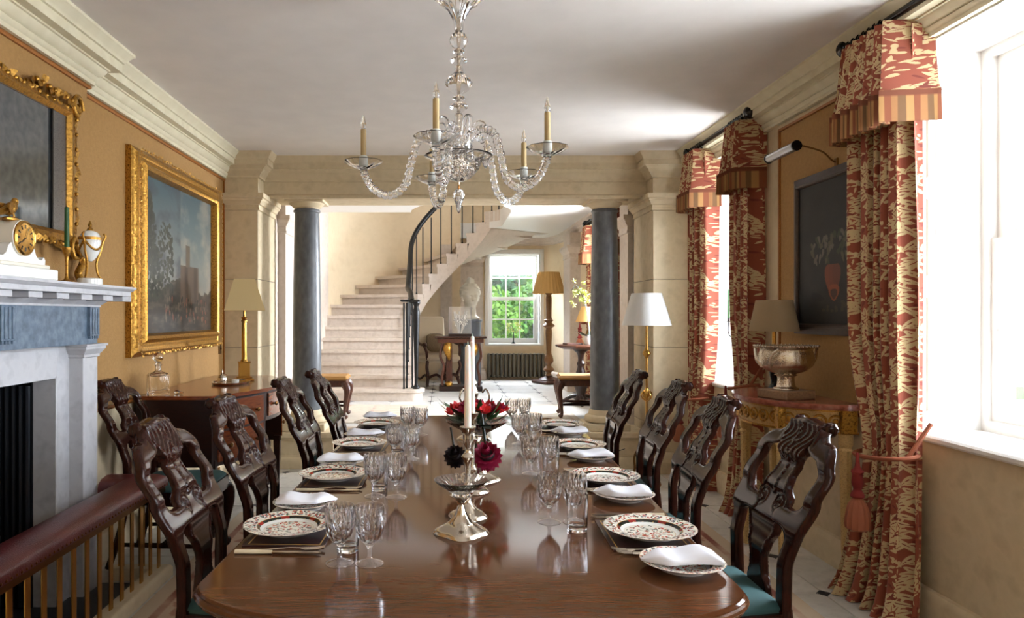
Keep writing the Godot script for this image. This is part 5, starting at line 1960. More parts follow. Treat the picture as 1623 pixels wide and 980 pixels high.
# ---------------------------------------------------------------- centrepieces
func build_centrepieces() -> void:
	var wave := func(a, k): return 1.0 + 0.06 * sin(a * 24.0) if k > 1 and k < 12 else 1.0
	# low comport with a fluted glass dish
	var c := thing("silver_comport", "low silver comport carrying a fluted glass dish", "comport", on_table(-0.02, 0.94))
	silver_foot(c, 0.075, 0.115)
	glass_dish(c, 0.082, 0.128, 0.034)
	# candlesticks
	var prof := soft_profile([0.0, 0.0, 0.058, 0.0, 0.060, 0.008, 0.052, 0.016, 0.040, 0.022, 0.026, 0.034, 0.013, 0.050, 0.012, 0.07, 0.019, 0.085, 0.012, 0.10, 0.010, 0.15, 0.013, 0.185, 0.022, 0.198, 0.012, 0.210, 0.010, 0.225, 0.016, 0.25, 0.018, 0.275, 0.025, 0.290, 0.026, 0.296, 0.011, 0.297, 0.0, 0.29], 3)
	var sh := PM.new().lathe(prof, 28, Vector3.ZERO, Basis.IDENTITY, func(a, k): return 1.0 + (0.05 * sin(a * 6.0) if k < 16 else 0.0)).mesh(30)
	var cd := PM.new().lathe(spin([0.0, 0.285, 0.0115, 0.285, 0.011, 0.40, 0.0095, 0.555, 0.006, 0.562, 0.0012, 0.564, 0.0012, 0.574, 0.0, 0.574]), 16).mesh(40)
	for q in [[0.0, 0.77, "tall silver candlestick with ivory candle behind the low comport"], [0.015, 0.43, "tall silver candlestick with ivory candle in front of the flower dish"], [0.02, -0.22, "tall silver candlestick with ivory candle behind the red flowers"]]:
		var o := thing("candlestick", q[2], "candlestick", on_table(q[0], q[1]), 0.0, "silver candlesticks")
		part(o, "stick", sh, M["silver"])
		var cn := single("candle", "white tapered candle in the " + q[2].substr(5).replace(" with ivory candle", ""), "candle", cd, M["candle_ivory"], "white candles", on_table(q[0], q[1]))
		cn.position.y += 0.0
	# the flower dish
	var f := thing("flower_comport", "tall silver comport with a wide glass dish for flowers", "comport", on_table(0.035, 0.24))
	silver_foot(f, 0.085, 0.185)
	glass_dish(f, 0.125, 0.196, 0.042)
	var fl := thing("flower_arrangement", "arrangement of red alstroemeria with green leaves in the glass dish", "flowers", on_table(0.035, 0.24) + Vector3.UP * 0.205)
	rng.seed = 21
	var leaf := leaf_shape(0.10, 0.016)
	for k in 34:
		var a := rng.randf() * TAU
		var l := part(fl, "leaf", leaf, M["leaf"] if k % 2 else M["leaf_dark"], "", Vector3(cos(a) * 0.05, 0.01 + rng.randf() * 0.05, sin(a) * 0.05))
		l.basis = Basis(Vector3.UP, -a) * Basis(Vector3.BACK, rng.randf_range(-0.5, 1.1))
		l.scale = Vector3.ONE * rng.randf_range(0.8, 1.35)
	var pet := leaf_shape(0.034, 0.011)
	for k in 30:
		var a := rng.randf() * TAU
		var r := sqrt(rng.randf()) * 0.115
		var at := Vector3(cos(a) * r, 0.085 - r * 0.35 + rng.randf() * 0.025, sin(a) * r)
		var b := Node3D.new()
		var fp := PM.new()
		for j in 6:
			var bs := Basis(Vector3.UP, TAU * j / 6.0 + k) * Basis(Vector3.BACK, 0.75)
			petal_into(fp, bs, Vector3.ZERO, 0.036, 0.012)
		var o2 := part(fl, "blossom", fp.mesh(60), M["petal_red"] if k % 4 else M["petal_deep"], "", at)
		o2.basis = Basis(Vector3(cos(a + PI / 2), 0, sin(a + PI / 2)), r * -6.0)
		b.free()
	for k in 2:
		var d := thing("dahlia", ["large deep magenta dahlia hanging under the glass dish", "dark crimson dahlia beside the candlestick stem"][k], "flower", on_table([0.075, -0.05][k], [0.345, 0.33][k]) + Vector3(0, [0.115, 0.11][k], 0))
		var dp := PM.new()
		for ring in 6:
			for j in 13:
				var el := -1.2 + ring * 0.48
				var bs := Basis(Vector3.UP, TAU * (j + ring * 0.5) / 13.0) * Basis(Vector3.BACK, el)
				petal_into(dp, bs, bs.x * 0.014, 0.030, 0.010)
		part(d, "petals", dp.mesh(60), M["petal_deep"] if k == 0 else M["petal_dark"])
		part(d, "heart", PM.new().ball(Vector3.ZERO, Vector3.ONE * 0.024, 12), M["petal_dark"])
		part(d, "stem", PM.new().tube([Vector3(0, 0, 0), Vector3(0.0, 0.04, -0.04), Vector3(0.0, 0.085, -0.09 if k == 0 else -0.07)], 0.004, 6), M["leaf_dark"])
		d.rotation = Vector3(0.7, 0, 0.2)
		d.scale = Vector3.ONE * (1.35 if k == 0 else 1.05)
	# far piece
	var e := thing("silver_epergne", "scrolled silver epergne at the far end of the table", "epergne", on_table(0.03, -0.70))
	silver_foot(e, 0.08, 0.16)
	for k in 3:
		var a := TAU * k / 3.0 + 0.5
		var d2 := Vector3(cos(a), 0, sin(a))
		part(e, "branch", PM.new().tube(smooth([Vector3(0, 0.15, 0), d2 * 0.04 + Vector3.UP * 0.17, d2 * 0.09 + Vector3.UP * 0.22, d2 * 0.07 + Vector3.UP * 0.27, d2 * 0.05 + Vector3.UP * 0.25], 4), 0.005, 8), M["silver"])
	part(e, "finial", PM.new().lathe(soft_profile([0.0, 0.155, 0.016, 0.158, 0.012, 0.20, 0.024, 0.24, 0.012, 0.28, 0.016, 0.30, 0.0, 0.33], 3), 20), M["silver"])


func silver_foot(o: Node3D, r: float, h: float) -> void:
	var lobes := func(a, k): return 1.0 + (0.10 * cos(a * 4.0) if k < 14 else 0.03 * cos(a * 8.0))
	var p := soft_profile([0.0, 0.008, r * 0.96, 0.0, r, 0.006, r * 0.9, 0.014, r * 0.62, 0.026, r * 0.42, 0.040, r * 0.25, h * 0.5, r * 0.17, h * 0.66, r * 0.15, h * 0.8, r * 0.30, h * 0.9, r * 0.42, h * 0.97, r * 0.42, h, 0.0, h], 3)
	part(o, "foot", PM.new().lathe(p, 40, Vector3.ZERO, Basis.IDENTITY, lobes).mesh(40), M["silver"])


func glass_dish(o: Node3D, r: float, y: float, h: float) -> void:
	var fl := func(a, k): return 1.0 + (0.035 * (absf(sin(a * 14.0)) - 0.5) if k >= 3 else 0.0)
	var p := spin([0.0, y - 0.012, r * 0.32, y - 0.012, r * 0.34, y - 0.006, r * 0.62, y + h * 0.28, r * 0.88, y + h * 0.7, r, y + h, r * 0.975, y + h * 1.02, r * 0.84, y + h * 0.76, r * 0.58, y + h * 0.38, r * 0.3, y + 0.004, 0.0, y + 0.002])
	part(o, "glass_dish", PM.new().lathe(p, 84, Vector3.ZERO, Basis.IDENTITY, fl).mesh(20), M["glass"])


# a petal or leaf lying along +x, cupped, with a little thickness
func petal_into(p: PM, b: Basis, at: Vector3, ln: float, w: float) -> void:
	var rows := []
	for i in 5:
		var u := i / 4.0
		var hw := w * sin(PI * clampf(u * 0.92 + 0.06, 0, 1)) + 0.0004
		var z := 0.0
		var y := ln * 0.25 * u * u
		var row := PackedVector3Array()
		for q in [[-1.0, 0.0], [0.0, -0.28], [1.0, 0.0], [0.0, 0.02]]:
			row.append(at + b * Vector3(ln * u, y - q[1] * -hw * 0.6, q[0] * hw + z))
		rows.append(row)
	p.grid(rows, true, true)


func leaf_shape(ln: float, w: float) -> ArrayMesh:
	var p := PM.new()
	petal_into(p, Basis.IDENTITY, Vector3.ZERO, ln, w)
	return p.mesh(60)


# ---------------------------------------------------------------- chandelier
func build_chandelier() -> void:
	var o := thing("chandelier", "five armed clear glass chandelier with candle lights over the table", "chandelier", Vector3(0.066, 0, -3.10))
	var g: Material = M["glass"]
	part(o, "rod", PM.new().tube([Vector3(0, 1.985, 0), Vector3(0, CEIL - 0.01, 0)], 0.006, 8), M["silver_worn"])
	part(o, "ceiling_rose", PM.new().lathe(spin([0, CEIL - 0.03, 0.03, CEIL - 0.03, 0.05, CEIL - 0.01, 0.05, CEIL, 0, CEIL]), 24), M["silver_worn"])
	var petals := func(a, k): return 1.0 + (0.13 * cos(a * 8.0) * clampf((k - 3) / 6.0, 0, 1) if k < 14 else 0.13 * cos(a * 8.0) * clampf((24 - k) / 8.0, 0, 1))
	part(o, "top_bowl", PM.new().lathe(soft_profile([0.009, 2.655, 0.018, 2.66, 0.022, 2.70, 0.05, 2.755, 0.098, 2.795, 0.094, 2.797, 0.046, 2.762, 0.017, 2.705, 0.009, 2.668], 4), 64, Vector3.ZERO, Basis.IDENTITY, petals).mesh(30), g)
	var flute := func(a, _k): return 1.0 + 0.03 * cos(a * 12.0)
	for p in [
		[0.009, 2.65, 0.024, 2.645, 0.036, 2.63, 0.038, 2.61, 0.028, 2.588, 0.009, 2.582],
		[0.009, 2.58, 0.02, 2.575, 0.026, 2.565, 0.014, 2.55, 0.034, 2.535, 0.036, 2.525, 0.02, 2.51, 0.009, 2.507],
		[0.009, 2.505, 0.016, 2.50, 0.02, 2.475, 0.05, 2.448, 0.058, 2.43, 0.048, 2.405, 0.022, 2.385, 0.009, 2.38],
		[0.009, 2.378, 0.022, 2.372, 0.028, 2.362, 0.016, 2.35, 0.036, 2.335, 0.038, 2.322, 0.018, 2.305, 0.009, 2.30],
		[0.009, 2.298, 0.018, 2.29, 0.018, 2.24, 0.024, 2.20, 0.03, 2.15, 0.04, 2.12, 0.009, 2.115],
	]:
		part(o, "stem_knop", PM.new().lathe(soft_profile(p, 4), 36, Vector3.ZERO, Basis.IDENTITY, flute).mesh(30), g)
	# the receiver bowl, cut in lozenges
	var cut := func(a, k): return 1.0 + (0.035 * sin(a * 12.0 + (k % 2) * PI) if k > 2 and k < 14 else 0.0)
	part(o, "bowl", PM.new().lathe(soft_profile([0.0, 2.0, 0.02, 2.003, 0.055, 2.02, 0.085, 2.055, 0.10, 2.085, 0.145, 2.108, 0.143, 2.112, 0.095, 2.092, 0.06, 2.085, 0.0, 2.083], 3), 60, Vector3.ZERO, Basis.IDENTITY, cut).mesh(14), g)
	part(o, "drop", PM.new().lathe(soft_profile([0.0, 1.862, 0.007, 1.875, 0.013, 1.905, 0.022, 1.93, 0.025, 1.945, 0.018, 1.962, 0.006, 1.968, 0.0, 1.968], 3), 20, Vector3.ZERO, Basis.IDENTITY, func(a, _k): return 1.0 + 0.06 * cos(a * 8.0)).mesh(14), g)
	part(o, "drop_link", PM.new().tube([Vector3(0, 1.965, 0), Vector3(0, 2.0, 0)], 0.005, 6), M["brass_dark"])
	var line := smooth([Vector3(0.035, 2.115, 0), Vector3(0.06, 2.185, 0), Vector3(0.115, 2.215, 0), Vector3(0.175, 2.185, 0), Vector3(0.205, 2.10, 0), Vector3(0.235, 1.99, 0), Vector3(0.305, 1.945, 0), Vector3(0.375, 1.975, 0), Vector3(0.41, 2.03, 0), Vector3(0.42, 2.065, 0)], 14)
	var rad := []
	for k in line.size():
		rad.append(0.0165 * (1.0 + 0.16 * sin(k * 1.6)))
	var arm := PM.new().tube(line, rad, 14).mesh(40)
	var dish := PM.new().lathe(spin([0.0, 2.062, 0.02, 2.062, 0.03, 2.066, 0.055, 2.076, 0.085, 2.095, 0.084, 2.098, 0.054, 2.081, 0.03, 2.071, 0.0, 2.069]), 40, Vector3(0.42, 0, 0), Basis.IDENTITY, func(a, k): return 1.0 + (0.03 * cos(a * 10.0) if k > 2 else 0.0)).mesh(30)
	var cup := PM.new().lathe(spin([0, 2.068, 0.014, 2.068, 0.019, 2.075, 0.019, 2.118, 0.016, 2.122, 0, 2.122]), 20, Vector3(0.42, 0, 0)).mesh(40)
	var can := PM.new().lathe(spin([0, 2.12, 0.0125, 2.12, 0.0125, 2.235, 0.011, 2.238, 0, 2.238]), 16, Vector3(0.42, 0, 0)).mesh(40)
	var bulb := PM.new().lathe(soft_profile([0.0, 2.236, 0.007, 2.238, 0.0125, 2.256, 0.009, 2.276, 0.003, 2.298, 0.0, 2.302], 4), 14, Vector3(0.42, 0, 0)).mesh(40)
	var bulb_in := PM.new().tube([Vector3(0.42, 2.238, 0), Vector3(0.42, 2.262, 0)], 0.0022, 5).mesh(40)
	for a in [175.0, 257.0, 327.0, 41.5, 107.0]:
		var bs := Basis(Vector3.UP, -deg_to_rad(-a))
		var p := part(o, "arm", arm, g)
		p.basis = bs
		for q in [["drip_pan", dish, g], ["candle_cup", cup, M["socket_white"]], ["candle_sleeve", can, M["candle_sleeve"]], ["bulb", bulb, g], ["filament_stem", bulb_in, M["bone"]]]:
			part(p, q[0], q[1], q[2])
	# curled ornaments between the arms, each with a hanging drop
	var curl := PM.new().tube(smooth([Vector3(0.03, 2.10, 0), Vector3(0.045, 2.20, 0), Vector3(0.075, 2.262, 0), Vector3(0.115, 2.255, 0), Vector3(0.125, 2.20, 0), Vector3(0.105, 2.185, 0)], 6), 0.011, 10, true, 0.6).mesh(40)
	var pend := PM.new().lathe(soft_profile([0.0, 2.06, 0.012, 2.075, 0.016, 2.10, 0.008, 2.14, 0.004, 2.185, 0.0, 2.19], 3), 12, Vector3(0.118, 0, 0)).mesh(14)
	for k in 5:
		var bs := Basis(Vector3.UP, deg_to_rad(5.0 + 72.0 * k))
		var p := part(o, "curled_ornament", curl, g)
		p.basis = bs
		part(p, "pendant", pend, g)


# ---------------------------------------------------------------- left side
func frame_rect(o: Node3D, x: float, z0: float, z1: float, y0: float, y1: float, out: float) -> Array:
	# corners in o's space, going round so that the sweep's side points outwards
	return [Vector3(x, y0, z0), Vector3(x, y0, z1), Vector3(x, y1, z1), Vector3(x, y1, z0)]


func carved_edge(p: PM, a: Vector3, b: Vector3, n: Vector3, step: float, size: float, seed_: int) -> void:
	rng.seed = seed_
	var d := (b - a).normalized()
	var s := d.cross(n)
	var cnt := int(a.distance_to(b) / step)
	for k in cnt:
		var c := a.lerp(b, (k + 0.5) / cnt)
		for j in 2:
			var an := rng.randf_range(-0.6, 0.6) + (PI if j else 0.0)
			var bs := Basis(d * cos(an) + s * sin(an), n, (d * cos(an) + s * sin(an)).cross(n))
			petal_into(p, bs, c + s * rng.randf_range(-0.3, 0.3) * size, size * rng.randf_range(0.8, 1.4), size * 0.35)
		p.ball(c + n * size * 0.1, Vector3.ONE * size * 0.22, 6)


func build_left_side() -> void:
	# gilt overmantel mirror
	var mx := -1.90
	var o := thing("overmantel_mirror", "large overmantel mirror in carved gilt scrollwork frame", "mirror", Vector3(mx, 1.571, -2.9235))
	part(o, "glass", PM.new().bx(0.004, 0.016, 0.25, 0.855, -0.495, 0.495), M["mirror"])
	var mg := PM.new()
	for s in [-1, 1]:
		mg.bx(0.004, 0.02, 0.25, 0.855, s * 0.50, s * 0.64)
	part(o, "margin_plate", mg, M["mirror_old"], "foxed mirror margin")
	var bar := PM.new()
	for s in [-1, 1]:
		bar.bx(0.004, 0.026, 0.25, 0.855, s * 0.493, s * 0.502)
	part(o, "margin_bar", bar, M["black_lacquer"])
	var ring := [Vector3(0.004, 0.235, -0.655), Vector3(0.004, 0.235, 0.655), Vector3(0.004, 0.87, 0.655), Vector3(0.004, 0.87, -0.655)]
	part(o, "frame_moulding", PM.new().sweep(ring, [Vector2(-0.02, 0), Vector2(0.03, 0), Vector2(0.03, 0.02), Vector2(0.01, 0.04), Vector2(-0.02, 0.03)], Vector3.RIGHT, true), M["gilt"])
	var cv := PM.new()
	for side in [[Vector3(0.03, 0.20, -0.70), Vector3(0.03, 0.88, -0.70), 0.075, 1], [Vector3(0.03, 0.88, -0.70), Vector3(0.03, 0.90, 0.70), 0.06, 2], [Vector3(0.03, 0.88, 0.70), Vector3(0.03, 0.20, 0.70), 0.075, 3], [Vector3(0.03, 0.20, 0.70), Vector3(0.03, 0.20, -0.70), 0.06, 4]]:
		carved_edge(cv, side[0], side[1], Vector3.RIGHT, side[2], 0.052, side[3])
	for s in [-1, 1]:
		# scrolls at the corners, and feet that reach the shelf
		for q in [[0.90, 0.72, 1.0], [0.20, 0.70, -1.0]]:
			var pts := []
			for k in 22:
				var a := k * 0.36
				var r := 0.075 - 0.003 * k
				pts.append(Vector3(0.04, q[0] + q[2] * (sin(a) * r), s * (q[1] - 0.02 + cos(a) * r * 0.7)))
			cv.tube(pts, 0.013, 8)
		cv.tube(smooth([Vector3(0.04, 0.21, s * 0.68), Vector3(0.05, 0.13, s * 0.74), Vector3(0.05, 0.06, s * 0.69), Vector3(0.04, 0.022, s * 0.75)], 4), 0.02, 8)
		carved_edge(cv, Vector3(0.05, 0.19, s * 0.71), Vector3(0.05, 0.06, s * 0.72), Vector3.RIGHT, 0.03, 0.035, 9)
		carved_edge(cv, Vector3(0.04, 0.93, s * 0.30), Vector3(0.04, 0.92, s * 0.66), Vector3.RIGHT, 0.05, 0.06, 12)
	part(o, "carved_scrollwork", cv.mesh(50), M["gilt"], "carved and gilded leaf scrolls")
	var cd := thing("wall_candle", "dark green candle in gilt holder before the overmantel mirror", "candle", Vector3(-1.77, 1.567, -3.35))
	part(cd, "holder", PM.new().lathe(soft_profile([0.0, 0.001, 0.035, 0.001, 0.03, 0.015, 0.008, 0.03, 0.008, 0.12, 0.018, 0.15, 0.022, 0.172, 0.0, 0.172], 3), 16), M["gilt"])
	part(cd, "taper", PM.new().lathe(spin([0.0, 0.17, 0.0115, 0.17, 0.010, 0.36, 0.0, 0.365]), 12), M["candle_green"])
	# clock
	var c := thing("mantel_clock", "white marble drum mantel clock with gilt dial and bird", "clock", Vector3(-1.715, 1.5675, -2.84))
	part(c, "plinth", PM.new().bx(-0.07, 0.07, 0, 0.045, -0.205, 0.205, 0.004), M["porcelain"])
	part(c, "base", PM.new().bx(-0.055, 0.055, 0.045, 0.062, -0.17, 0.17, 0.004), M["plaster_white"])
	var scr := PackedVector2Array()
	for q in [[-0.165, 0.0], [0.165, 0.0], [0.168, 0.022], [0.155, 0.034], [0.142, 0.02], [0.12, 0.022], [0.10, 0.035], [0.088, 0.062], [0.07, 0.075], [-0.07, 0.075], [-0.088, 0.062], [-0.10, 0.035], [-0.12, 0.022], [-0.142, 0.02], [-0.155, 0.034], [-0.168, 0.022]]:
		scr.append(Vector2(q[0], q[1]))
	part(c, "scroll_support", PM.new().prism(scr, 0.07, Transform3D(Basis(Vector3.FORWARD, Vector3.UP, Vector3.RIGHT), Vector3(-0.035, 0.062, 0))), M["porcelain"])
	var ax := Basis(Vector3.BACK, -PI / 2)
	part(c, "drum", PM.new().lathe(spin([0, -0.045, 0.068, -0.045, 0.072, -0.04, 0.072, 0.042, 0.068, 0.045, 0, 0.045]), 36, Vector3(0, 0.16, 0), ax), M["plaster_white"])
	var dl := part(c, "dial", PM.new().lathe(spin([0, 0.044, 0.058, 0.044, 0.058, 0.049, 0, 0.050]), 36, Vector3(0, 0.16, 0), ax), M["dial"])
	part(dl, "bezel", PM.new().lathe(spin([0.056, 0.044, 0.070, 0.044, 0.070, 0.050, 0.063, 0.055, 0.056, 0.050]), 36, Vector3(0, 0.16, 0), ax), M["brass"])
	for k in 12:
		var a := TAU * k / 12.0
		var bsn := Basis(Vector3.RIGHT, -a)
		part(dl, "numeral", PM.new().box(Vector3(0.0508, 0.16, 0) + bsn * Vector3(0, 0.045, 0), Vector3(0.001, 0.015, 0.004 if k % 3 else 0.007), 0.0, bsn), M["black_lacquer"])
	part(dl, "hand", PM.new().box(Vector3(0.052, 0.16, 0) + Basis(Vector3.RIGHT, 2.2) * Vector3(0, 0.015, 0), Vector3(0.001, 0.034, 0.003), 0.0, Basis(Vector3.RIGHT, 2.2)), M["black_lacquer"])
	part(dl, "hand", PM.new().box(Vector3(0.053, 0.16, 0) + Basis(Vector3.RIGHT, -0.4) * Vector3(0, 0.02, 0), Vector3(0.001, 0.046, 0.002), 0.0, Basis(Vector3.RIGHT, -0.4)), M["black_lacquer"])
	var bird := PM.new()
	bird.ball(Vector3(0, 0.275, 0.02), Vector3(0.022, 0.024, 0.045), 12, Basis(Vector3.RIGHT, 0.5))
	bird.ball(Vector3(0, 0.308, -0.012), Vector3(0.014, 0.015, 0.016), 10)
	bird.tube([Vector3(0, 0.29, 0.0), Vector3(0, 0.305, -0.01)], [0.018, 0.013], 8)
	bird.tube([Vector3(0, 0.308, -0.024), Vector3(0, 0.303, -0.036)], [0.005, 0.001], 6)
	bird.tube([Vector3(0, 0.265, 0.05), Vector3(0, 0.245, 0.10), Vector3(0, 0.243, 0.13)], [0.016, 0.010, 0.004], 8)
	for s in [-1, 1]:
		petal_into(bird, Basis(Vector3(0, -0.25, 1).normalized(), Vector3(s, 0, 0), Vector3(0, 1, 0.25).normalized()), Vector3(s * 0.016, 0.285, -0.005), 0.10, 0.022)
		bird.tube([Vector3(s * 0.008, 0.262, 0.012), Vector3(s * 0.01, 0.232, 0.005)], 0.004, 6)
	bird.ball(Vector3(0, 0.232, 0.01), Vector3(0.03, 0.012, 0.05), 10)
	part(c, "gilt_bird", bird, M["gilt"], "gilt bird on the clock")
	# urn
	var u := thing("mantel_urn", "white marble urn with gilt garlands and three gilt legs", "urn", Vector3(-1.72, 1.5675, -3.47))
	part(u, "base", PM.new().lathe(spin([0, 0, 0.056, 0, 0.056, 0.028, 0.052, 0.032, 0, 0.032]), 30, Vector3.ZERO, Basis.IDENTITY, func(a, _k): return 1.0 + 0.02 * cos(a * 20.0)), M["porcelain"])
	part(u, "body", PM.new().lathe(soft_profile([0, 0.115, 0.014, 0.118, 0.035, 0.145, 0.048, 0.18, 0.05, 0.215, 0.044, 0.24, 0.03, 0.258, 0.0, 0.268], 4), 30), M["porcelain"])
	part(u, "gilt_collar", PM.new().lathe(spin([0.045, 0.218, 0.053, 0.218, 0.053, 0.232, 0.045, 0.232]), 30), M["gilt"])
	part(u, "finial", PM.new().lathe(soft_profile([0, 0.262, 0.016, 0.262, 0.012, 0.275, 0.006, 0.28, 0.010, 0.29, 0.005, 0.305, 0.0, 0.315], 3), 16), M["gilt"])
	for k in 3:
		var d := Basis(Vector3.UP, TAU * k / 3.0 + 0.5) * Vector3.RIGHT
		part(u, "leg", PM.new().tube(smooth([d * 0.045 + Vector3.UP * 0.033, d * 0.032 + Vector3.UP * 0.06, d * 0.028 + Vector3.UP * 0.11, d * 0.045 + Vector3.UP * 0.16, d * 0.056 + Vector3.UP * 0.21, d * 0.068 + Vector3.UP * 0.238, d * 0.058 + Vector3.UP * 0.252], 4), 0.0055, 8), M["gilt"])
		var gl := []
		for j in 9:
			var f := j / 8.0
			var dd := Basis(Vector3.UP, TAU * (k + f) / 3.0 + 0.5) * Vector3.RIGHT
			gl.append(dd * (0.052 - 0.004 * sin(f * PI)) + Vector3.UP * (0.215 - 0.045 * sin(f * PI)))
		part(u, "garland", PM.new().tube(gl, 0.006, 6), M["gilt"])
	# landscape in its gilt frame
	var z0 := -4.42
	var z1 := -6.12
	var pz := (z0 + z1) / 2
	var hz := (z0 - z1) / 2
	var p := thing("landscape_painting", "large landscape painting with tall tree in carved gilt frame", "painting", Vector3(WL, 1.14, pz))
	var cn := PM.new()
	for q in [[0.13, -hz + 0.14, 1, 1], [0.13, hz - 0.14, 0, 1], [1.225, hz - 0.14, 0, 0], [1.225, -hz + 0.14, 1, 0]]:
		cn.vert(Vector3(0.035, q[0], q[1]), Vector2(q[2], q[3]))
	cn.quad(0, 3, 2, 1)
	part(p, "canvas", cn, M["landscape"], "painted sky, trees and ruins")
	part(p, "backing", PM.new().bx(0.0, 0.033, 0.08, 1.28, -hz + 0.08, hz - 0.08), M["oak_frame"])
	var rg := [Vector3(0, 0.08, -hz + 0.08), Vector3(0, 0.08, hz - 0.08), Vector3(0, 1.28, hz - 0.08), Vector3(0, 1.28, -hz + 0.08)]
	var fp := []
	for q in [[0.08, 0.0], [0.08, 0.05], [0.065, 0.085], [0.045, 0.095], [0.03, 0.085], [0.02, 0.065], [-0.005, 0.06], [-0.015, 0.066], [-0.03, 0.066], [-0.04, 0.05], [-0.065, 0.036], [-0.065, 0.0]]:
		fp.append(Vector2(q[0], q[1]))
	part(p, "frame", PM.new().sweep(rg, fp, Vector3.RIGHT, true), M["gilt"], "carved gilt frame")
	var ce := PM.new()
	var sd := 30
	for q in [[0, 1], [1, 2], [2, 3], [3, 0]]:
		var a: Vector3 = rg[q[0]] * 1.0
		var b: Vector3 = rg[q[1]] * 1.0
		var mid := Vector3(0, 0.68, 0)
		var ao := a + (a - mid).sign() * 0.045 + Vector3.RIGHT * 0.09
		var bo := b + (b - mid).sign() * 0.045 + Vector3.RIGHT * 0.09
		carved_edge(ce, ao, bo, Vector3.RIGHT, 0.04, 0.022, sd)
		var ai := a - (a - mid).sign() * 0.02 + Vector3.RIGHT * 0.062
		var bi := b - (b - mid).sign() * 0.02 + Vector3.RIGHT * 0.062
		var cnt := int(ai.distance_to(bi) / 0.022)
		for k in cnt:
			ce.ball(ai.lerp(bi, (k + 0.5) / cnt), Vector3.ONE * 0.006, 6)
		sd += 1
	part(p, "carved_edge", ce.mesh(50), M["gilt"])
	# wall switch and socket
	single("light_switch", "small dark brass switch plate beside the gilt landscape frame", "switch", PM.new().bx(WL, WL + 0.008, 1.08, 1.17, -6.27, -6.33, 0.003).box(Vector3(WL + 0.014, 1.125, -6.30), Vector3(0.014, 0.012, 0.008), 0.002), M["brass_dark"])
	single("wall_socket", "small brass socket on the skirting under the sideboard", "socket", PM.new().bx(WL + 0.047, WL + 0.056, 0.045, 0.115, -6.02, -6.14, 0.002).box(Vector3(WL + 0.06, 0.08, -6.05), Vector3(0.012, 0.02, 0.02), 0.003), M["brass"])
	build_sideboard()


func bow(t: float, out := 0.0) -> Vector2:
	return Vector2(0.48 + 0.24 * sin(PI * t) + out, lerpf(0.755, -0.755, t))


func bow_slab(t0: float, t1: float, back: float, out: float) -> PackedVector2Array:
	var p := PackedVector2Array()
	for k in 13:
		p.append(bow(lerpf(t0, t1, k / 12.0), out))
	for k in 13:
		p.append(bow(lerpf(t1, t0, k / 12.0), back))
	return p


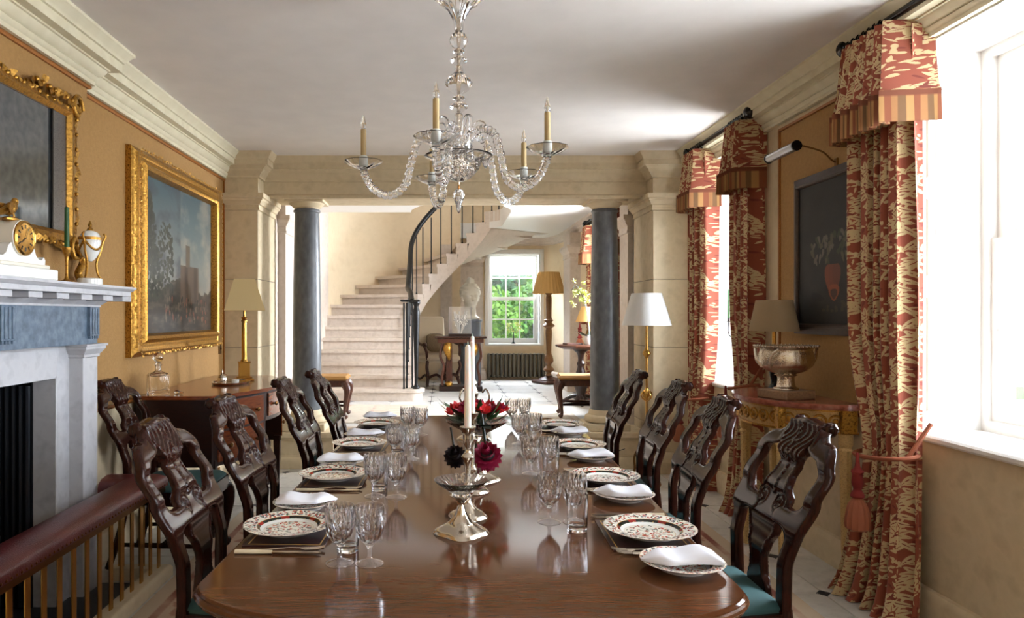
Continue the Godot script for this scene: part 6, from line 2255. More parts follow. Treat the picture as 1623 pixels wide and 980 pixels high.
func build_sideboard() -> void:
	var o := thing("sideboard", "bow fronted mahogany sideboard with knobbed drawers against yellow wall", "sideboard", Vector3(-1.94, 0, -5.245))
	var up := Basis(Vector3.RIGHT, Vector3.BACK, Vector3.UP)
	var top := PackedVector2Array([Vector2(0.0, 0.775), Vector2(0.49, 0.775)])
	for k in 21:
		top.append(bow(k / 20.0, 0.02))
	top.append(Vector2(0.49, -0.775))
	top.append(Vector2(0.0, -0.775))
	part(o, "top", PM.new().prism(top, 0.024, Transform3D(up, Vector3(0, 0.888, 0))), M["mahogany"])
	for q in [[0.0, 0.34, 0.46], [0.34, 0.66, 0.68], [0.66, 1.0, 0.46]]:
		var b := PackedVector2Array()
		b.append(Vector2(0.0, bow(q[0]).y))
		for k in 13:
			b.append(bow(lerpf(q[0], q[1], k / 12.0)))
		b.append(Vector2(0.0, bow(q[1]).y))
		part(o, "carcass", PM.new().prism(b, 0.888 - q[2], Transform3D(up, Vector3(0, q[2], 0))), M["mahogany_dark"])
	var knob := PM.new().lathe(spin([0, 0, 0.009, 0, 0.007, 0.010, 0.016, 0.018, 0.016, 0.024, 0.008, 0.029, 0, 0.029]), 14).mesh(40)
	for q in [[0.03, 0.31, 0.69, 0.87, 2], [0.03, 0.31, 0.485, 0.675, 2], [0.36, 0.64, 0.71, 0.87, 2], [0.69, 0.97, 0.69, 0.87, 2], [0.69, 0.97, 0.485, 0.675, 2]]:
		var d := part(o, "drawer", PM.new().prism(bow_slab(q[0], q[1], 0.0, 0.010), q[3] - q[2], Transform3D(up, Vector3(0, q[2], 0))), M["mahogany"])
		for j in 2:
			var t: float = lerpf(q[0], q[1], 0.2 + 0.6 * j)
			var c := bow(t, 0.009)
			var tang := bow(t + 0.01) - bow(t - 0.01)
			var n := Vector3(-tang.y, 0, tang.x).normalized()
			var kb := part(d, "knob", knob, M["brass_dark"], "", Vector3(c.x, (q[2] + q[3]) / 2, c.y))
			kb.basis = Basis(Vector3.UP.cross(n).normalized(), n, Vector3.UP.cross(n).normalized().cross(n))
	for q in [[0.03, 0.72], [0.03, -0.72], [bow(0.03).x - 0.03, bow(0.03).y - 0.0], [bow(0.34).x - 0.03, bow(0.34).y], [bow(0.66).x - 0.03, bow(0.66).y], [bow(0.97).x - 0.03, bow(0.97).y]]:
		var l := PM.new()
		var rows := []
		for r in [[0.007, 0.014], [0.05, 0.019], [0.055, 0.014], [0.46, 0.024], [0.50, 0.024]]:
			rows.append(PackedVector3Array([Vector3(q[0] - r[1], r[0], q[1] - r[1]), Vector3(q[0] + r[1], r[0], q[1] - r[1]), Vector3(q[0] + r[1], r[0], q[1] + r[1]), Vector3(q[0] - r[1], r[0], q[1] + r[1])]))
		part(o, "leg", l.grid(rows, true, true), M["mahogany_dark"])
	# lamp
	var l := thing("column_table_lamp", "brass column table lamp with square cream shade on sideboard", "lamp", Vector3(-1.56, 0.912, -5.58), 0.30)
	var bs := PM.new().box(Vector3(0, 0.008, 0), Vector3(0.15, 0.016, 0.15), 0.004)
	bs.box(Vector3(0, 0.024, 0), Vector3(0.115, 0.016, 0.115), 0.004)
	bs.box(Vector3(0, 0.085, 0), Vector3(0.086, 0.11, 0.086), 0.003)
	bs.box(Vector3(0, 0.142, 0), Vector3(0.098, 0.010, 0.098), 0.003)
	part(l, "base", bs, M["brass"])
	part(l, "column", PM.new().lathe(spin([0, 0.145, 0.030, 0.147, 0.028, 0.155, 0.021, 0.165, 0.0205, 0.38, 0.019, 0.455, 0.024, 0.46, 0.024, 0.468, 0.018, 0.475, 0.025, 0.49, 0.010, 0.50, 0.008, 0.56, 0, 0.56]), 20), M["brass"])
	part(l, "shade", square_shade(0.152, 0.078, 0.545, 0.79), M["shade_cream"])
	# decanter
	var d2 := thing("decanter", "square cut glass decanter with ball stopper on sideboard", "decanter", Vector3(-1.83, 0.912, -4.57), 0.5)
	part(d2, "body", square_bottle(), M["glass"])
	d2.scale = Vector3.ONE * 1.22
	part(d2, "stopper", PM.new().ball(Vector3(0, 0.195, 0), Vector3.ONE * 0.027, 16).lathe(spin([0, 0.135, 0.010, 0.135, 0.012, 0.172, 0, 0.174]), 14), M["glass"])
	single("glass_stopper", "small loose glass stopper lying beside the decanter", "stopper", PM.new().ball(Vector3(0, 0.014, 0), Vector3(0.018, 0.014, 0.014), 12).tube([Vector3(0.01, 0.012, 0), Vector3(0.04, 0.010, 0)], [0.008, 0.005], 8), M["glass"], "", Vector3(-1.72, 0.912, -4.60))
	# tray with a cruet
	var t2 := thing("silver_tray", "oval silver tray on the sideboard under the cruet", "tray", Vector3(-1.58, 0.912, -5.30))
	part(t2, "tray", PM.new().lathe(spin([0, 0.004, 0.11, 0.004, 0.125, 0.008, 0.132, 0.018, 0.135, 0.018, 0.128, 0.004, 0.11, 0.0, 0, 0.0]), 40, Vector3.ZERO, Basis.from_scale(Vector3(1.0, 1, 1.45))), M["silver"])
	var cr := thing("silver_cruet", "small silver lidded pot standing on the oval tray", "pot", Vector3(-1.62, 0.9165, -5.22))
	part(cr, "pot", PM.new().lathe(soft_profile([0, 0, 0.03, 0.0, 0.036, 0.02, 0.034, 0.045, 0.028, 0.052, 0.0, 0.053], 3), 20), M["silver"])
	part(cr, "lid", PM.new().lathe(soft_profile([0, 0.052, 0.03, 0.053, 0.022, 0.066, 0.006, 0.074, 0.008, 0.084, 0.003, 0.105, 0, 0.106], 3), 18), M["silver"])
	single("salt_cellar", "little white pot beside the silver cruet", "pot", PM.new().lathe(soft_profile([0, 0, 0.022, 0, 0.026, 0.02, 0.024, 0.032, 0.0, 0.030], 3), 16), M["porcelain"], "", Vector3(-1.53, 0.9165, -5.24))


func square_shade(hb: float, ht: float, y0: float, y1: float) -> PM:
	var p := PM.new()
	var rows := []
	for q in [[hb, y0], [ht, y1], [ht - 0.003, y1], [hb - 0.004, y0]]:
		rows.append(PackedVector3Array([Vector3(-q[0], q[1], -q[0]), Vector3(q[0], q[1], -q[0]), Vector3(q[0], q[1], q[0]), Vector3(-q[0], q[1], q[0])]))
	rows.append(rows[0])
	return p.grid(rows, true, false)


func round_shade(rb: float, rt: float, y0: float, y1: float, pleats := 0) -> PM:
	var rows := []
	for q in [[rb, y0], [lerpf(rb, rt, 0.5), (y0 + y1) / 2], [rt, y1], [rt - 0.003, y1], [lerpf(rb, rt, 0.5) - 0.003, (y0 + y1) / 2], [rb - 0.003, y0], [rb, y0]]:
		var row := PackedVector3Array()
		var n := 48 if pleats == 0 else pleats * 4
		for j in n:
			var a := TAU * j / n
			var r: float = q[0] * (1.0 + (0.022 * cos(a * pleats) if pleats else 0.0))
			row.append(Vector3(cos(a) * r, q[1], sin(a) * r))
		rows.append(row)
	return PM.new().grid(rows, true, false)


func square_bottle() -> PM:
	var rows := []
	for q in [[0.0, 0.0, 1.0], [0.05, 0.0, 1.0], [0.052, 0.004, 1.0], [0.052, 0.10, 1.0], [0.046, 0.112, 0.9], [0.024, 0.120, 0.3], [0.016, 0.126, 0.0], [0.015, 0.15, 0.0], [0.021, 0.156, 0.0], [0.021, 0.160, 0.0], [0.011, 0.160, 0.0], [0.011, 0.125, 0.0], [0.040, 0.104, 0.9], [0.044, 0.095, 1.0], [0.044, 0.02, 1.0], [0.0, 0.018, 1.0]]:
		var row := PackedVector3Array()
		for j in 32:
			var a := TAU * j / 32.0
			var c := Vector2(cos(a), sin(a))
			var sq := c / maxf(absf(c.x), absf(c.y))
			var d: Vector2 = c.lerp(sq, q[2] * 0.9) * q[0]
			row.append(Vector3(d.x, q[1], d.y))
		rows.append(row)
	return PM.new().grid(rows, true, true)


# ---------------------------------------------------------------- right side
func build_right_side() -> void:
	var up := Basis(Vector3.RIGHT, Vector3.BACK, Vector3.UP)
	# demilune console; x points into the room (world -x)
	var o := thing("console_table", "gilded half round console table with pink marble top", "console", Vector3(WR - 0.038, 0, -4.21))
	var half := func(a: float, b: float) -> PackedVector2Array:
		var p := PackedVector2Array()
		for k in 33:
			var t := -PI / 2 + PI * k / 32.0
			p.append(Vector2(-a * cos(t), b * sin(t)))
		return p
	var topm := PM.new().prism(half.call(0.45, 0.49), 0.020, Transform3D(up, Vector3(0, 0.93, 0)))
	topm.prism(half.call(0.44, 0.48), 0.012, Transform3D(up, Vector3(0, 0.918, 0)))
	part(o, "marble_top", topm, M["marble_pink"], "pink veined marble top")
	part(o, "frieze", PM.new().prism(half.call(0.40, 0.44), 0.128, Transform3D(up, Vector3(0, 0.79, 0))), M["gilt_old"])
	var path := []
	for k in 33:
		var t := -PI / 2 + PI * k / 32.0
		path.append(Vector3(-0.40 * cos(t), 0, 0.44 * sin(t)))
	path.reverse()
	for y in [[0.79, 0.802], [0.906, 0.918]]:
		part(o, "bead_moulding", PM.new().sweep(path, [Vector2(-0.012, y[0]), Vector2(0.010, y[0]), Vector2(0.010, y[1]), Vector2(-0.012, y[1])]), M["gilt"])
	var ring := []
	for k in 17:
		var a := TAU * k / 16.0
		ring.append(Vector3(cos(a) * 0.031, sin(a) * 0.031, 0))
	var rosp := PM.new().tube(ring, 0.0065, 7, false)
	rosp.lathe(soft_profile([0, 0, 0.016, 0.002, 0.011, 0.009, 0, 0.011], 3), 12, Vector3.ZERO, Basis(Vector3.RIGHT, PI / 2), func(a, _k): return 1.0 + 0.18 * cos(a * 6.0))
	var ros := rosp.mesh(40)
	for k in 17:
		var t := -PI / 2 + PI * (k + 0.5) / 17.0
		var n := Vector3(-cos(t) / 0.40, 0, sin(t) / 0.44).normalized()
		var r := part(o, "rosette", ros, M["gilt"], "", Vector3(-0.40 * cos(t), 0.854, 0.44 * sin(t)) + n * 0.003)
		r.basis = Basis(Vector3.UP.cross(n), Vector3.UP, n)
	for t in [-1.45, -0.62, 0.62, 1.45]:
		var c := Vector3(-0.375 * cos(t) - 0.0, 0, 0.415 * sin(t))
		if c.x > -0.05:
			c.x = -0.05
		var l := part(o, "leg", PM.new().lathe(spin([0, 0.001, 0.022, 0.001, 0.026, 0.03, 0.017, 0.05, 0.020, 0.09, 0.030, 0.68, 0.036, 0.70, 0.028, 0.715, 0.036, 0.73, 0.036, 0.79, 0, 0.79]), 40, c, Basis.IDENTITY, func(a, k): return 1.0 + (0.06 * cos(a * 10.0) if k > 4 and k < 7 else 0.0)), M["gilt_old"])
		part(l, "leg_block", PM.new().box(c + Vector3(0, 0.854, 0), Vector3(0.085, 0.126, 0.085), 0.004), M["gilt"])
	# silver vase on its stone block
	var pb := single("stone_block", "square tan stone block under the silver vase", "block", PM.new().box(Vector3(0, 0.024, 0), Vector3(0.215, 0.048, 0.215), 0.005), M["plinth_stone"], "", Vector3(1.945, 0.9505, -4.05), 0.35)
	pb.rotation.y = 0.35
	var v := thing("silver_vase", "large embossed silver two handled vase on the marble console", "vase", Vector3(1.945, 0.9995, -4.05), 0.35)
	var gad := func(a, k):
		if k > 14 and k < 26:
			return 1.0 + 0.05 * sin(a * 9.0 + sin(k * 1.3) * 2.0) * sin(k * 0.9) + 0.03 * sin(a * 17.0 + k)
		if k <= 6:
			return 1.0
		return 1.0 + 0.012 * cos(a * 24.0)
	part(v, "bowl", PM.new().lathe(soft_profile([0, 0, 0.062, 0, 0.064, 0.010, 0.05, 0.018, 0.044, 0.05, 0.046, 0.075, 0.06, 0.082, 0.052, 0.09, 0.095, 0.105, 0.135, 0.135, 0.146, 0.165, 0.142, 0.20, 0.135, 0.225, 0.15, 0.238, 0.168, 0.245, 0.166, 0.25, 0.13, 0.235, 0.13, 0.20, 0.12, 0.14, 0.0, 0.115], 3), 72, Vector3.ZERO, Basis.IDENTITY, gad).mesh(40), M["silver_worn"])
	var bd := PM.new()
	for k in 48:
		var a := TAU * k / 48.0
		bd.ball(Vector3(cos(a) * 0.168, 0.247, sin(a) * 0.168), Vector3.ONE * 0.0065, 6)
	part(v, "beaded_rim", bd, M["silver_worn"])
	for s in [-1, 1]:
		for j in [-1, 1]:
			var pts := smooth([Vector3(s * 0.14, 0.13, j * 0.03), Vector3(s * 0.165, 0.165, j * 0.045), Vector3(s * 0.16, 0.205, j * 0.06), Vector3(s * 0.138, 0.232, j * 0.085)], 5)
			part(v, "handle", PM.new().tube(pts, 0.009, 8), M["silver_worn"])
	# lamp behind it
	var l := thing("console_lamp", "small table lamp with drab shade behind the silver vase", "lamp", Vector3(2.04, 0.9505, -4.40))
	part(l, "base", PM.new().box(Vector3(0, 0.008, 0), Vector3(0.10, 0.016, 0.10), 0.004).lathe(soft_profile([0, 0.014, 0.04, 0.016, 0.03, 0.03, 0.018, 0.06, 0.028, 0.12, 0.02, 0.20, 0.012, 0.26, 0.022, 0.275, 0.014, 0.285, 0.0, 0.288], 3), 20), M["black_lacquer"])
	part(l, "stem", PM.new().tube([Vector3(0, 0.28, 0), Vector3(0, 0.42, 0)], 0.012, 10), M["brass"])
	part(l, "shade", round_shade(0.146, 0.106, 0.372, 0.562), M["shade_drab"])
	# dark painting and its light
	var p := thing("still_life_painting", "dark still life painting in brown wooden frame on yellow panel", "painting", Vector3(WR - 0.007, 1.31, -4.05))
	var cn := PM.new()
	for q in [[0.06, -0.36, 0, 1], [0.06, 0.36, 1, 1], [0.885, 0.36, 1, 0], [0.885, -0.36, 0, 0]]:
		cn.vert(Vector3(-0.022, q[0], q[1]), Vector2(q[2], q[3]))
	cn.quad(0, 1, 2, 3)
	part(p, "canvas", cn, M["still_life"], "dim painted fruit and leaves")
	part(p, "backing", PM.new().bx(-0.02, 0, 0.03, 0.915, -0.39, 0.39), M["oak_frame"])
	var rg := [Vector3(0, 0.03, -0.39), Vector3(0, 0.03, 0.39), Vector3(0, 0.915, 0.39), Vector3(0, 0.915, -0.39)]
	rg.reverse()
	part(p, "frame", PM.new().sweep(rg, [Vector2(0.03, 0), Vector2(0.03, 0.03), Vector2(0.022, 0.04), Vector2(0.012, 0.042), Vector2(0.0, 0.034), Vector2(-0.02, 0.03), Vector2(-0.034, 0.024), Vector2(-0.034, 0.0)], Vector3.LEFT, true), M["oak_frame"], "brown wooden frame")
	var pl := thing("picture_light", "steel picture light on a thin bent arm above still life", "picture light", Vector3(WR, 2.24, -4.05))
	part(pl, "shade", PM.new().tube([Vector3(-0.235, 0.14, 0.02), Vector3(-0.235, 0.14, -0.32)], 0.027, 16), M["steel"])
	for z in [0.02, -0.32]:
		part(pl, "end_cap", PM.new().tube([Vector3(-0.235, 0.14, z - 0.006), Vector3(-0.235, 0.14, z + 0.006)], 0.030, 16), M["black_iron"])
	part(pl, "arm", PM.new().tube(smooth([Vector3(-0.01, 0.045, 0.02), Vector3(-0.04, 0.06, 0.02), Vector3(-0.09, 0.11, 0.01), Vector3(-0.215, 0.15, 0.0)], 5), 0.005, 8), M["brass_dark"])
	part(pl, "wall_plate", PM.new().box(Vector3(-0.008, 0.045, 0.02), Vector3(0.016, 0.05, 0.03), 0.003), M["brass_dark"])
	# candle bracket on the shutter
	var sc := thing("window_sconce", "green candle on a thin dark bracket against white shutter", "sconce", Vector3(2.44, 1.36, -6.16))
	part(sc, "bracket", PM.new().tube(smooth([Vector3(0.06, -0.10, -0.005), Vector3(0.03, -0.13, 0.06), Vector3(-0.015, -0.09, 0.09), Vector3(-0.015, 0.0, 0.09)], 5), 0.005, 6).lathe(spin([0, 0.0, 0.024, 0.002, 0.026, 0.008, 0.01, 0.01, 0.012, 0.04, 0, 0.04]), 12, Vector3(-0.015, 0, 0.09)), M["iron"])
	part(sc, "wall_plate", PM.new().box(Vector3(0.06, -0.10, 0.0), Vector3(0.03, 0.07, 0.012), 0.003), M["iron"])
	part(sc, "taper", PM.new().lathe(spin([0, 0.035, 0.012, 0.035, 0.006, 0.28, 0, 0.285]), 10, Vector3(-0.015, 0, 0.09)), M["candle_green"])
	# standard lamp
	var s := thing("standard_lamp", "tall brass standard lamp with white shade beside the column", "lamp", Vector3(1.715, 0.0, -6.02))
	part(s, "pole", PM.new().tube([Vector3(0, 0.20, 0), Vector3(0, 1.46, 0)], 0.0095, 12), M["brass"])
	for y in [1.10, 0.76]:
		part(s, "knop", PM.new().lathe(soft_profile([0, y - 0.045, 0.014, y - 0.042, 0.018, y - 0.03, 0.034, y - 0.006, 0.034, y + 0.006, 0.018, y + 0.03, 0.014, y + 0.042, 0, y + 0.045], 3), 18), M["brass"])
	for k in 4:
		var d := Basis(Vector3.UP, TAU * k / 4.0 + 0.3) * Vector3.RIGHT
		part(s, "scroll", PM.new().tube(smooth([d * 0.012 + Vector3.UP * 0.70, d * 0.04 + Vector3.UP * 0.72, d * 0.052 + Vector3.UP * 0.75, d * 0.03 + Vector3.UP * 0.78, d * 0.012 + Vector3.UP * 0.77], 4), 0.006, 6), M["brass"])
		if k < 3:
			var e := Basis(Vector3.UP, TAU * k / 3.0 + 0.8) * Vector3.RIGHT
			part(s, "foot", PM.new().tube(smooth([Vector3.UP * 0.24, e * 0.05 + Vector3.UP * 0.30, e * 0.10 + Vector3.UP * 0.22, e * 0.10 + Vector3.UP * 0.10, e * 0.17 + Vector3.UP * 0.02, e * 0.20 + Vector3.UP * 0.035, e * 0.18 + Vector3.UP * 0.06], 5), 0.010, 8), M["brass_dark"])
	part(s, "shade", round_shade(0.205, 0.125, 1.335, 1.605), M["shade_white"], "white drum shade")
	single("lamp_flex", "thin dark lamp flex trailing up the skirting by the standard lamp", "flex", PM.new().tube(smooth([Vector3(1.70, 0.02, -6.02), Vector3(1.60, 0.008, -6.10), Vector3(1.52, 0.02, -6.30), Vector3(1.55, 0.14, -6.52), Vector3(1.66, 0.20, -6.52)], 5), 0.004, 6), M["black_lacquer"])


# ---------------------------------------------------------------- things in the hall
func build_hall_things() -> void:
	# stools
	var o := thing("cabriole_stool", "walnut cabriole stool with tan seat beside column at stair foot", "stool", Vector3(-1.25, HF + 0.008, -7.55), 0.05, "cabriole stools")
	part(o, "seat", PM.new().box(Vector3(0, 0.42, 0), Vector3(0.50, 0.05, 0.42), 0.022), M["seat_tan"], "tan upholstered seat")
	part(o, "rail", PM.new().box(Vector3(0, 0.37, 0), Vector3(0.48, 0.07, 0.40), 0.006), M["walnut"])
	for sx in [-1, 1]:
		for sz in [-1, 1]:
			part(o, "leg", PM.new().tube(smooth([Vector3(sx * 0.21, 0.37, sz * 0.17), Vector3(sx * 0.245, 0.30, sz * 0.20), Vector3(sx * 0.225, 0.15, sz * 0.185), Vector3(sx * 0.215, 0.05, sz * 0.175), Vector3(sx * 0.235, 0.018, sz * 0.195)], 4), [0.04, 0.042, 0.042, 0.04, 0.036, 0.032, 0.028, 0.025, 0.022, 0.02, 0.018, 0.017, 0.017, 0.019, 0.023, 0.026, 0.022], 9), M["walnut"])
	for sz in [-1, 1]:
		part(o, "stretcher", PM.new().tube([Vector3(-0.21, 0.14, sz * 0.17), Vector3(0, 0.14, sz * 0.10), Vector3(0.21, 0.14, sz * 0.17)], [0.012, 0.02, 0.012], 8), M["chair_wood"])
	copy_of(o, Vector3(1.47, HF + 0.008, -7.62), -0.1, "walnut cabriole stool with tan seat below the orchid table")
	# armchair
	var a := thing("armchair", "carved walnut armchair with cream upholstery under the stairs", "armchair", Vector3(-0.10, HF, -11.0), 0.45)
	part(a, "backrest", PM.new().box(Vector3(0, 0.76, -0.27), Vector3(0.52, 0.62, 0.08), 0.035, Basis(Vector3.RIGHT, -0.12)), M["linen"])
	part(a, "seat", PM.new().box(Vector3(0, 0.43, 0.0), Vector3(0.58, 0.12, 0.54), 0.045), M["linen"])
	for s in [-1, 1]:
		part(a, "arm", PM.new().tube(smooth([Vector3(s * 0.27, 0.74, -0.25), Vector3(s * 0.30, 0.68, -0.08), Vector3(s * 0.31, 0.64, 0.12), Vector3(s * 0.31, 0.66, 0.24), Vector3(s * 0.31, 0.62, 0.27)], 4), 0.022, 8), M["walnut"])
		part(a, "arm_post", PM.new().tube(smooth([Vector3(s * 0.30, 0.64, 0.16), Vector3(s * 0.28, 0.54, 0.22), Vector3(s * 0.27, 0.42, 0.22)], 4), 0.02, 8), M["walnut"])
		for z in [0.22, -0.24]:
			part(a, "leg", PM.new().tube(smooth([Vector3(s * 0.26, 0.40, z), Vector3(s * 0.28, 0.30, z + 0.02), Vector3(s * 0.245, 0.17, z - 0.02), Vector3(s * 0.27, 0.05, z + 0.01), Vector3(s * 0.27, 0.015, z + 0.02)], 4), 0.026, 8), M["walnut"])
		part(a, "stretcher", PM.new().tube(smooth([Vector3(s * 0.26, 0.14, 0.22), Vector3(s * 0.24, 0.18, 0.08), Vector3(s * 0.26, 0.11, -0.06), Vector3(s * 0.26, 0.14, -0.24)], 4), 0.018, 8), M["walnut"])
	part(a, "stretcher", PM.new().tube(smooth([Vector3(-0.26, 0.14, 0.23), Vector3(-0.12, 0.19, 0.23), Vector3(0, 0.12, 0.23), Vector3(0.12, 0.19, 0.23), Vector3(0.26, 0.14, 0.23)], 4), 0.02, 8), M["walnut"])
	var cu := single("cushion", "dark tapestry cushion propped in the upholstered armchair", "cushion", cushion_shape(0.32, 0.29, 0.10), M["tapestry"], "", Vector3(-0.12, HF + 0.66, -11.09), 0.45)
	cu.rotation.x = -0.25
	# centre table
	var t := thing("hall_console", "carved parcel gilt hall table with dark marble top", "table", Vector3(0.245, HF, -10.35))
	part(t, "marble_top", PM.new().bx(-0.37, 0.37, 0.755, 0.785, -0.22, 0.22, 0.008), M["marble_brown"])
	part(t, "frieze", PM.new().bx(-0.33, 0.33, 0.69, 0.755, -0.19, 0.19, 0.006), M["walnut"])
	part(t, "plinth", PM.new().bx(-0.31, 0.31, 0.0, 0.07, -0.20, 0.20, 0.006), M["mahogany_dark"])
	for s in [-1, 1]:
		var q := part(t, "support", PM.new().bx(s * 0.165 - 0.045, s * 0.165 + 0.045, 0.07, 0.69, -0.16, 0.12, 0.008), M["walnut"])
		part(q, "gilt_bracket", PM.new().tube(smooth([Vector3(s * 0.17, 0.68, 0.14), Vector3(s * 0.19, 0.60, 0.19), Vector3(s * 0.17, 0.50, 0.17), Vector3(s * 0.165, 0.44, 0.13)], 4), [0.05, 0.055, 0.06, 0.062, 0.06, 0.055, 0.05, 0.044, 0.038, 0.03, 0.024, 0.018, 0.012], 10), M["gilt"])
		part(q, "gilt_paw", PM.new().ball(Vector3(s * 0.17, 0.10, 0.15), Vector3(0.06, 0.045, 0.06), 12), M["gilt"])
		part(q, "scroll", PM.new().tube(smooth([Vector3(s * 0.26, 0.68, 0.16), Vector3(s * 0.29, 0.50, 0.18), Vector3(s * 0.24, 0.36, 0.17), Vector3(s * 0.27, 0.20, 0.18), Vector3(s * 0.26, 0.08, 0.17)], 4), 0.02, 8), M["walnut"])
	# glass case with coral
	var g := thing("glass_case", "square glass display case with dark base on the hall table", "display case", Vector3(0.235, HF + 0.7855, -10.33))
	part(g, "base", PM.new().bx(-0.165, 0.165, 0, 0.035, -0.13, 0.13, 0.005), M["mahogany_dark"])
	for q in [[-0.16, 0.16, 0.124, 0.127], [-0.16, 0.16, -0.127, -0.124]]:
		part(g, "pane", PM.new().bx(q[0], q[1], 0.035, 0.42, q[2], q[3]), M["pane"])
	for q in [[-0.16, -0.157], [0.157, 0.16]]:
		part(g, "pane", PM.new().bx(q[0], q[1], 0.035, 0.42, -0.127, 0.127), M["pane"])
	part(g, "pane", PM.new().bx(-0.16, 0.16, 0.42, 0.423, -0.127, 0.127), M["pane"])
	for sx in [-1, 1]:
		for sz in [-1, 1]:
			part(g, "edge_strip", PM.new().box(Vector3(sx * 0.16, 0.228, sz * 0.127), Vector3(0.006, 0.388, 0.006)), M["steel"])
	var co := PM.new()
	rng.seed = 4
	for k in 16:
		var d := Vector3(rng.randf_range(-0.09, 0.09), 0, rng.randf_range(-0.06, 0.06))
		var h := rng.randf_range(0.14, 0.33)
		var pts := [d * 0.3, d * 0.6 + Vector3.UP * h * 0.35, d + Vector3.UP * h * 0.7, d * 1.2 + Vector3.UP * h]
		co.tube(smooth(pts, 3), 0.008, 6)
		for j in 3:
			var b0 := d * 0.9 + Vector3.UP * h * (0.45 + 0.15 * j)
			var e := Vector3(rng.randf_range(-1, 1), rng.randf_range(0.1, 1), rng.randf_range(-1, 1)).normalized() * 0.05
			co.tube([b0, b0 + e], [0.006, 0.005], 6)
			co.ball(b0 + e, Vector3.ONE * 0.012, 6)
	single("coral_specimen", "branching white coral specimen inside the glass case", "coral", co.mesh(60), M["coral"], "", Vector3(0.235, HF + 0.8215, -10.33))
	# marble head on a drum
	single("drum_pedestal", "grey drum pedestal under the white marble head", "pedestal", PM.new().lathe(spin([0, 0, 0.19, 0, 0.19, 0.03, 0.17, 0.04, 0.165, 0.98, 0.185, 0.99, 0.185, 1.02, 0, 1.02]), 40), M["drum_grey"], "", Vector3(0.43, HF, -11.35))
	single("marble_head", "large white marble classical head with bound hair", "bust", head_shape().mesh(70), M["plaster_white"], "", Vector3(0.43, HF + 1.02, -11.35), 0.25)
	# radiator
	var r := thing("radiator", "grey cast iron column radiator below the garden window", "radiator", Vector3(1.22, HF, -12.02))
	var col := PM.new()
	for z in [-0.03, 0.03]:
		col.tube([Vector3(0, 0.055, z), Vector3(0, 0.42, z)], 0.025, 10)
	col.box(Vector3(0, 0.428, 0), Vector3(0.045, 0.034, 0.10), 0.014)
	col.box(Vector3(0, 0.055, 0), Vector3(0.045, 0.034, 0.10), 0.014)
	var cm := col.mesh()
	for k in 14:
		part(r, "column", cm, M["radiator"], "", Vector3(-0.455 + k * 0.07, 0, 0))
	for x in [-0.455, 0.455]:
		part(r, "foot", PM.new().box(Vector3(x, 0.02, 0), Vector3(0.035, 0.04, 0.09), 0.006), M["radiator"])
	for y in [0.06, 0.425]:
		part(r, "header", PM.new().tube([Vector3(-0.47, y, 0), Vector3(0.47, y, 0)], 0.013, 8), M["radiator"])
	# pleated floor lamp
	var l := thing("hall_floor_lamp", "turned giltwood floor lamp with pleated gold shade by window", "lamp", Vector3(1.675, HF, -11.35))
	part(l, "base", PM.new().box(Vector3(0, 0.03, 0), Vector3(0.40, 0.05, 0.40), 0.012, Basis(Vector3.UP, 0.5)).lathe(soft_profile([0, 0.05, 0.16, 0.055, 0.15, 0.08, 0.07, 0.11, 0.06, 0.13, 0, 0.135], 3), 24), M["walnut"])
	part(l, "shaft", PM.new().lathe(soft_profile([0, 0.12, 0.055, 0.13, 0.035, 0.17, 0.09, 0.22, 0.05, 0.27, 0.04, 0.30, 0.075, 0.36, 0.06, 0.44, 0.04, 0.50, 0.055, 0.80, 0.05, 0.88, 0.10, 0.92, 0.05, 0.97, 0.075, 1.01, 0.045, 1.06, 0.05, 1.35, 0.04, 1.40, 0.06, 1.44, 0.05, 1.50, 0.03, 1.54, 0.0, 1.55], 3), 24), M["bronze_gilt"])
	part(l, "gallery", PM.new().lathe(spin([0, 1.53, 0.08, 1.535, 0.08, 1.545, 0.02, 1.55, 0.02, 1.62, 0, 1.62]), 20), M["brass_dark"])
	part(l, "shade", round_shade(0.255, 0.165, 1.43, 1.77, 26), M["shade_gold"], "pleated gold shade")
	# orchid table
	var q2 := thing("pedestal_table", "octagonal walnut pedestal table half hidden by the grey column", "table", Vector3(1.66, HF, -8.62))
	part(q2, "top", PM.new().lathe(spin([0, 0.68, 0.24, 0.68, 0.31, 0.705, 0.315, 0.715, 0.315, 0.725, 0.30, 0.73, 0, 0.73]), 8, Vector3.ZERO, Basis(Vector3.UP, PI / 8)), M["walnut"])
	part(q2, "stem", PM.new().lathe(soft_profile([0, 0.06, 0.09, 0.07, 0.05, 0.12, 0.085, 0.25, 0.07, 0.36, 0.04, 0.46, 0.05, 0.50, 0.035, 0.54, 0.045, 0.62, 0.09, 0.67, 0.0, 0.68], 4), 20), M["mahogany_dark"])
	for k in 3:
		var e := Basis(Vector3.UP, TAU * k / 3.0 + 0.4) * Vector3.RIGHT
		part(q2, "foot", PM.new().tube(smooth([e * 0.03 + Vector3.UP * 0.11, e * 0.14 + Vector3.UP * 0.09, e * 0.24 + Vector3.UP * 0.026], 4), 0.024, 8), M["mahogany_dark"])
	single("book", "flat brown book lying on the octagonal table", "book", PM.new().box(Vector3(0, 0.012, 0), Vector3(0.20, 0.024, 0.15), 0.003), M["walnut"], "", Vector3(1.55, HF + 0.7305, -8.56), 0.2)
	var oc := thing("potted_orchid", "lime green orchid in white pot on the octagonal table", "orchid", Vector3(1.735, HF + 0.732, -8.50))
	part(oc, "pot", PM.new().lathe(soft_profile([0, 0, 0.04, 0, 0.058, 0.03, 0.062, 0.07, 0.05, 0.11, 0.045, 0.11, 0.05, 0.07, 0.0, 0.06], 4), 24), M["porcelain"])
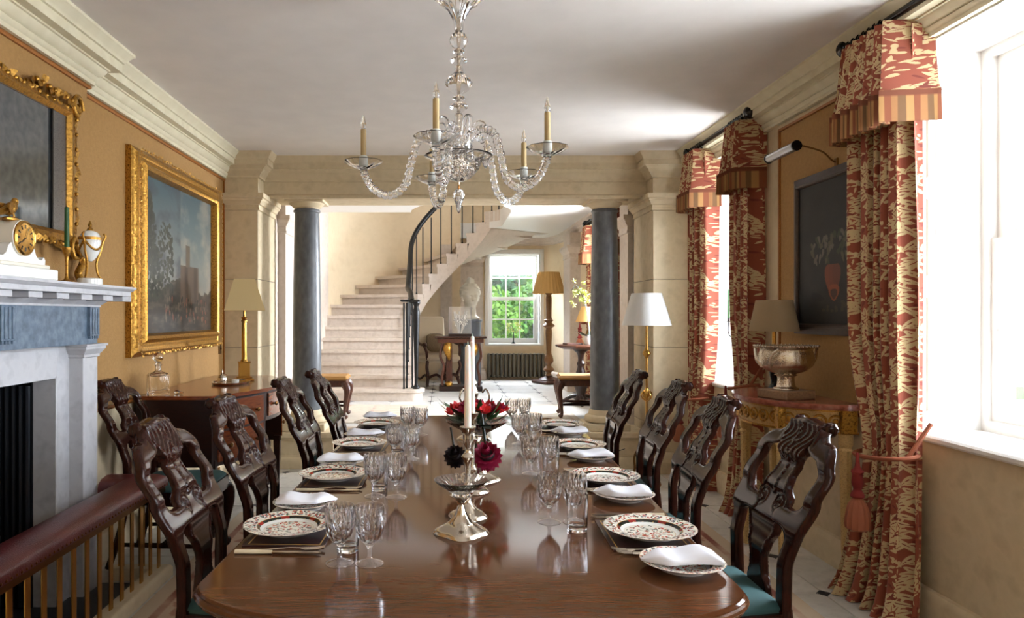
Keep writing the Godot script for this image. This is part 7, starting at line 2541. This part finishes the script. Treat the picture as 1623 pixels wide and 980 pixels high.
	for k in 5:
		var lf := part(oc, "leaf", leaf_shape(0.19, 0.03), M["leaf_dark"], "", Vector3(0, 0.10, 0))
		lf.basis = Basis(Vector3.UP, 2.6 + k * 1.25) * Basis(Vector3.BACK, 0.12)
	var pet := PM.new()
	for j in 5:
		petal_into(pet, Basis(Vector3.BACK, TAU * j / 5.0 + 0.3) * Basis(Vector3.UP, -0.15), Vector3.ZERO, 0.036, 0.018)
	pet.ball(Vector3(0, 0, 0.006), Vector3(0.008, 0.008, 0.01), 8)
	var bm := pet.mesh(60)
	rng.seed = 14
	for k in 2:
		var tip := Vector3(-0.10 - 0.05 * k, 0.66 + 0.05 * k, 0.0)
		part(oc, "stem", PM.new().tube(smooth([Vector3(0.01 * k, 0.09, 0), Vector3(-0.02, 0.35, 0), Vector3(-0.05 - 0.02 * k, 0.55, 0), tip, tip + Vector3(-0.06, -0.06, 0.02)], 4), 0.004, 6), M["leaf_dark"])
		for j in 11:
			var b2 := part(oc, "blossom", bm, M["petal_lime"], "", tip + Vector3(rng.randf_range(-0.08, 0.10), rng.randf_range(-0.20, 0.05), rng.randf_range(-0.03, 0.06)))
			b2.basis = Basis(Vector3.UP, rng.randf_range(-0.8, 0.8)) * Basis(Vector3.RIGHT, rng.randf_range(-0.5, 0.5))
	var tl := thing("small_table_lamp", "small lamp with olive shade behind the potted orchid", "lamp", Vector3(1.78, HF + 0.7305, -8.74))
	part(tl, "base", PM.new().lathe(soft_profile([0, 0, 0.05, 0, 0.05, 0.012, 0.02, 0.03, 0.04, 0.09, 0.03, 0.16, 0.012, 0.20, 0.01, 0.30, 0, 0.30], 3), 16), M["brass_dark"])
	part(tl, "shade", round_shade(0.16, 0.09, 0.275, 0.46), M["shade_gold"])
	# little tree on the sill
	var tp := thing("sill_topiary", "small pale topiary on black stem on the garden window sill", "plant", Vector3(1.19, 0.941, -12.16))
	part(tp, "stem", PM.new().tube([Vector3(0, 0.02, 0), Vector3(0.004, 0.14, 0), Vector3(-0.003, 0.24, 0)], 0.010, 8), M["black_lacquer"])
	part(tp, "foot", PM.new().lathe(spin([0, 0, 0.035, 0, 0.03, 0.012, 0.012, 0.03, 0, 0.03]), 14), M["black_lacquer"])
	var fo := PM.new()
	for k in 70:
		var d := Vector3(rng.randf_range(-1, 1), rng.randf_range(-0.6, 1), rng.randf_range(-0.6, 0.6)).normalized()
		petal_into(fo, Basis(d, rng.randf() * TAU) * Basis(Vector3.UP, rng.randf() * TAU), Vector3(0, 0.27, 0) + d * Vector3(0.11, 0.08, 0.05), 0.04, 0.014)
	var fp := part(tp, "foliage", fo.mesh(60), M["petal_lime"])
	fp.set_meta("kind", "stuff")


func cushion_shape(w: float, h: float, t: float) -> PM:
	var rows := []
	for i in 15:
		var u := -1.0 + 2.0 * i / 14.0
		var row := PackedVector3Array()
		for j in 28:
			var a := TAU * j / 28.0
			var c := Vector2(cos(a), sin(a))
			c /= pow(pow(absf(c.x), 4.0) + pow(absf(c.y), 4.0), 0.25)
			var k := pow(1.0 - pow(absf(u), 2.6), 0.5) if absf(u) < 1.0 else 0.0
			row.append(Vector3(c.x * w / 2 * maxf(k, 0.01), c.y * h / 2 * maxf(k, 0.01), u * t / 2))
		rows.append(row)
	return PM.new().grid(rows, true, true)


func d_head(p: Vector3) -> float:
	# y = 0 at the base of the neck; the face looks along +z
	var d := (p - Vector3(0, 0.40, -0.02)) / Vector3(0.135, 0.165, 0.165)
	var s := (d.length() - 1.0) * 0.13
	s = smin(s, ((p - Vector3(0, 0.30, 0.055)) / Vector3(0.095, 0.13, 0.10)).length() * 0.1 - 0.1, 0.05)
	s = smin(s, seg3(p, Vector3(0, 0.0, -0.03), Vector3(0, 0.26, -0.03), 0.105, 0.082), 0.05)
	s = smin(s, seg3(p, Vector3(0, 0.37, 0.145), Vector3(0, 0.305, 0.178), 0.014, 0.022), 0.018)
	s = smin(s, seg3(p, Vector3(-0.028, 0.250, 0.142), Vector3(0.028, 0.250, 0.142), 0.013, 0.013), 0.012)
	s = smin(s, (p - Vector3(0, 0.195, 0.125)).length() - 0.032, 0.03)
	for e in [-1, 1]:
		s = smin(s, seg3(p, Vector3(e * 0.02, 0.385, 0.135), Vector3(e * 0.085, 0.375, 0.105), 0.016, 0.014), 0.02)
		var eye := (p - Vector3(e * 0.046, 0.352, 0.150)).length() - 0.026
		s = maxf(s, -eye)
		s = smin(s, (p - Vector3(e * 0.046, 0.350, 0.122)).length() - 0.022, 0.006)
		s = smin(s, seg3(p, Vector3(e * 0.135, 0.35, -0.01), Vector3(e * 0.130, 0.29, 0.0), 0.022, 0.016), 0.01)
	# hair in waves, with a knot on top and behind
	var h := (p - Vector3(0, 0.43, -0.045)) / Vector3(0.165, 0.165, 0.175)
	var hd := (h.length() - 1.0) * 0.15 + 0.010 * sin(p.x * 60.0 + 6.0 * sin(p.y * 26.0)) * cos(p.z * 38.0)
	hd = maxf(hd, (p.z - 0.06) * 0.7 - (p.y - 0.40) * 0.75)
	s = smin(s, hd, 0.012)
	s = smin(s, (p - Vector3(0, 0.605, -0.03)).length() - 0.065 + 0.006 * sin(p.x * 70.0), 0.02)
	s = smin(s, (p - Vector3(0, 0.40, -0.215)).length() - 0.07, 0.03)
	# shoulders cut square
	s = smin(s, ((p - Vector3(0, 0.015, -0.02)) / Vector3(0.155, 0.055, 0.125)).length() * 0.06 - 0.06, 0.03)
	return maxf(s, 0.001 - p.y)


func head_shape() -> PM:
	return field_of(d_head, Vector3(-0.22, -0.012, -0.31), Vector3(0.22, 0.70, 0.23), 0.013)


# ---------------------------------------------------------------- the garden
func build_garden() -> void:
	struct("ground_garden", "sunlit lawn beyond the garden window", "lawn", PM.new().bx(-30, 30, -0.2, 0.15, -12.6, -60), M["lawn"])
	struct("ground_terrace", "paved terrace outside the tall windows", "terrace", PM.new().bx(2.95, 30, -0.4, -0.05, 6, -12.4), M["slab0"])
	var leaf := leaf_shape(0.20, 0.06)
	rng.seed = 99
	var list := [
		["bright yellow green shrub close outside the garden window", 0.95, -16.0, 0.75, 1.0, 2],
		["rounded mid green shrub right of the window's view", 2.1, -16.6, 0.8, 1.05, 0],
		["low dark green shrub in the middle of the window's view", 1.6, -17.4, 0.75, 0.75, 1],
		["pale blue green tree behind the garden shrubs", 1.2, -21.0, 1.6, 2.3, 3],
		["tall light green tree far behind the shrubs", 3.0, -22.5, 1.9, 2.6, 0],
		["broad fresh green tree at the left of the window's view", -0.9, -22.0, 1.7, 2.4, 2],
		["dark hedge tree closing the garden view", 1.9, -26.0, 2.6, 3.2, 1],
	]
	for a in list:
		var o := thing("garden_shrub", a[0], "shrub", Vector3(a[1], 0.15, a[2]), 0.0, "garden shrubs and trees")
		var mm := MultiMesh.new()
		mm.transform_format = MultiMesh.TRANSFORM_3D
		mm.mesh = leaf
		mm.instance_count = 1500
		for k in 1500:
			var d := Vector3(rng.randfn(), rng.randfn(), rng.randfn()).normalized()
			var rr := pow(rng.randf(), 0.22) * (1.0 + 0.18 * sin(d.x * 7.0 + a[2]) * cos(d.y * 6.0))
			var at := Vector3(0, a[4], 0) + d * rr * Vector3(a[3], a[4], a[3])
			var b := Basis(Vector3(rng.randfn(), rng.randfn(), rng.randfn()).normalized(), rng.randf() * TAU)
			mm.set_instance_transform(k, Transform3D(b.scaled(Vector3.ONE * (a[3] * 0.9)), at))
		var mi := MultiMeshInstance3D.new()
		mi.name = "foliage"
		mi.multimesh = mm
		mi.material_override = M["garden_leaf%d" % a[5]]
		mi.set_meta("kind", "stuff")
		o.add_child(mi, true)
		part(o, "trunk", PM.new().tube([Vector3.ZERO, Vector3(0.05, a[4] * 0.6, 0), Vector3(-0.03, a[4] * 1.3, 0.05)], [0.09, 0.06, 0.03], 8), M["bark"])
